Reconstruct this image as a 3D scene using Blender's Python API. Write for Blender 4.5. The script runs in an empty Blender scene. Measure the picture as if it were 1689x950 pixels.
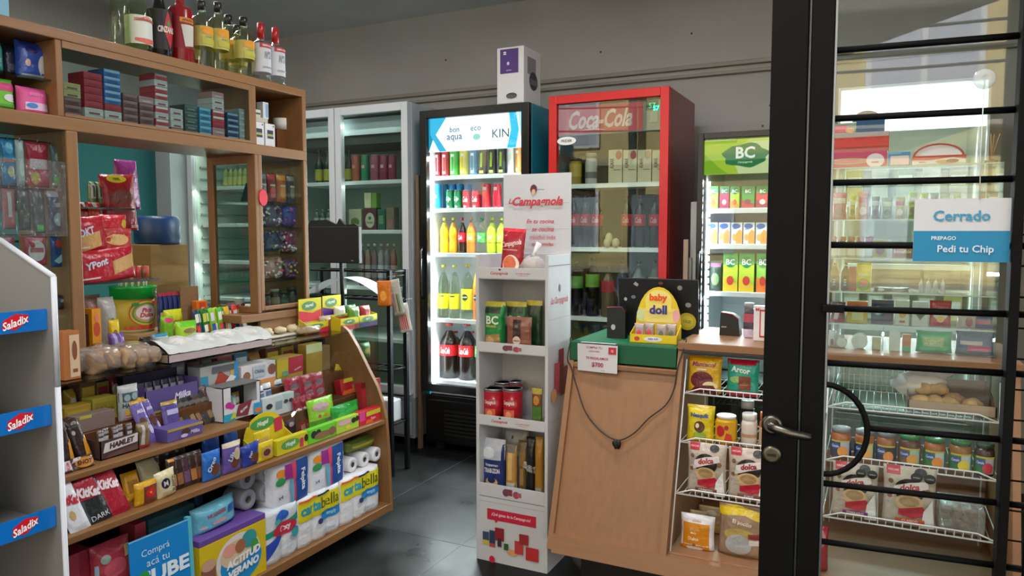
import bpy, bmesh, math, random
from mathutils import Vector, Matrix, noise
from mathutils.geometry import tessellate_polygon
random.seed(7)
PI = math.pi
SC = bpy.context.scene
COL = SC.collection

# ------------------------------------------------------------------ camera, world, lights, exposure
CAM_F, CAM_CX, CAM_CY, CAM_H = 1220.0, 844.5, 475.0, 1.35
YAW, PITCH = math.radians(26.4), math.atan(90 / 1220)
cam_data = bpy.data.cameras.new('camera')
cam_data.sensor_width = 36.0
cam_data.lens = 36.0 * CAM_F / 1689.0
cam_data.clip_start = 0.02
cam = bpy.data.objects.new('camera', cam_data)
COL.objects.link(cam)
cam.location = (0, 0, CAM_H)
cam.rotation_euler = (PI / 2 - PITCH, 0, YAW)
SC.camera = cam
SC.view_settings.view_transform = 'Standard'
SC.view_settings.look = 'None'
SC.view_settings.gamma = 1.0
SC.view_settings.use_curve_mapping = False
SC.view_settings.exposure = 0.0
SC.cycles.use_denoising = True
SC.cycles.max_bounces = 10
SC.cycles.transparent_max_bounces = 24
SC.cycles.caustics_reflective = False
SC.cycles.caustics_refractive = False
SC.cycles.sample_clamp_indirect = 6.0

W = bpy.data.worlds.new('sky'); SC.world = W; W.use_nodes = True
wn = W.node_tree; wn.nodes.clear()
wo = wn.nodes.new('ShaderNodeOutputWorld'); wb = wn.nodes.new('ShaderNodeBackground')
sk = wn.nodes.new('ShaderNodeTexSky'); sk.sky_type = 'HOSEK_WILKIE'
sk.sun_direction = (0.3, -0.5, 0.8); sk.turbidity = 6.0; sk.ground_albedo = 0.4
hs = wn.nodes.new('ShaderNodeHueSaturation'); hs.inputs['Saturation'].default_value = 0.35
wn.links.new(sk.outputs[0], hs.inputs['Color'])
wn.links.new(hs.outputs[0], wb.inputs[0]); wb.inputs[1].default_value = 6.6
wn.links.new(wb.outputs[0], wo.inputs[0])

def add_light(name, typ, loc, power, color=(1, 1, 1), size=0.1, size_y=None, rot=(0, 0, 0)):
    l = bpy.data.lights.new(name, typ); l.energy = power; l.color = color
    if typ == 'AREA':
        l.size = size
        if size_y: l.shape = 'RECTANGLE'; l.size_y = size_y
    elif typ == 'POINT': l.shadow_soft_size = size
    elif typ == 'SUN': l.angle = size
    o = bpy.data.objects.new(name, l); COL.objects.link(o); o.location = loc; o.rotation_euler = rot
    return o

add_light('sun', 'SUN', (0, 0, 8), 14.0, (1, .97, .92), math.radians(2), rot=(math.radians(-52), 0, math.radians(12)))   # comes from behind the shop, lights the street and the houses opposite
# ------------------------------------------------------------------ helpers: measuring
def _ray(px, py):
    x = (px - CAM_CX) / CAM_F; y = -(py - CAM_CY) / CAM_F
    f = math.cos(PITCH) + y * math.sin(PITCH); u = -math.sin(PITCH) + y * math.cos(PITCH)
    s, c = math.sin(YAW), math.cos(YAW)
    return Vector((x * c - f * s, x * s + f * c, u))
def hit(px, py, ax, v):
    r = _ray(px, py); i = 'xyz'.index(ax); t = (v - (0, 0, CAM_H)[i]) / r[i]
    return Vector((0, 0, CAM_H)) + r * t
class Spot: pass
def R(x0, x1, yb, yt, Y, z=None):
    """place facing the street (front plane y = Y)"""
    a = hit(x0, yb, 'y', Y); b = hit(x1, yb, 'y', Y); t = hit((x0 + x1) / 2, yt, 'y', Y)
    s = Spot(); s.x = (a.x + b.x) / 2; s.y = Y; s.z = (a.z + b.z) / 2 if z is None else z
    s.w = abs(b.x - a.x); s.h = max(.005, t.z - s.z); s.rz = 0; return s
def L(x0, x1, yb, yt, X, z=None):
    """place facing the aisle (front plane x = X)"""
    a = hit(x0, yb, 'x', X); b = hit(x1, yb, 'x', X); t = hit((x0 + x1) / 2, yt, 'x', X)
    s = Spot(); s.x = X; s.y = (a.y + b.y) / 2; s.z = (a.z + b.z) / 2 if z is None else z
    s.w = abs(b.y - a.y); s.h = max(.005, t.z - s.z); s.rz = PI / 2; return s

# ------------------------------------------------------------------ helpers: materials
def lin(h):
    h = h.lstrip('#'); c = [int(h[i:i + 2], 16) / 255 for i in (0, 2, 4)]
    return tuple(x / 12.92 if x <= .04045 else ((x + .055) / 1.055) ** 2.4 for x in c) + (1,)
_M = {}
def M(hx, kind='p', **kw):
    key = (hx, kind, tuple(sorted(kw.items())))
    if key in _M: return _M[key]
    m = bpy.data.materials.new(kind + '_' + hx); m.use_nodes = True; n = m.node_tree; n.nodes.clear()
    o = n.nodes.new('ShaderNodeOutputMaterial')
    if kind == 'e':
        e = n.nodes.new('ShaderNodeEmission'); e.inputs[0].default_value = lin(hx); e.inputs[1].default_value = kw.get('s', 5)
        n.links.new(e.outputs[0], o.inputs[0]); _M[key] = m; return m
    if kind in ('glass', 'clear', 'film'):
        t = n.nodes.new('ShaderNodeBsdfTransparent'); t.inputs[0].default_value = lin(hx)
        g = n.nodes.new('ShaderNodeBsdfGlossy'); g.inputs[0].default_value = (1, 1, 1, 1)
        g.inputs['Roughness'].default_value = {'glass': .01, 'clear': .08, 'film': .16}[kind]
        f = n.nodes.new('ShaderNodeFresnel'); ior = kw.get('ior', 1.45)
        gm = n.nodes.new('ShaderNodeNewGeometry'); mr = n.nodes.new('ShaderNodeMapRange')   # both faces of the pane reflect like the outer one
        mr.inputs['To Min'].default_value = ior; mr.inputs['To Max'].default_value = 1 / ior
        n.links.new(gm.outputs['Backfacing'], mr.inputs['Value']); n.links.new(mr.outputs[0], f.inputs[0])
        x = n.nodes.new('ShaderNodeMixShader')
        if kind == 'film':
            d = n.nodes.new('ShaderNodeBsdfDiffuse'); d.inputs[0].default_value = (.8, .8, .82, 1)
            x2 = n.nodes.new('ShaderNodeMixShader'); x2.inputs[0].default_value = kw.get('milk', .12)
            n.links.new(t.outputs[0], x2.inputs[1]); n.links.new(d.outputs[0], x2.inputs[2])
            n.links.new(x2.outputs[0], x.inputs[1])
            nz = n.nodes.new('ShaderNodeTexNoise'); nz.inputs['Scale'].default_value = 28
            b = n.nodes.new('ShaderNodeBump'); b.inputs['Strength'].default_value = .9; b.inputs['Distance'].default_value = .01
            tc = n.nodes.new('ShaderNodeTexCoord'); n.links.new(tc.outputs['Object'], nz.inputs[0])
            n.links.new(nz.outputs[0], b.inputs['Height']); n.links.new(b.outputs[0], g.inputs['Normal']); n.links.new(b.outputs[0], f.inputs['Normal'])
        else: n.links.new(t.outputs[0], x.inputs[1])
        n.links.new(f.outputs[0], x.inputs[0]); n.links.new(g.outputs[0], x.inputs[2]); n.links.new(x.outputs[0], o.inputs[0])
        _M[key] = m; return m
    p = n.nodes.new('ShaderNodeBsdfPrincipled'); n.links.new(p.outputs[0], o.inputs[0])
    p.inputs['Base Color'].default_value = lin(hx)
    p.inputs['Roughness'].default_value = {'p': .55, 'g': .25, 'f': .3, 'm': .3, 'd': .85, 'wood': .45, 'wall': .8, 'floor': .38, 'bread': .7, 'blk': .35}.get(kind, .5)
    if kind in ('blk', 'floor'): p.inputs['Specular IOR Level'].default_value = .14 if kind == 'blk' else .12
    if kind == 'm': p.inputs['Metallic'].default_value = .95
    tc = n.nodes.new('ShaderNodeTexCoord')
    def nz(scale, detail=4, vec=None, sc=None):
        t = n.nodes.new('ShaderNodeTexNoise'); t.inputs['Scale'].default_value = scale; t.inputs['Detail'].default_value = detail
        if sc:
            mp = n.nodes.new('ShaderNodeMapping'); mp.inputs['Scale'].default_value = sc
            n.links.new(tc.outputs['Object'], mp.inputs[0]); n.links.new(mp.outputs[0], t.inputs[0])
        else: n.links.new(tc.outputs['Object'], t.inputs[0])
        return t
    def ramp(a, b, src, p0=.3, p1=.7):
        r = n.nodes.new('ShaderNodeValToRGB'); r.color_ramp.elements[0].color = a; r.color_ramp.elements[1].color = b
        r.color_ramp.elements[0].position = p0; r.color_ramp.elements[1].position = p1
        n.links.new(src, r.inputs[0]); return r
    def bump(src, st, dist):
        b = n.nodes.new('ShaderNodeBump'); b.inputs['Strength'].default_value = st; b.inputs['Distance'].default_value = dist
        n.links.new(src, b.inputs['Height']); n.links.new(b.outputs[0], p.inputs['Normal'])
    c = lin(hx); mul = lambda k: (min(1, c[0] * k), min(1, c[1] * k), min(1, c[2] * k), 1)
    if kind == 'f': bump(nz(30, 3).outputs[0], .55, .012)
    elif kind == 'wood':
        t = nz(6, 6, sc=kw.get('grain', (9, 9, .7)))
        n.links.new(ramp(mul(kw.get('lo', .86)), mul(1.08), t.outputs[0]).outputs[0], p.inputs['Base Color']); bump(t.outputs[0], .05, .002)
    elif kind == 'wall':
        t = nz(1.6, 6)
        n.links.new(ramp(mul(.9), mul(1.06), t.outputs[0]).outputs[0], p.inputs['Base Color']); bump(nz(14, 5).outputs[0], .12, .01)
    elif kind == 'floor':
        t = nz(2.2, 8); r = ramp(mul(.6), mul(1.5), t.outputs[0])
        n.links.new(r.outputs[0], p.inputs['Base Color'])
        n.links.new(ramp((.25,) * 3 + (1,), (.55,) * 3 + (1,), nz(3.1, 8).outputs[0]).outputs[0], p.inputs['Roughness'])
    elif kind == 'bread':
        t = nz(18, 4); n.links.new(ramp(mul(.7), mul(1.2), t.outputs[0]).outputs[0], p.inputs['Base Color']); bump(nz(40, 3).outputs[0], .3, .01)
    elif kind == 'card':
        p.inputs['Roughness'].default_value = .8
        t = nz(12, 3, sc=(1, 1, 8)); n.links.new(ramp(mul(.9), mul(1.05), t.outputs[0]).outputs[0], p.inputs['Base Color'])
    if 'rough' in kw: p.inputs['Roughness'].default_value = kw['rough']
    _M[key] = m; return m

# ------------------------------------------------------------------ helpers: geometry
_TX = {}
def text2d(s, bold=0.0, shear=0.0):
    k = (s, bold, shear)
    if k in _TX: return _TX[k]
    cu = bpy.data.curves.new('t', 'FONT'); cu.body = s; cu.size = 1; cu.offset = bold; cu.shear = shear; cu.resolution_u = 2
    o = bpy.data.objects.new('t', cu); me = bpy.data.meshes.new_from_object(o)
    vs = [(v.co.x, v.co.y) for v in me.vertices]; fs = [tuple(p.vertices) for p in me.polygons]
    bpy.data.objects.remove(o); bpy.data.curves.remove(cu); bpy.data.meshes.remove(me)
    if not vs: vs = [(0, 0), (1, 1)]
    x0 = min(v[0] for v in vs); x1 = max(v[0] for v in vs); y0 = min(v[1] for v in vs); y1 = max(v[1] for v in vs)
    _TX[k] = ([(a - (x0 + x1) / 2, b - (y0 + y1) / 2) for a, b in vs], fs, x1 - x0, y1 - y0)
    return _TX[k]

_BX = {}
def split_tris(vv, ff, L):
    out_v = list(vv); tris = []
    for f in ff:
        if len(f) == 3: tris.append(tuple(f))
        else:
            for t in tessellate_polygon([[Vector((*vv[i], 0)) for i in f]]): tris.append(tuple(f[i] for i in t))
    mid = {}; done = []
    while tris:
        t = tris.pop(); e = [((out_v[t[i]][0] - out_v[t[(i + 1) % 3]][0]) ** 2 + (out_v[t[i]][1] - out_v[t[(i + 1) % 3]][1]) ** 2, i) for i in range(3)]; m = max(e)
        if m[0] <= L * L: done.append(t); continue
        i = m[1]; a, b, c = t[i], t[(i + 1) % 3], t[(i + 2) % 3]; k = (min(a, b), max(a, b))
        if k not in mid: mid[k] = len(out_v); out_v.append(((out_v[a][0] + out_v[b][0]) / 2, (out_v[a][1] + out_v[b][1]) / 2))
        q = mid[k]; tris += [(a, q, c), (q, b, c)]
    res = []
    for a, b, c in done:
        A, B, C = out_v[a], out_v[b], out_v[c]
        res.append((a, b, c) if (B[0] - A[0]) * (C[1] - A[1]) - (B[1] - A[1]) * (C[0] - A[0]) > 0 else (a, c, b))
    return out_v, res
class Geo:
    def __init__(s): s.v = []; s.f = []; s.m = []; s.sm = []
    def add(s, vs, fs, mat, smooth=False):
        b = len(s.v); s.v += [tuple(v) for v in vs]
        for f in fs: s.f.append(tuple(b + i for i in f)); s.m.append(mat); s.sm.append(smooth)
        return s
    def box(s, x0, x1, y0, y1, z0, z1, mat, bev=0.0, rot=None):
        if x1 < x0: x0, x1 = x1, x0
        if y1 < y0: y0, y1 = y1, y0
        if z1 < z0: z0, z1 = z1, z0
        c = Vector(((x0 + x1) / 2, (y0 + y1) / 2, (z0 + z1) / 2)); d = Vector((x1 - x0, y1 - y0, z1 - z0))
        bev = min(bev, .45 * min(d))
        if bev <= 1e-5:
            vs = [Vector((a * d.x, b * d.y, e * d.z)) * .5 for e in (-1, 1) for b in (-1, 1) for a in (-1, 1)]
            fs = [(0, 2, 3, 1), (4, 5, 7, 6), (0, 1, 5, 4), (2, 6, 7, 3), (0, 4, 6, 2), (1, 3, 7, 5)]
        else:
            k = (round(d.x, 5), round(d.y, 5), round(d.z, 5), round(bev, 5))
            if k not in _BX:
                bm = bmesh.new(); bmesh.ops.create_cube(bm, size=1); bmesh.ops.scale(bm, vec=d, verts=bm.verts)
                bmesh.ops.bevel(bm, geom=bm.edges[:] + bm.verts[:], offset=bev, segments=2, profile=.5, affect='EDGES')
                bm.verts.index_update()
                _BX[k] = ([v.co.copy() for v in bm.verts], [tuple(v.index for v in f.verts) for f in bm.faces]); bm.free()
            vs, fs = _BX[k]
        if rot is not None: vs = [rot @ v for v in vs]
        return s.add([v + c for v in vs], fs, mat)
    def lathe(s, prof, mats, cx=0, cy=0, z=0, n=20, smooth=True):
        """prof [(r,z)], mats one or one per segment"""
        rings = []
        vs = []
        for r, h in prof:
            rings.append(len(vs)); vs += [(cx + r * math.cos(2 * PI * i / n), cy + r * math.sin(2 * PI * i / n), z + h) for i in range(n)]
        b = len(s.v); s.v += vs
        for k in range(len(prof) - 1):
            m = mats[k] if isinstance(mats, (list, tuple)) else mats
            for i in range(n):
                j = (i + 1) % n
                s.f.append((b + rings[k] + i, b + rings[k] + j, b + rings[k + 1] + j, b + rings[k + 1] + i)); s.m.append(m); s.sm.append(smooth)
        m0 = mats[0] if isinstance(mats, (list, tuple)) else mats; m1 = mats[-1] if isinstance(mats, (list, tuple)) else mats
        if prof[0][0] > 1e-4: s.f.append(tuple(b + i for i in range(n))[::-1]); s.m.append(m0); s.sm.append(False)
        if prof[-1][0] > 1e-4: s.f.append(tuple(b + rings[-1] + i for i in range(n))); s.m.append(m1); s.sm.append(False)
        return s
    def tube(s, pts, r, mat, n=8, cap=True):
        pts = [Vector(p) for p in pts]; vs = []; up = Vector((0, 0, 1)); prev = None
        for i, p in enumerate(pts):
            t = (pts[min(i + 1, len(pts) - 1)] - pts[max(i - 1, 0)]).normalized()
            if prev is None: a = t.orthogonal().normalized()
            else: a = (prev - t * prev.dot(t)); a = a.normalized() if a.length > 1e-6 else t.orthogonal().normalized()
            prev = a; c = t.cross(a); rr = r[i] if isinstance(r, (list, tuple)) else r
            vs += [p + a * (rr * math.cos(2 * PI * k / n)) + c * (rr * math.sin(2 * PI * k / n)) for k in range(n)]
        fs = [(i * n + k, i * n + (k + 1) % n, (i + 1) * n + (k + 1) % n, (i + 1) * n + k) for i in range(len(pts) - 1) for k in range(n)]
        if cap: fs += [tuple(range(n))[::-1], tuple((len(pts) - 1) * n + k for k in range(n))]
        return s.add(vs, fs, mat, True)
    def blob(s, c, rad, mat, n=12, jit=0.0, seed=0, power=1.0):
        vs = []; nr = n // 2 + 1
        for i in range(nr + 1):
            th = PI * i / nr
            for j in range(n):
                ph = 2 * PI * j / n; d = Vector((math.sin(th) * math.cos(ph), math.sin(th) * math.sin(ph), math.cos(th)))
                k = 1 + jit * noise.noise(d * 1.7 + Vector((seed * 3.1, 0, 0)))
                e = Vector([math.copysign(abs(q) ** power, q) for q in d])
                vs.append((c[0] + e.x * rad[0] * k, c[1] + e.y * rad[1] * k, c[2] + e.z * rad[2] * k))
        fs = [(i * n + j, (i + 1) * n + j, (i + 1) * n + (j + 1) % n, i * n + (j + 1) % n) for i in range(nr) for j in range(n)]
        return s.add(vs, fs, mat, True)
    def prism(s, poly, a0, a1, mat, axis='x'):
        """poly in the two remaining axes, extruded a0..a1 on axis"""
        n = len(poly)
        def P(a, q): return (a, q[0], q[1]) if axis == 'x' else (q[0], a, q[1]) if axis == 'y' else (q[0], q[1], a)
        vs = [P(a0, q) for q in poly] + [P(a1, q) for q in poly]
        fs = [tuple(range(n))[::-1], tuple(range(n, 2 * n))] + [(i, (i + 1) % n, n + (i + 1) % n, n + i) for i in range(n)]
        return s.add(vs, fs, mat)
    # decals: spec list laid on surface S(u,v,e)
    def decals(s, S, w, h, specs, kind='p', grid=1, e0=.0007):
        for k, d in enumerate(specs):
            e = e0 * (k + 1.5); t = d[0]
            if t == 'r':
                _, u0, v0, u1, v1, c = d[:6]; mt = M(c, kind); g = grid
                vs = [S((u0 + (u1 - u0) * i / g - .5) * w, (v0 + (v1 - v0) * j / g) * h, e) for j in range(g + 1) for i in range(g + 1)]
                fs = [(j * (g + 1) + i, j * (g + 1) + i + 1, (j + 1) * (g + 1) + i + 1, (j + 1) * (g + 1) + i) for j in range(g) for i in range(g)]
                s.add(vs, fs, mt, grid > 1)
            elif t == 'e':
                _, cu, cv, ru, rv, c = d[:6]; mt = M(c, kind); n = 20
                vs = [S((cu - .5) * w, cv * h, e)]
                for q in (.5, 1): vs += [S((cu - .5 + q * ru * math.cos(2 * PI * i / n)) * w, (cv + q * rv * math.sin(2 * PI * i / n)) * h, e) for i in range(n)]
                fs = [(0, 1 + i, 1 + (i + 1) % n) for i in range(n)] + [(1 + i, 1 + n + i, 1 + n + (i + 1) % n, 1 + (i + 1) % n) for i in range(n)]
                s.add(vs, fs, mt, grid > 1)
            elif t == 'p':
                _, pts, c = d[:3]; q = [((u - .5) * w, v * h) for u, v in pts]; ff = [tuple(range(len(pts)))]
                if grid > 1: q, ff = split_tris(q, ff, .014)
                s.add([S(a, b, e) for a, b in q], ff, M(c, kind), grid > 1)
            elif t == 't':
                _, cu, cv, sz, c, txt = d[:6]; o = d[6] if len(d) > 6 else {}
                vv, ff, tw, th = text2d(txt, o.get('b', .02), o.get('i', 0)); sc = sz * h / th; sx = sc
                mw = o.get('w', .92) * (h if o.get('r') in (90, -90) else w)
                if tw * sx > mw: sx = mw / tw
                if o.get('fit'): sx = mw / tw
                a = math.radians(o.get('r', 0)); ca, sa = math.cos(a), math.sin(a)
                vs = []; pv = [(x * sx, y * sc) for x, y in vv]
                if grid > 1: pv, ff = split_tris(pv, ff, .016)
                for x, y in pv:
                    vs.append(S((cu - .5) * w + x * ca - y * sa, cv * h + x * sa + y * ca, e))
                s.add(vs, ff, M(c, kind), False)
        return s
    def obj(s, name, parent=None):
        me = bpy.data.meshes.new(name); me.from_pydata(s.v, [], s.f)
        idx = {}; 
        for m in s.m:
            if m.name not in idx: idx[m.name] = len(idx); me.materials.append(m)
        me.polygons.foreach_set('material_index', [idx[m.name] for m in s.m])
        me.polygons.foreach_set('use_smooth', s.sm); me.update()
        o = bpy.data.objects.new(name, me); COL.objects.link(o)
        if parent: o.parent = parent
        return o
def tag(o, label, cat, group=None, kind=None):
    if label: o['label'] = label
    if cat: o['category'] = cat
    if group: o['group'] = group
    if kind: o['kind'] = kind
    return o
def struct(name, g): o = g.obj(name); o['kind'] = 'structure'; return o
def empty(name, label, cat, loc=(0, 0, 0), rz=0, group=None):
    o = bpy.data.objects.new(name, None); COL.objects.link(o); o.location = loc; o.rotation_euler = (0, 0, rz)
    o.empty_display_size = .05
    return tag(o, label, cat, group)
def place(o, s, label, cat, group=None, tilt=0, roll=0, dz=0, yaw=0):
    o.location = (s.x, s.y, s.z + dz); o.rotation_euler = (tilt, roll, s.rz + yaw); return tag(o, label, cat, group)
ORD = ['first', 'second', 'third', 'fourth', 'fifth', 'sixth', 'seventh', 'eighth', 'ninth', 'tenth', 'eleventh', 'twelfth']

# ------------------------------------------------------------------ builders: goods.  Origin at front bottom centre, front looks to -y
def carton(name, w, h, d, base, dec=(), side=(), kind='p', top=None, bev=.0015):
    g = Geo(); g.box(-w / 2, w / 2, 0, d, 0, h, M(base, kind), bev)
    if top: g.box(-w / 2 + .001, w / 2 - .001, .001, d - .001, h - .001, h + .0006, M(top, kind))
    g.decals(lambda u, v, e: (u, -e, v), w, h, dec, kind)
    if side: g.decals(lambda u, v, e: (-w / 2 - e, -u + d / 2, v), d, h, side, kind)
    return g.obj(name)
def pouch(name, w, h, d, base, dec=(), kind='f', seal=None, seed=0, open_=False, taper=.0, bottom=True):
    """pillow bag or stand-up pouch: full belly, flat crimped top strip"""
    g = Geo(); nx, ny = 14, 16; sd = Vector((seed * 1.7, seed * .9, 0))
    def prof(u, v):
        a = min(1, abs(2 * u / w)); b = v / h
        k = (1 - a ** 3) ** .55 if a < 1 else 0
        top = min(1, max(0, (1 - b) / .3)); top = math.sin(top * PI / 2)
        bot = 1 if bottom else min(1, max(0, b / .25))
        if bottom: bot = .55 + .45 * min(1, b / .12)
        return .5 * d * k * top * bot
    def S(u, v, e=0):
        w_ = 1 - taper * (v / h) - .05 * math.sin(PI * v / h)
        cr = noise.noise(Vector((u * 22, v * 22, 0)) + sd) * .0025
        return (u * w_, d / 2 - prof(u, v) - e - abs(cr), v)
    def Bk(u, v):
        w_ = 1 - taper * (v / h) - .05 * math.sin(PI * v / h)
        return (u * w_, d / 2 + prof(u, v) + .0004, v)
    us = [-w / 2 + w * i / nx for i in range(nx + 1)]; vs_ = [h * j / ny for j in range(ny + 1)]
    F = [S(u, v) for v in vs_ for u in us]; B = [Bk(u, v) for v in vs_ for u in us]; n = len(F)
    q = [(j * (nx + 1) + i, j * (nx + 1) + i + 1, (j + 1) * (nx + 1) + i + 1, (j + 1) * (nx + 1) + i) for j in range(ny) for i in range(nx)]
    def idx(i, j): return j * (nx + 1) + i
    rim = [(idx(i, 0), n + idx(i, 0), n + idx(i + 1, 0), idx(i + 1, 0)) for i in range(nx)]
    rim += [(idx(i + 1, ny), n + idx(i + 1, ny), n + idx(i, ny), idx(i, ny)) for i in range(nx)]
    rim += [(idx(0, j + 1), n + idx(0, j + 1), n + idx(0, j), idx(0, j)) for j in range(ny)]
    rim += [(idx(nx, j), n + idx(nx, j), n + idx(nx, j + 1), idx(nx, j + 1)) for j in range(ny)]
    bm = M(base, kind)
    g.add(F + B, q + [tuple(n + i for i in f[::-1]) for f in q] + rim, bm, True)
    dec = list(dec)
    if seal: dec = [('r', .0, .93, 1, 1, seal)] + dec
    g.decals(S, w, h, dec, kind if kind == 'f' else 'p', 8)
    return g.obj(name)
def bar(name, w, h, d, base, dec=(), seal=None, seed=0):
    """wrapped bar with crimped ends, upright: w wide, h tall"""
    g = Geo(); nx, ny = 8, 14
    def prof(u, v):
        a = min(1, abs(2 * u / w)); b = v / h
        k = (1 - a ** 4) ** .5; e = min(b, 1 - b) / .12; e = math.sin(min(1, e) * PI / 2)
        return .5 * d * k * e
    def S(u, v, e=0): return (u, d / 2 - prof(u, v) - e - abs(noise.noise(Vector((u * 50, v * 30, seed)))) * .001, v)
    us = [-w / 2 + w * i / nx for i in range(nx + 1)]; vs_ = [h * j / ny for j in range(ny + 1)]
    F = [S(u, v) for v in vs_ for u in us]; B = [(u, d / 2 + prof(u, v), v) for v in vs_ for u in us]; n = len(F)
    q = [(j * (nx + 1) + i, j * (nx + 1) + i + 1, (j + 1) * (nx + 1) + i + 1, (j + 1) * (nx + 1) + i) for j in range(ny) for i in range(nx)]
    g.add(F + B, q + [tuple(n + i for i in f[::-1]) for f in q], M(base, 'f'), True)
    dec = list(dec)
    if seal: dec = [('r', 0, 0, 1, .07, seal), ('r', 0, .93, 1, 1, seal)] + dec
    g.decals(S, w, h, dec, 'f', 6)
    return g.obj(name)
def cyl_surf(r, cy): return lambda u, v, e: ((r + e) * math.sin(u / r), cy - (r + e) * math.cos(u / r), v)
def bottle(w, h, liquid='3a1c10', fill=.86, cap='c8102e', label=None, shape='soda', name='bottle', lk='g', clear='f4fbfa', caph=.055, glass='clear'):
    """label = (v0, v1, colour, decals)"""
    r = w / 2; g = Geo(); lm = M(liquid, lk); cm = M(clear, glass)
    P = {'soda': [(.0, .0), (.72, 0), (.95, .02), (1, .06), (1, .28), (.9, .34), (.9, .42), (1, .5), (1, .6), (.86, .7), (.6, .79), (.38, .86), (.3, .9), (.3, .945)],
         'plain': [(0, 0), (.9, 0), (1, .02), (1, .62), (.9, .7), (.6, .79), (.36, .86), (.32, .9), (.32, .945)],
         'spirit': [(0, 0), (.9, 0), (1, .015), (1, .62), (.94, .67), (.6, .72), (.38, .76), (.33, .8), (.33, .945)],
         'wine': [(0, 0), (.9, 0), (1, .02), (1, .52), (.9, .6), (.55, .7), (.38, .8), (.34, .94), (.34, .945)],
         'flask': [(0, 0), (.95, 0), (1, .02), (1, .72), (.9, .76), (.4, .8), (.34, .84), (.34, .94)]}[shape]
    mats = []
    for a, b in zip(P[:-1], P[1:]): mats.append(lm if (a[1] + b[1]) / 2 < fill else cm)
    g.lathe([(r * a, h * b) for a, b in P], mats, 0, r, 0, 18)
    o = g.obj(name)
    c = Geo(); cr = r * (P[-1][0] + .06)
    c.lathe([(cr, h * (1 - caph) - .001), (cr, h * .995), (cr * .9, h)], M(cap, 'g'), 0, r, 0, 14); c.obj('cap', o)
    if label:
        v0, v1, col, dec = label; l = Geo(); rr = r * 1.012 + .0006
        l.lathe([(rr, h * v0), (rr, h * v1)], M(col, 'p'), 0, r, 0, 22)
        l.f = l.f[:-2]; l.m = l.m[:-2]; l.sm = l.sm[:-2]
        l.decals(lambda u, v, e: ((rr + e) * math.sin(u / rr), r - (rr + e) * math.cos(u / rr), h * v0 + v), w * .95, h * (v1 - v0), dec, 'p', 6)
        l.obj('label', o)
    return o
def can(w, h, base, dec=(), lid=True, name='can', kind='g'):
    r = w / 2; g = Geo(); k = min(.06, .008 / h)
    g.lathe([(r * .8, 0), (r, h * .04), (r, h * .93), (r * .86, h * .985)], M(base, kind), 0, r, 0, 20)
    g.decals(cyl_surf(r, r), w, h, dec, kind, 6, .0004); o = g.obj(name)
    if lid: l = Geo(); l.lathe([(r * .86, h * .98), (r * .86, h), (r * .8, h), (r * .78, h * .985)], M('c9ccd0', 'm'), 0, r, 0, 20); l.obj('lid', o)
    return o
def tin(w, h, base, dec=(), name='tin_can'):
    r = w / 2; g = Geo(); g.lathe([(r, 0.001), (r, h * .97)], M('b9bcc0', 'm'), 0, r, 0, 24); o = g.obj(name)
    l = Geo(); l.lathe([(r * 1.012, h * .05), (r * 1.012, h * .92)], M(base, 'g'), 0, r, 0, 24)
    l.decals(cyl_surf(r * 1.012, r), w, h, dec, 'g', 6, .0005); l.obj('label', o)
    l = Geo(); l.lathe([(r * 1.03, h * .96), (r * 1.03, h), (r * .95, h), (r * .93, h * .97)], M('d2d5d8', 'm'), 0, r, 0, 24); l.obj('lid', o)
    return o
def jar(w, h, content, lid, label=None, name='jar', lidh=.16, glass=False):
    r = w / 2; g = Geo(); hb = h * (1 - lidh)
    g.lathe([(r * .85, 0), (r, .04 * h), (r, hb * .86), (r * .86, hb)], M(content, 'g') if not glass else M(content, 'clear'), 0, r, 0, 22); o = g.obj(name)
    l = Geo(); l.lathe([(r * .9, hb), (r * .92, h * .985), (r * .86, h)], M(lid, 'g'), 0, r, 0, 22); l.obj('lid', o)
    if label:
        v0, v1, col, dec = label; q = Geo(); rr = r * 1.01 + .0005
        q.lathe([(rr, h * v0), (rr, h * v1)], M(col, 'p'), 0, r, 0, 24); q.f = q.f[:-2]; q.m = q.m[:-2]; q.sm = q.sm[:-2]
        q.decals(lambda u, v, e: ((rr + e) * math.sin(u / rr), r - (rr + e) * math.cos(u / rr), h * v0 + v), w * .95, h * (v1 - v0), dec, 'p', 6)
        q.obj('label', o)
    return o
def display_box(name, w, h, d, base, fronth, backh, dec=(), hdr=(), kind='p', arch=False, inner='3a2418'):
    """open counter-display tray: low front, high header at the back, side walls sloping"""
    g = Geo(); m = M(base, kind); t = .003
    g.box(-w / 2, w / 2, 0, t, 0, fronth, m); g.box(-w / 2, w / 2, 0, d, 0, t, m)
    for sx in (-1, 1):
        g.prism([(0, 0), (d, 0), (d, backh * .8), (0, fronth)], sx * w / 2 - t / 2, sx * w / 2 + t / 2, m)
    if arch:
        n = 14; pts = [(w * .5 * math.cos(PI * i / n), backh * .75 + (h - backh * .75) * math.sin(PI * i / n)) for i in range(n + 1)]
        g.prism([(w / 2, 0)] + pts + [(-w / 2, 0)], d - t, d, m, 'y')
    else: g.box(-w / 2, w / 2, d - t, d, 0, h, m)
    g.decals(lambda u, v, e: (u, -e, v), w, fronth, dec, kind)
    g.decals(lambda u, v, e: (u, d - t - e, backh * .6 + v), w, h - backh * .6, hdr, kind)
    return g.obj(name)

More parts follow.
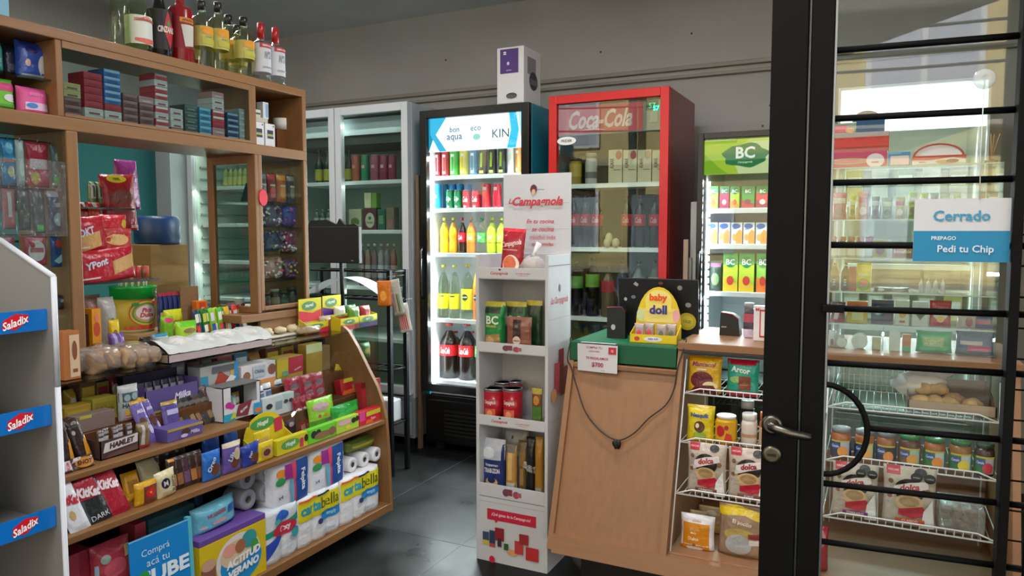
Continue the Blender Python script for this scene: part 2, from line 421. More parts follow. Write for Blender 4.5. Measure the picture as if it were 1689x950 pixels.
# ================================================================== THE SETTING
FL = -0.06
WOODL = dict(hx='b07840'); 
wl = M('8a613b', 'wood'); wlh = M('8a613b', 'wood', grain=(9, .7, 9)); wr = M('926849', 'wood', lo=.95, grain=(9, 9, .4)); wrh = M('926849', 'wood', lo=.95, grain=(.7, 9, 9))
dkw = M('5e3717', 'wood')
g = Geo(); g.box(-6.5, 3.2, -1.2, 4.9, FL - .1, FL, M('191b1b', 'floor'))
for k in range(9): g.box(-6.5, 3.2, -.9 + k * .62, -.896 + k * .62, FL, FL + .0008, M('262929', 'floor'))
for k in range(14): g.box(-6 + k * .62, -5.996 + k * .62, -1.2, 4.9, FL, FL + .0008, M('3c4246', 'floor'))
struct('floor', g)
g = Geo(); g.box(-30, 30, -16, -1.2, FL - .2, FL - .1, M('7d7b78', 'wall')); struct('ground_street', g)
g = Geo(); g.box(-6.5, 3.2, -.5, 4.9, 2.96, 3.1, M('d6dadc', 'wall')); struct('ceiling', g)
g = Geo(); g.box(-6.5, 3.2, 4.75, 4.9, FL, 2.96, M('a4a3a1', 'wall')); struct('wall_back', g)
g = Geo(); g.box(-5.05, -4.9, -.5, 3.84, FL, 2.02, M('155a5c', 'wall')); g.box(-5.05, -4.9, -.5, 3.84, 2.02, 2.96, M('8f8d89', 'wall'))
struct('wall_left', g)
g = Geo(); g.box(-5.05, -4.745, 3.84, 4.75, FL, 2.96, M('8d979b', 'wall')); struct('wall_pier', g)
g = Geo(); g.box(2.3, 2.45, 1.6, 4.75, FL, 2.96, M('a4a3a1', 'wall')); struct('wall_right', g)
for k, (z, r) in enumerate(((2.388, .013), (2.335, .010))):
    g = Geo(); g.box(-5, 2.3, 4.72, 4.75, z - r, z + r, M('8a857c'), .004); struct('trim_%d' % (k + 1), g)
g = Geo()
for (x, z) in ((-2.9, 2.62), (-1.1, 2.6), (-1.7, 2.55), (-.62, 2.12), (-.66, 2.0)): g.box(x - .006, x + .006, 4.745, 4.75, z - .006, z + .006, M('3a352f'), .002)
tag(g.obj('wall_nails'), None, None, None, 'structure')
# building across the street (seen as a reflection in the door glass)
b = empty('apartment_building', 'cream yellow apartment building across the street mirrored in the door glass', 'building', (3, -12, FL))
g = Geo(); g.box(-14, 14, -2, 0, -.1, 9.5, M('d8c48a', 'wall')); g.obj('wall', b)
for i in range(7):
    for j in range(3):
        x = -12 + i * 3.7; z = .9 + j * 2.9
        g = Geo(); g.box(x, x + 1.9, -.02, .08, z, z + 1.7, M('e8e8ea')); g.box(x + .1, x + .9, .08, .1, z + .1, z + 1.6, M('c4c8d6', 'g')); g.box(x + 1, x + 1.8, .08, .1, z + .1, z + 1.6, M('c4c8d6', 'g'))  # pale pane colour paints in the reflected sky
        g.obj('window', b)
for j in range(3):
    g = Geo(); g.box(-14, 14, 0, .6, .35 + j * 2.9, .5 + j * 2.9, M('b9ac94', 'wall')); g.obj('ledge', b)
for i in range(4):
    g = Geo(); x = -9 + i * 6
    g.tube([(x, .5, 0), (x, .5, 8)], .12, M('4a4a48')); g.obj('column', b)
for k in range(3):
    g = Geo(); z = 4.2 + k * .5
    g.tube([(-14 + i * 2, -7.5, z - .8 * math.sin(PI * i / 14)) for i in range(15)], .02, M('1d1d1d')); tag(g.obj('overhead_cable'), ['lowest', 'middle', 'highest'][k] + ' black overhead street cable mirrored in the door glass', 'cable', 'street cables')
g = Geo(); P_ = [(-.7, 1.95), (1.5, 2.66), (1.5, 2.95), (-.7, 2.95)]; g.prism(P_, -1.30, -1.26, M('6d6a66', 'p'), 'y'); tag(g.obj('awning_flap'), 'grey slanted flap added over the sidewalk to cut the door glass reflection', 'flap')  # added out of view to shape the dark part of the door reflection
# unseen tube lamps added on the ceiling as fill for the interior
for x, y, pw, wh in ((-.6, .5, 30, 'above the entrance'), (-3.4, 2.6, 26, 'at the far left'), (-1.0, 2.6, 30, 'above the right counter')):
    e = empty('ceiling_lamp', 'white fill tube lamp added unseen on the ceiling ' + wh, 'lamp', (x, y, 2.9), 0, 'added fill lamps')
    g = Geo(); g.box(-.6, .6, -.06, .06, .0, .06, M('dddddd'), .01); g.obj('lamp_body', e)
    g = Geo(); g.tube([(-.57, 0, -.02), (.57, 0, -.02)], .014, M('fffaf4', 'e', s=14)); g.obj('tube', e)
    add_light('ceiling_lamp_light', 'AREA', (x, y, 2.85), pw, (1, .98, .96), 1.1, .1)

# ================================================================== upper wooden cabinet on the left
XL = -2.49; D = .30
cb = empty('wall_cabinet', 'tall light wood kiosk cabinet with glazed cubbies and an open hatch on the left', 'cabinet')
def cpart(name, args, mat, bev=.003):
    g = Geo()
    for a in args: g.box(*a, mat, bev)
    return g.obj(name, cb)
Y0, Y1 = 1.0, 2.79
cpart('top_board', [(XL - D, XL, Y0, Y1, 2.0, 2.035)], wlh)
cpart('middle_board', [(XL - D, XL, Y0, Y1, 1.70, 1.745)], wlh)
cpart('divider', [(XL - D, XL - .004, 1.585, 1.607, 1.745, 2.0)], wl)
cpart('divider', [(XL - D, XL - .004, 2.435, 2.475, 1.745, 2.0)], wl)
cpart('end_panel', [(XL - D, XL, 2.765, Y1, 1.745, 2.0)], wl)
cpart('end_panel', [(XL - D, XL, Y0, Y0 + .02, 1.745, 2.0)], wl)
cpart('back_panel', [(XL - D, XL - D + .01, Y0, 1.59, 1.745, 2.0)], dkw)
cpart('back_panel', [(XL - D, XL - D + .01, 2.45, 2.77, 1.745, 2.0)], dkw)
cpart('trim_strip', [(XL - .012, XL - .001, 1.607, 2.435, 1.975, 1.999)], wlh, .001)
cpart('trim_strip', [(XL - .012, XL - .001, 1.607, 2.435, 1.746, 1.757)], wlh, .001)
cpart('sliding_glass', [(XL - .010, XL - .006, 1.607, 2.435, 1.757, 1.975)], M('e8f2f0', 'glass'), 0)
# left column
cpart('post', [(XL - .02, XL, 1.607, 1.647, .86, 1.70)], wl)
cpart('side_panel', [(XL - D, XL - .02, 1.607, 1.62, .86, 1.70)], wl)
cpart('back_post', [(XL - D, XL - D + .02, 1.25, 1.29, .9, 1.70)], dkw)
cpart('column_glass', [(XL - .012, XL - .008, Y0 + .02, 1.606, .9, 1.70)], M('eaf3f2', 'glass'), 0)
for z in (1.15, 1.42): cpart('glass_shelf', [(XL - D + .01, XL - .13, Y0 + .02, 1.604, z, z + .006)], M('eef6f3', 'glass'), 0)
# right column
YA = 2.455
cpart('side_frame', [(XL - .05, XL, YA, YA + .02, .99, 1.70), (XL - D, XL - D + .04, YA, YA + .02, .99, 1.70), (XL - D + .04, XL - .05, YA, YA + .02, 1.66, 1.70), (XL - D + .04, XL - .05, YA, YA + .02, .99, 1.02)], wl)
cpart('side_glass', [(XL - D + .04, XL - .05, YA + .008, YA + .012, 1.02, 1.66)], M('e8f2f0', 'glass'), 0)
cpart('front_frame', [(XL - .02, XL, YA + .02, YA + .042, 1.0, 1.70), (XL - .02, XL, 2.765, 2.79, 1.0, 1.70), (XL - .02, XL, YA + .042, 2.765, 1.0, 1.02)], wl)
cpart('front_glass', [(XL - .012, XL - .008, YA + .042, 2.765, 1.02, 1.70)], M('e8f2f0', 'glass'), 0)
cpart('end_panel', [(XL - D, XL - .02, 2.77, 2.79, .99, 1.70)], wl)
cpart('base_board', [(XL - D - .12, XL + .0, YA - .10, 2.79, .955, .99)], wlh)
cpart('base_panel', [(XL - .03, XL - .01, YA + .02, 2.79, .90, .955)], wlh)
SHZ = [1.494, 1.379, 1.255, 1.133]
for z in SHZ: cpart('glass_shelf', [(XL - D + .01, XL - .02, YA + .022, 2.768, z - .006, z)], M('ecf5f2', 'glass'), 0)

# ================================================================== glass-fronted candy counter below it
dc = empty('candy_counter', 'wooden candy counter with stepped shelves and curved glass front on the left', 'counter')
def dpart(name, args, mat, bev=.003):
    g = Geo()
    for a in args: g.box(*a, mat, bev)
    return g.obj(name, dc)
XF = -2.10; YE = 2.88; YS = 1.10
dpart('bottom_shelf', [(-2.75, -2.075, YS, YE, .012, .05)], wlh)
dpart('lower_shelf', [(-2.70, XF, YS, YE - .02, .437, .46)], wlh)
Y4 = hit(412, 700, 'x', -2.17).y
dpart('upper_shelf', [(-2.70, -2.17, YS, Y4, .60, .62)], wlh)
dpart('riser', [(-2.70, -2.30, YS, Y4, .62, .70), (-2.70, -2.25, Y4 + .005, YE - .03, .46, .575), (-2.70, -2.34, Y4 + .005, YE - .03, .575, .68)], dkw)
dpart('back_panel', [(-2.75, -2.72, YS, YE - .02, .05, .86)], dkw)
prof = [(-2.75, .012), (-2.075, .012), (-2.085, .30), (-2.097, .46), (-2.115, .54), (-2.15, .62), (-2.2, .70), (-2.26, .80), (-2.315, .875), (-2.345, .895), (-2.75, .895)]
g = Geo(); g.prism(prof, YE - .02, YE, wl, 'y'); g.obj('end_panel', dc)
g = Geo(); g.prism(prof, YS - .02, YS, wl, 'y'); g.obj('end_panel', dc)
g = Geo(); gl = M('eef6f5', 'glass', ior=1.3)
cur = [(-2.118, .545), (-2.15, .615), (-2.2, .695), (-2.26, .795), (-2.315, .868)]
for a, c in zip(cur[:-1], cur[1:]):
    g.add([(a[0], YE - .6, a[1]), (a[0], YE - .021, a[1]), (c[0], YE - .021, c[1]), (c[0], YE - .6, c[1])], [(0, 1, 2, 3)], gl, True)
g.obj('curved_glass', dc)
g = Geo(); g.box(-2.72, -2.315, YS, YE - .021, .862, .870, M('eef6f3', 'glass')); g.obj('glass_top', dc)
g = Geo(); g.box(-3.12, -2.505, YS, YE + .02, .872, .90, wlh, .002); g.obj('back_counter_board', dc)
dpart('plinth', [(-2.75, -2.2, YS + .05, YE - .05, FL, .012)], M('141414'))

# ================================================================== grey cardboard rack with blue shelf strips, left foreground
sr = empty('cardboard_display_rack', 'grey cardboard display rack with blue shelf strips at the left edge', 'display rack')
gc = M('8a8987', 'p', rough=.45); ge = M('c9cdd6', 'p')
g = Geo(); pf = [(-1.578, FL), (-1.578, 1.02), (-1.575, 1.258), (-1.76, 1.335), (-2.02, 1.40), (-2.02, FL)]
g.prism([(a, b) for a, b in pf], .972, .978, gc, 'y'); g.obj('side_panel', sr)
g = Geo()
for a, b in zip(pf[:4], pf[1:5]): 
    A = Vector((a[0], .975, a[1])); B = Vector((b[0], .975, b[1])); g.tube([A, B], .006, ge, 6)
g.obj('panel_edge', sr)
g = Geo(); g.prism([(a, b) for a, b in pf], .382, .388, gc, 'y'); g.obj('side_panel', sr)
g = Geo(); g.box(-2.02, -2.01, .388, .972, FL, 1.40, gc); g.obj('back_panel', sr)
for z in (1.146, .938, .712, .48):
    g = Geo(); g.box(-2.01, -1.60, .389, .971, z, z + .006, gc); g.obj('shelf', sr)
    g = Geo(); zz = .043; g.box(-1.600, -1.597, .389, .971, z - .002, z + zz, M('0f6fc6', 'g'), .0005)
    S = lambda u, v, e: (-1.597 + e, .68 + u, z + v)
    for yy in (.905, .60): g.decals(lambda u, v, e: (-1.597 + e, yy + u, z + v), .07, .04, [('p', [(.12, .22), (.5, .1), (.88, .55), (.88, .86), (.5, .95), (.14, .62)], 'd02030'), ('t', .5, .5, .42, 'ffffff', 'Saladix', {'i': .35, 'r': 16, 'w': .8})], 'g')
    g.obj('price_strip', sr)
g = pouch('snack_bag', .13, .16, .05, 'b01c2a', [('e', .5, .5, .3, .15, 'e8c07a'), ('r', .1, .7, .9, .85, '701018')], seed=3)
g.location = (-1.70, .80, .490); g.rotation_euler = (-.5, .2, PI / 2); tag(g, 'red snack bag leaning on the lowest shelf of the grey cardboard rack', 'snack bag')
g = pouch('snack_bag', .12, .15, .05, 'c43a44', [('r', .0, .6, 1, .85, 'f0e8e8'), ('e', .8, .8, .12, .1, '20306a')], seed=5)
g.location = (-1.65, .83, .719); g.rotation_euler = (-.12, 0, PI / 2); tag(g, 'pink red snack bag cut by the picture edge on the third rack shelf', 'snack bag')

# ================================================================== fridges
def fridge(label, name, x0, x1, yf, depth, z0, z1, frame, side, door, shelves, glass_z0, header=None, hz=None, led=None, fw=.045, inner='e8eef0', inlight=0, cat='fridge', handle=True, base='0c0c0d', lightcol=(.9, .97, 1), ncols=None, gmat=None):
    r = empty(name, label, cat, ((x0 + x1) / 2, yf, FL)); w = x1 - x0; H = z1 - FL; h0 = glass_z0 - FL
    def part(nm, boxes, mat, bev=.004, par=r):
        g = Geo()
        for b_ in boxes: g.box(*b_, mat, bev)
        return g.obj(nm, par)
    hw = w / 2
    part('cabinet_shell', [(-hw, -hw + .035, .045, depth, h0 - .03, H), (hw - .035, hw, .045, depth, h0 - .03, H), (-hw + .035, hw - .035, depth - .04, depth, h0 - .03, H), (-hw + .035, hw - .035, .045, depth - .04, H - .05, H)], M(side, 'g'))
    part('interior_lining', [(-hw + .035, -hw + .04, .05, depth - .045, h0, H - .05), (hw - .04, hw - .035, .05, depth - .045, h0, H - .05), (-hw + .04, hw - .04, depth - .05, depth - .045, h0, H - .05), (-hw + .04, hw - .04, .05, depth - .05, h0 - .02, h0 - .012)], M(inner), 0)
    part('machine_base', [(-hw, hw, .045, depth, .06, h0 - .03)], M(base, 'g'))
    g = Geo(); g.box(-hw + .02, hw - .02, .03, .045, .08, h0 - .06, M(base, 'g'), .004)
    for k in range(7): g.box(-hw * .6, hw * .6, .02, .03, .12 + k * .025, .132 + k * .025, M('050505' if base < '5' else '5a5f63'), .002)
    g.obj('front_grille', r)
    part('foot', [(-hw + .04, -hw + .1, .1, .16, 0, .06)], M('111111')); part('foot', [(hw - .1, hw - .04, .1, .16, 0, .06)], M('111111'))
    dn = door
    for i in range(dn):
        a = -hw + w * i / dn; c = a + w / dn; gp = .003 if dn > 1 else 0
        f = part('door_frame', [(a + gp, a + fw, 0, .042, h0, H), (c - fw, c - gp, 0, .042, h0, H), (a + fw, c - fw, 0, .042, H - fw, H), (a + fw, c - fw, 0, .042, h0, h0 + fw)], M(frame, 'g'), .003)
        part('glass_pane', [(a + fw, c - fw, .018, .022, h0 + fw, H - fw)], gmat or M('f4f8f7', 'glass'), 0, f)
        if handle and dn == 1: g = Geo(); g.tube([(a + .02, 0, 1.0), (a + .02, -.03, 1.02), (a + .02, -.03, 1.3), (a + .02, 0, 1.32)], .008, M(frame, 'g')); g.obj('handle', f)
    if dn == 1 and header:
        hb, ht = hz[0] - FL, hz[1] - FL; g = Geo(); g.box(-hw + fw, hw - fw, .03, .05, hb, ht, M(header[0], header[2], s=header[3]) if header[2] == 'e' else M(header[0], 'p'), 0)
        ww = w - 2 * fw
        def S(u, v, e): return (u, .03 - e, hb + v)
        if header[2] == 'e':
            for k, d_ in enumerate(header[1]):
                d_ = list(d_); g2 = Geo(); g2.decals(S, ww, ht - hb, [tuple(d_)], 'p', 1, .0008 * (k + 1)); 
                base_i = len(g.v); g.v += g2.v; g.f += [tuple(base_i + i for i in f) for f in g2.f]; g.m += [M(m_.name.split('_')[1].split('.')[0], 'e', s=header[3]) for m_ in g2.m]; g.sm += g2.sm
        else: g.decals(S, ww, ht - hb, header[1], 'p')
        g.obj('header_sign', r)
    for z in shelves:
        zz = z - FL; g = Geo(); g.box(-hw + .042, hw - .042, .10, depth - .06, zz - .006, zz, M('e9edee', 'p'), .001)
        g.box(-hw + .042, hw - .042, .085, .10, zz - .022, zz + .004, M('f0f3f4', 'g'), .002); g.obj('shelf', r)
    if led:
        g = Geo(); xs = led[0]
        for sx in xs:
            g.box(sx * (hw - .052) - .008, sx * (hw - .052) + .008, .055, .07, h0 + .05, (hz[0] - FL - .02) if hz else H - .1, M('f4fbff', 'e', s=led[1]))
        g.obj('led_strip', r)
    if inlight:
        n = max(2, len(shelves) + 1); zs = sorted([h0 + .02] + [z - FL for z in shelves] + [hz[0] - FL if hz else H - .08])
        for a, c in zip(zs[:-1], zs[1:]):
            add_light(name + '_light', 'AREA', ((x0 + x1) / 2, yf + .075, FL + c - .035), inlight * (c - a) / .3, lightcol, w * .8, .02, (math.radians(-55), 0, 0))
    return r
HB = [('p', [(0, 0), (.13, 1), (0, 1)], '1a86a8'), ('p', [(.02, 1), (.2, 1), (.08, .5), (.2, 0), (.12, 0), (.02, .5)], '38a6cf'), ('p', [(.86, 1), (.93, 1), (.96, .5), (.93, 0), (.84, 0), (.88, .5)], '2bb2e6'),
      ('p', [(.955, 1), (1, 1), (1, .5), (.98, .3)], '8fd6ee'), ('t', .29, .62, .16, '2a5a80', 'bon', {'b': .01}), ('t', .29, .36, .2, '2a5a80', 'aqua', {'b': .01}), ('t', .52, .6, .12, '3a6a80', 'eco', {'b': .01}), ('e', .53, .36, .04, .09, '7fb8b0'), ('t', .78, .42, .24, '33505a', 'KIN', {'b': .005})]
fridge('tall black fridge with glowing white and light blue header full of cans and bottles', 'drinks_fridge', -2.615, -1.857, 3.96, .64, FL, 2.115, '0d0e10', '1b7f98', 1,
       [1.71, 1.505, 1.222, .80, .40], .34, ('f2fbff', HB, 'e', 1.7), (1.86, 2.07), led=((-1, 1), 16), inlight=14, fw=.05, inner='f4f8fa')
HR = [('r', .0, .04, .83, .96, 'b8404a'), ('e', .03, .5, .005, .4, 'b3262f'), ('t', .42, .5, .62, 'd9b9b4', 'Coca-Cola', {'i': .35, 'w': .62, 'b': .03}), ('p', [(.2, .14), (.36, .2), (.48, .12), (.36, .15)], 'd9b9b4'), ('r', .86, .66, .97, .97, '0c2a1c'), ('t', .915, .8, .17, '35ffb0', '57', {'b': .02}),
      ('r', .9, .22, .97, .58, '6e706c'), ('r', .895, .27, .965, .62, '8c8e88')]
fridge('big red fridge with faded red header and cola bottles behind its glass door', 'cola_fridge', -1.704, -1.015, 3.9, .60, FL, 2.122, 'c4161c', '8c1c20', 1,
       [1.628, 1.268, .869, .56], .30, ('777a74', HR, 'p', 1), (1.90, 2.065), fw=.047, inner='5c6a66', handle=False, base='8c1c20', gmat=M('eef4f1', 'glass'))
g = Geo(); g.decals(lambda u, v, e: (-1.60 + u, 3.9165 - e, 1.845 + v), .12, .05, [('e', .5, .5, .48, .46, 'e2e6e4'), ('t', .5, .5, .3, '333333', 'FRIDER', {'w': .7})], 'p'); o = g.obj('oval_sticker', bpy.data.objects['cola_fridge'])
o.matrix_parent_inverse = Matrix.Translation(-Vector((( -1.704 - 1.015) / 2, 3.9, FL)))
g = Geo(); S = lambda u, v, e: (-1.088 + u, 3.9165 - e, 2.0 + v)
g.decals(S, .05, .03, [('t', .5, .5, .8, '35ffb0', '57', {'b': .02})], 'e'); o = g.obj('temperature_digits', bpy.data.objects['cola_fridge'])
o.matrix_parent_inverse = Matrix.Translation(-Vector((( -1.704 - 1.015) / 2, 3.9, FL)))
HBC = [('p', [(0, 0), (.0, 1), (.55, 1), (.3, .55), (.42, 0)], 'a8cc3a'), ('p', [(.0, .0), (.0, .6), (.18, .2), (.3, 0)], '7fb52a'), ('p', [(.42, 0), (.36, .45), (.55, .9), (1, .95), (1, 0)], 'cfe0a6'),
       ('p', [(.44 + .23 * (1 + .09 * math.cos(9 * a)) + .0 * a, 0) if False else (.5 + .27 * (1 + .1 * math.sin(7 * a)) * math.cos(a), .52 + .34 * (1 + .1 * math.cos(5 * a)) * math.sin(a)) for a in [2 * PI * i / 28 for i in range(28)]], '0f7a46'),
       ('t', .5, .6, .34, 'f2fbf0', 'BC', {'b': .03}), ('t', .5, .32, .08, 'cfe8c8', 'Campagnola', {'w': .3, 'i': .3})]
fridge('black fridge with green BC header and juice cartons on its shelves', 'juice_fridge', -.862, -.39, 3.9, .60, FL, 1.865, '0b0c0e', '121315', 1,
       [1.477, 1.29, 1.04], .55, ('bcd860', HBC, 'e', .9), (1.655, 1.83), led=None, inlight=4.2, fw=.03, inner='c6cfd2')
g = Geo()
for k in range(26): g.box(-.828, -.806, 3.962, 3.975, .62 + k * .039, .645 + k * .039, M('f4fbff', 'e', s=26), .002)
o = g.obj('led_dots', bpy.data.objects['juice_fridge']); o.matrix_parent_inverse = Matrix.Translation(-Vector(((-.862 - .39) / 2, 3.9, FL)))
fridge('white double-door fridge holding wine boxes and tall cans right of the wooden cabinet', 'glass_door_fridge', -3.885, -2.704, 3.96, .68, FL, 2.185, 'c4cad0', 'b0b8be', 2,
       [1.70, 1.37, .99, .64], .30, None, None, fw=.052, inner='a8b4ac', inlight=1.6, handle=False, base='7d858b', lightcol=(.95, 1, .85), gmat=M('e6eeec', 'glass'))
fridge('pale lit fridge with side rails seen through the hatch of the wooden cabinet', 'glass_door_fridge', -4.735, -3.89, 3.98, .66, FL, 2.16, 'b4bcc0', 'a0a8ae', 1,
       [1.70, 1.42, 1.14, .86, .58], .30, None, None, fw=.05, inner='c4d2c8', inlight=2.6, handle=False, base='7d858b', lightcol=(.93, 1, .9), gmat=M('f0f6f4', 'glass'))
g = Geo(); g.box(-3.83, -2.76, 4.05, 4.07, 2.01, 2.12, M('b8c4cc')); g.box(-3.83, -2.76, 4.08, 4.5, 1.95, 2.01, M('3a4440')); g.obj('upper_panel', bpy.data.objects['glass_door_fridge']).matrix_parent_inverse = Matrix.Translation(-Vector(((-3.885 - 2.704) / 2, 3.96, FL)))
g = Geo()
for k in range(16): g.box(-4.69, -4.675, 4.06, 4.56, .5 + k * .09, .512 + k * .09, M('8f9f98'), .002)
g.obj('side_rails', bpy.data.objects['glass_door_fridge.001']).matrix_parent_inverse = Matrix.Translation(-Vector(((-4.735 - 3.89) / 2, 3.98, FL)))
fridge('white cooler with a blank glowing header behind the glass showcase', 'display_cooler', -.20, .42, 3.9, .6, FL, 2.04, 'b8bcbc', 'a8acac', 1,
       [1.5, 1.2, .9], .5, ('fafff6', [], 'e', 2.6), (1.83, 2.03), led=None, inlight=4, fw=.012, inner='dfe8dc', handle=False, base='8b8f8f')

# ================================================================== wooden counter on the right
rc = empty('wooden_counter', 'light wood shop counter with slanted front panel and glazed wire-shelf bay', 'counter')
CX0, CXM, CX1 = -1.14, -.69, .40
def fy(z): return 2.605 + (z - .12) * (2.84 - 2.605) / (.87 - .12)
def rpart(name, boxes, mat, bev=.003):
    g = Geo()
    for b_ in boxes: g.box(*b_, mat, bev)
    return g.obj(name, rc)
def sidep(x, zt): 
    g = Geo(); g.prism([(fy(.11), .11), (fy(zt), zt), (3.33, zt), (3.33, .11)], x, x + .022, wr, 'x'); g.obj('side_panel', rc)
sidep(CX0, .825); sidep(CXM, .90); sidep(CX1, .90)
g = Geo(); a, c = .16, .81
g.prism([(fy(a) + .018, a), (fy(c) + .018, c), (fy(c) + .034, c), (fy(a) + .034, a)], CX0 + .022, CXM, wr, 'x'); g.obj('front_panel', rc)
g = Geo(); g.prism([(fy(.10) - .002, .10), (fy(.165) - .002, .165), (fy(.165) + .03, .165), (fy(.10) + .03, .10)], CX0 + .022, CX1, wrh, 'x'); g.obj('bottom_rail', rc)
rpart('counter_board', [(CX0 + .022, CXM, fy(.8) + .004, 3.33, .80, .82)], wrh)
rpart('counter_top', [(CXM + .0, CX1 + .03, 2.835, 3.36, .90, .93)], wrh)
rpart('bay_floor', [(CXM + .022, CX1, fy(.165) + .03, 3.31, .15, .17)], wrh)
rpart('back_panel', [(CXM + .022, CX1, 3.31, 3.33, .17, .45)], wrh)
rpart('back_glass', [(CXM + .022, CX1, 3.315, 3.32, .45, .88)], M('d8e6e2', 'glass'), 0)
rpart('kick_board', [(CX0 + .1, CX1 - .05, 2.72, 3.3, FL, .11)], M('141312'))
rpart('bay_trim', [(CXM + .024, CX1 - .002, 2.835, 2.85, .885, .90)], M('2a2a2c'))
# wire shelf racks
ww_ = M('e6e6ea', 'g')
def wire_rack(x0, x1, zs, label, back=True):
    e = empty('wire_rack', label, 'wire rack', ((x0 + x1) / 2, 0, 0)); cx = (x0 + x1) / 2; hw = (x1 - x0) / 2
    for z in zs:
        y0 = fy(z) + .035; y1 = y0 + .36; g = Geo(); r = .0022
        g.tube([(-hw, y0, z), (hw, y0, z)], r * 1.4, ww_); g.tube([(-hw, y1, z), (hw, y1, z)], r, ww_)
        g.tube([(-hw, y0, z), (-hw, y1, z)], r, ww_); g.tube([(hw, y0, z), (hw, y1, z)], r, ww_)
        g.tube([(-hw, y0 - .001, z), (-hw + .06, y0 - .001, z + .022), (hw - .06, y0 - .001, z + .022), (hw, y0 - .001, z)], r * 1.3, ww_)
        n = int(2 * hw / .024)
        for i in range(1, n): x = -hw + 2 * hw * i / n; g.tube([(x, y0, z + (.020 if .1 < i / n < .9 else 0)), (x, y0 + .001, z), (x, y1, z)], r * .7, ww_, 5)
        g.obj('wire_shelf', e)
    for sx in (-hw, hw):
        g = Geo(); g.tube([(sx, fy(.172) + .03, .172), (sx, fy(.86) + .03, .86)], .003, ww_); g.obj('upright', e); g = Geo(); g.tube([(sx, 3.22, .172), (sx, 3.22, .86)], .003, ww_); g.obj('upright', e)
    return e
ZR = [.733, .555, .372]
xa = hit(1362, 700, 'y', 2.78).x
wire_rack(CXM + .03, xa - .02, ZR, 'white wire rack in the counter bay left of the black door post')
wire_rack(xa, CX1 - .03, ZR, 'white wire rack in the counter bay seen through the glass door')

# ================================================================== glass showcase on the counter
gs = empty('glass_showcase', 'glass showcase with four glass shelves standing on the wooden counter', 'showcase')
def gpart(name, boxes, mat):
    g = Geo()
    for b_ in boxes: g.box(*b_, mat, 0)
    return g.obj(name, gs)
GX0, GX1, GY0, GY1 = -.215, .36, 2.93, 3.20
gg = M('f3f9f7', 'glass')
gpart('front_glass', [(GX0, GX1, GY0, GY0 + .004, .932, 1.58)], gg)
gpart('side_glass', [(GX0, GX0 + .004, GY0 + .005, GY1, .932, 1.58)], gg); gpart('side_glass', [(GX1 - .004, GX1, GY0 + .005, GY1, .932, 1.58)], gg)
gpart('top_glass', [(GX0, GX1, GY0, GY1, 1.58, 1.586)], gg)
GSZ = [1.40, 1.262, 1.14, 1.024]; GXM = .02
for z in GSZ: gpart('glass_shelf', [(GX0 + .005, GX1 - .005, GY0 + .006, GY1 - .005, z - .005, z)], gg)
gpart('divider_glass', [(GXM, GXM + .003, GY0 + .006, GY1 - .005, .932, 1.018)], gg)
g = Geo(); em = M('a9c4bc', 'p')
for z in GSZ + [1.586]: g.box(GX0 + .005, GX1 - .005, GY0 - .0008, GY0 - .0002, z - .0045, z - .0005, em)
g.obj('glass_edge', gs)

# ================================================================== black metal door with glass and grille
dr = empty('door_1', None, None); dr['kind'] = 'structure'
bk = M('050506', 'blk', rough=.6)
DA = math.atan(.09); dr.location = (-.19, 1.46, 0); dr.rotation_euler = (0, 0, DA)
def door(name, boxes=(), mat=bk, bev=.002, g=None, par=None):
    g = g or Geo()
    for b_ in boxes: g.box(*b_, mat, bev)
    return g.obj(name, par or dr)
door('stile', [(0, .062, -.02, .02, FL + .01, 2.5)]); door('stile', [(.068, .106, -.014, .026, FL + .01, 2.5)])
door('gasket', [(.062, .068, -.012, .02, FL + .01, 2.5)], M('5a5d62', 'm'))
door('edge_strip', [(.106, .1105, -.016, .02, FL + .01, 2.5)], M('8f9499', 'm'))
door('stile', [(.385, .40, -.03, .0, FL + .01, 2.5)])
door('top_rail', [(0, .9, -.02, .02, 2.5, 2.56)]); door('bottom_rail', [(.1105, .9, -.01, .015, FL + .01, .12)])
door('door_glass', [(.11, .395, .022, .026, .12, 2.5)], M('f6faf9', 'glass', ior=1.6), 0)
for z in (1.675, 1.555, 1.441, 1.329, 1.214, 1.113, .998, .887, .776, .665, .55):
    g = Geo(); x0 = .178 if abs(z - .998) < .01 else .106
    g.tube([(x0, -.008, z), (.385, -.008, z)], .0058, bk); g.tube([(.4, -.008, z), (.8, -.008, z)], .0058, bk); g.obj('grille_bar', dr)
g = Geo(); r_ = .083; g.tube([(.106 + (r_ - .008) * math.sin(PI * i / 16), -.009, .989 + r_ * 1.02 * math.cos(PI * i / 16)) for i in range(17)], .0055, bk); g.obj('curved_pull', dr)
for x in (.425, .437):
    g = Geo(); g.tube([(x, -.02, .2), (x + .004, -.02, 2.2)], .0016, bk); g.obj('thin_wire', dr)
for k in range(16):
    g = Geo(); z = .62 + k * .052; g.tube([(.40, -.02, z), (.8, -.02, z - .004)], .0016, bk); g.obj('thin_wire', dr)
door('latch_block', [(.098, .135, -.03, -.014, 1.208, 1.222)])
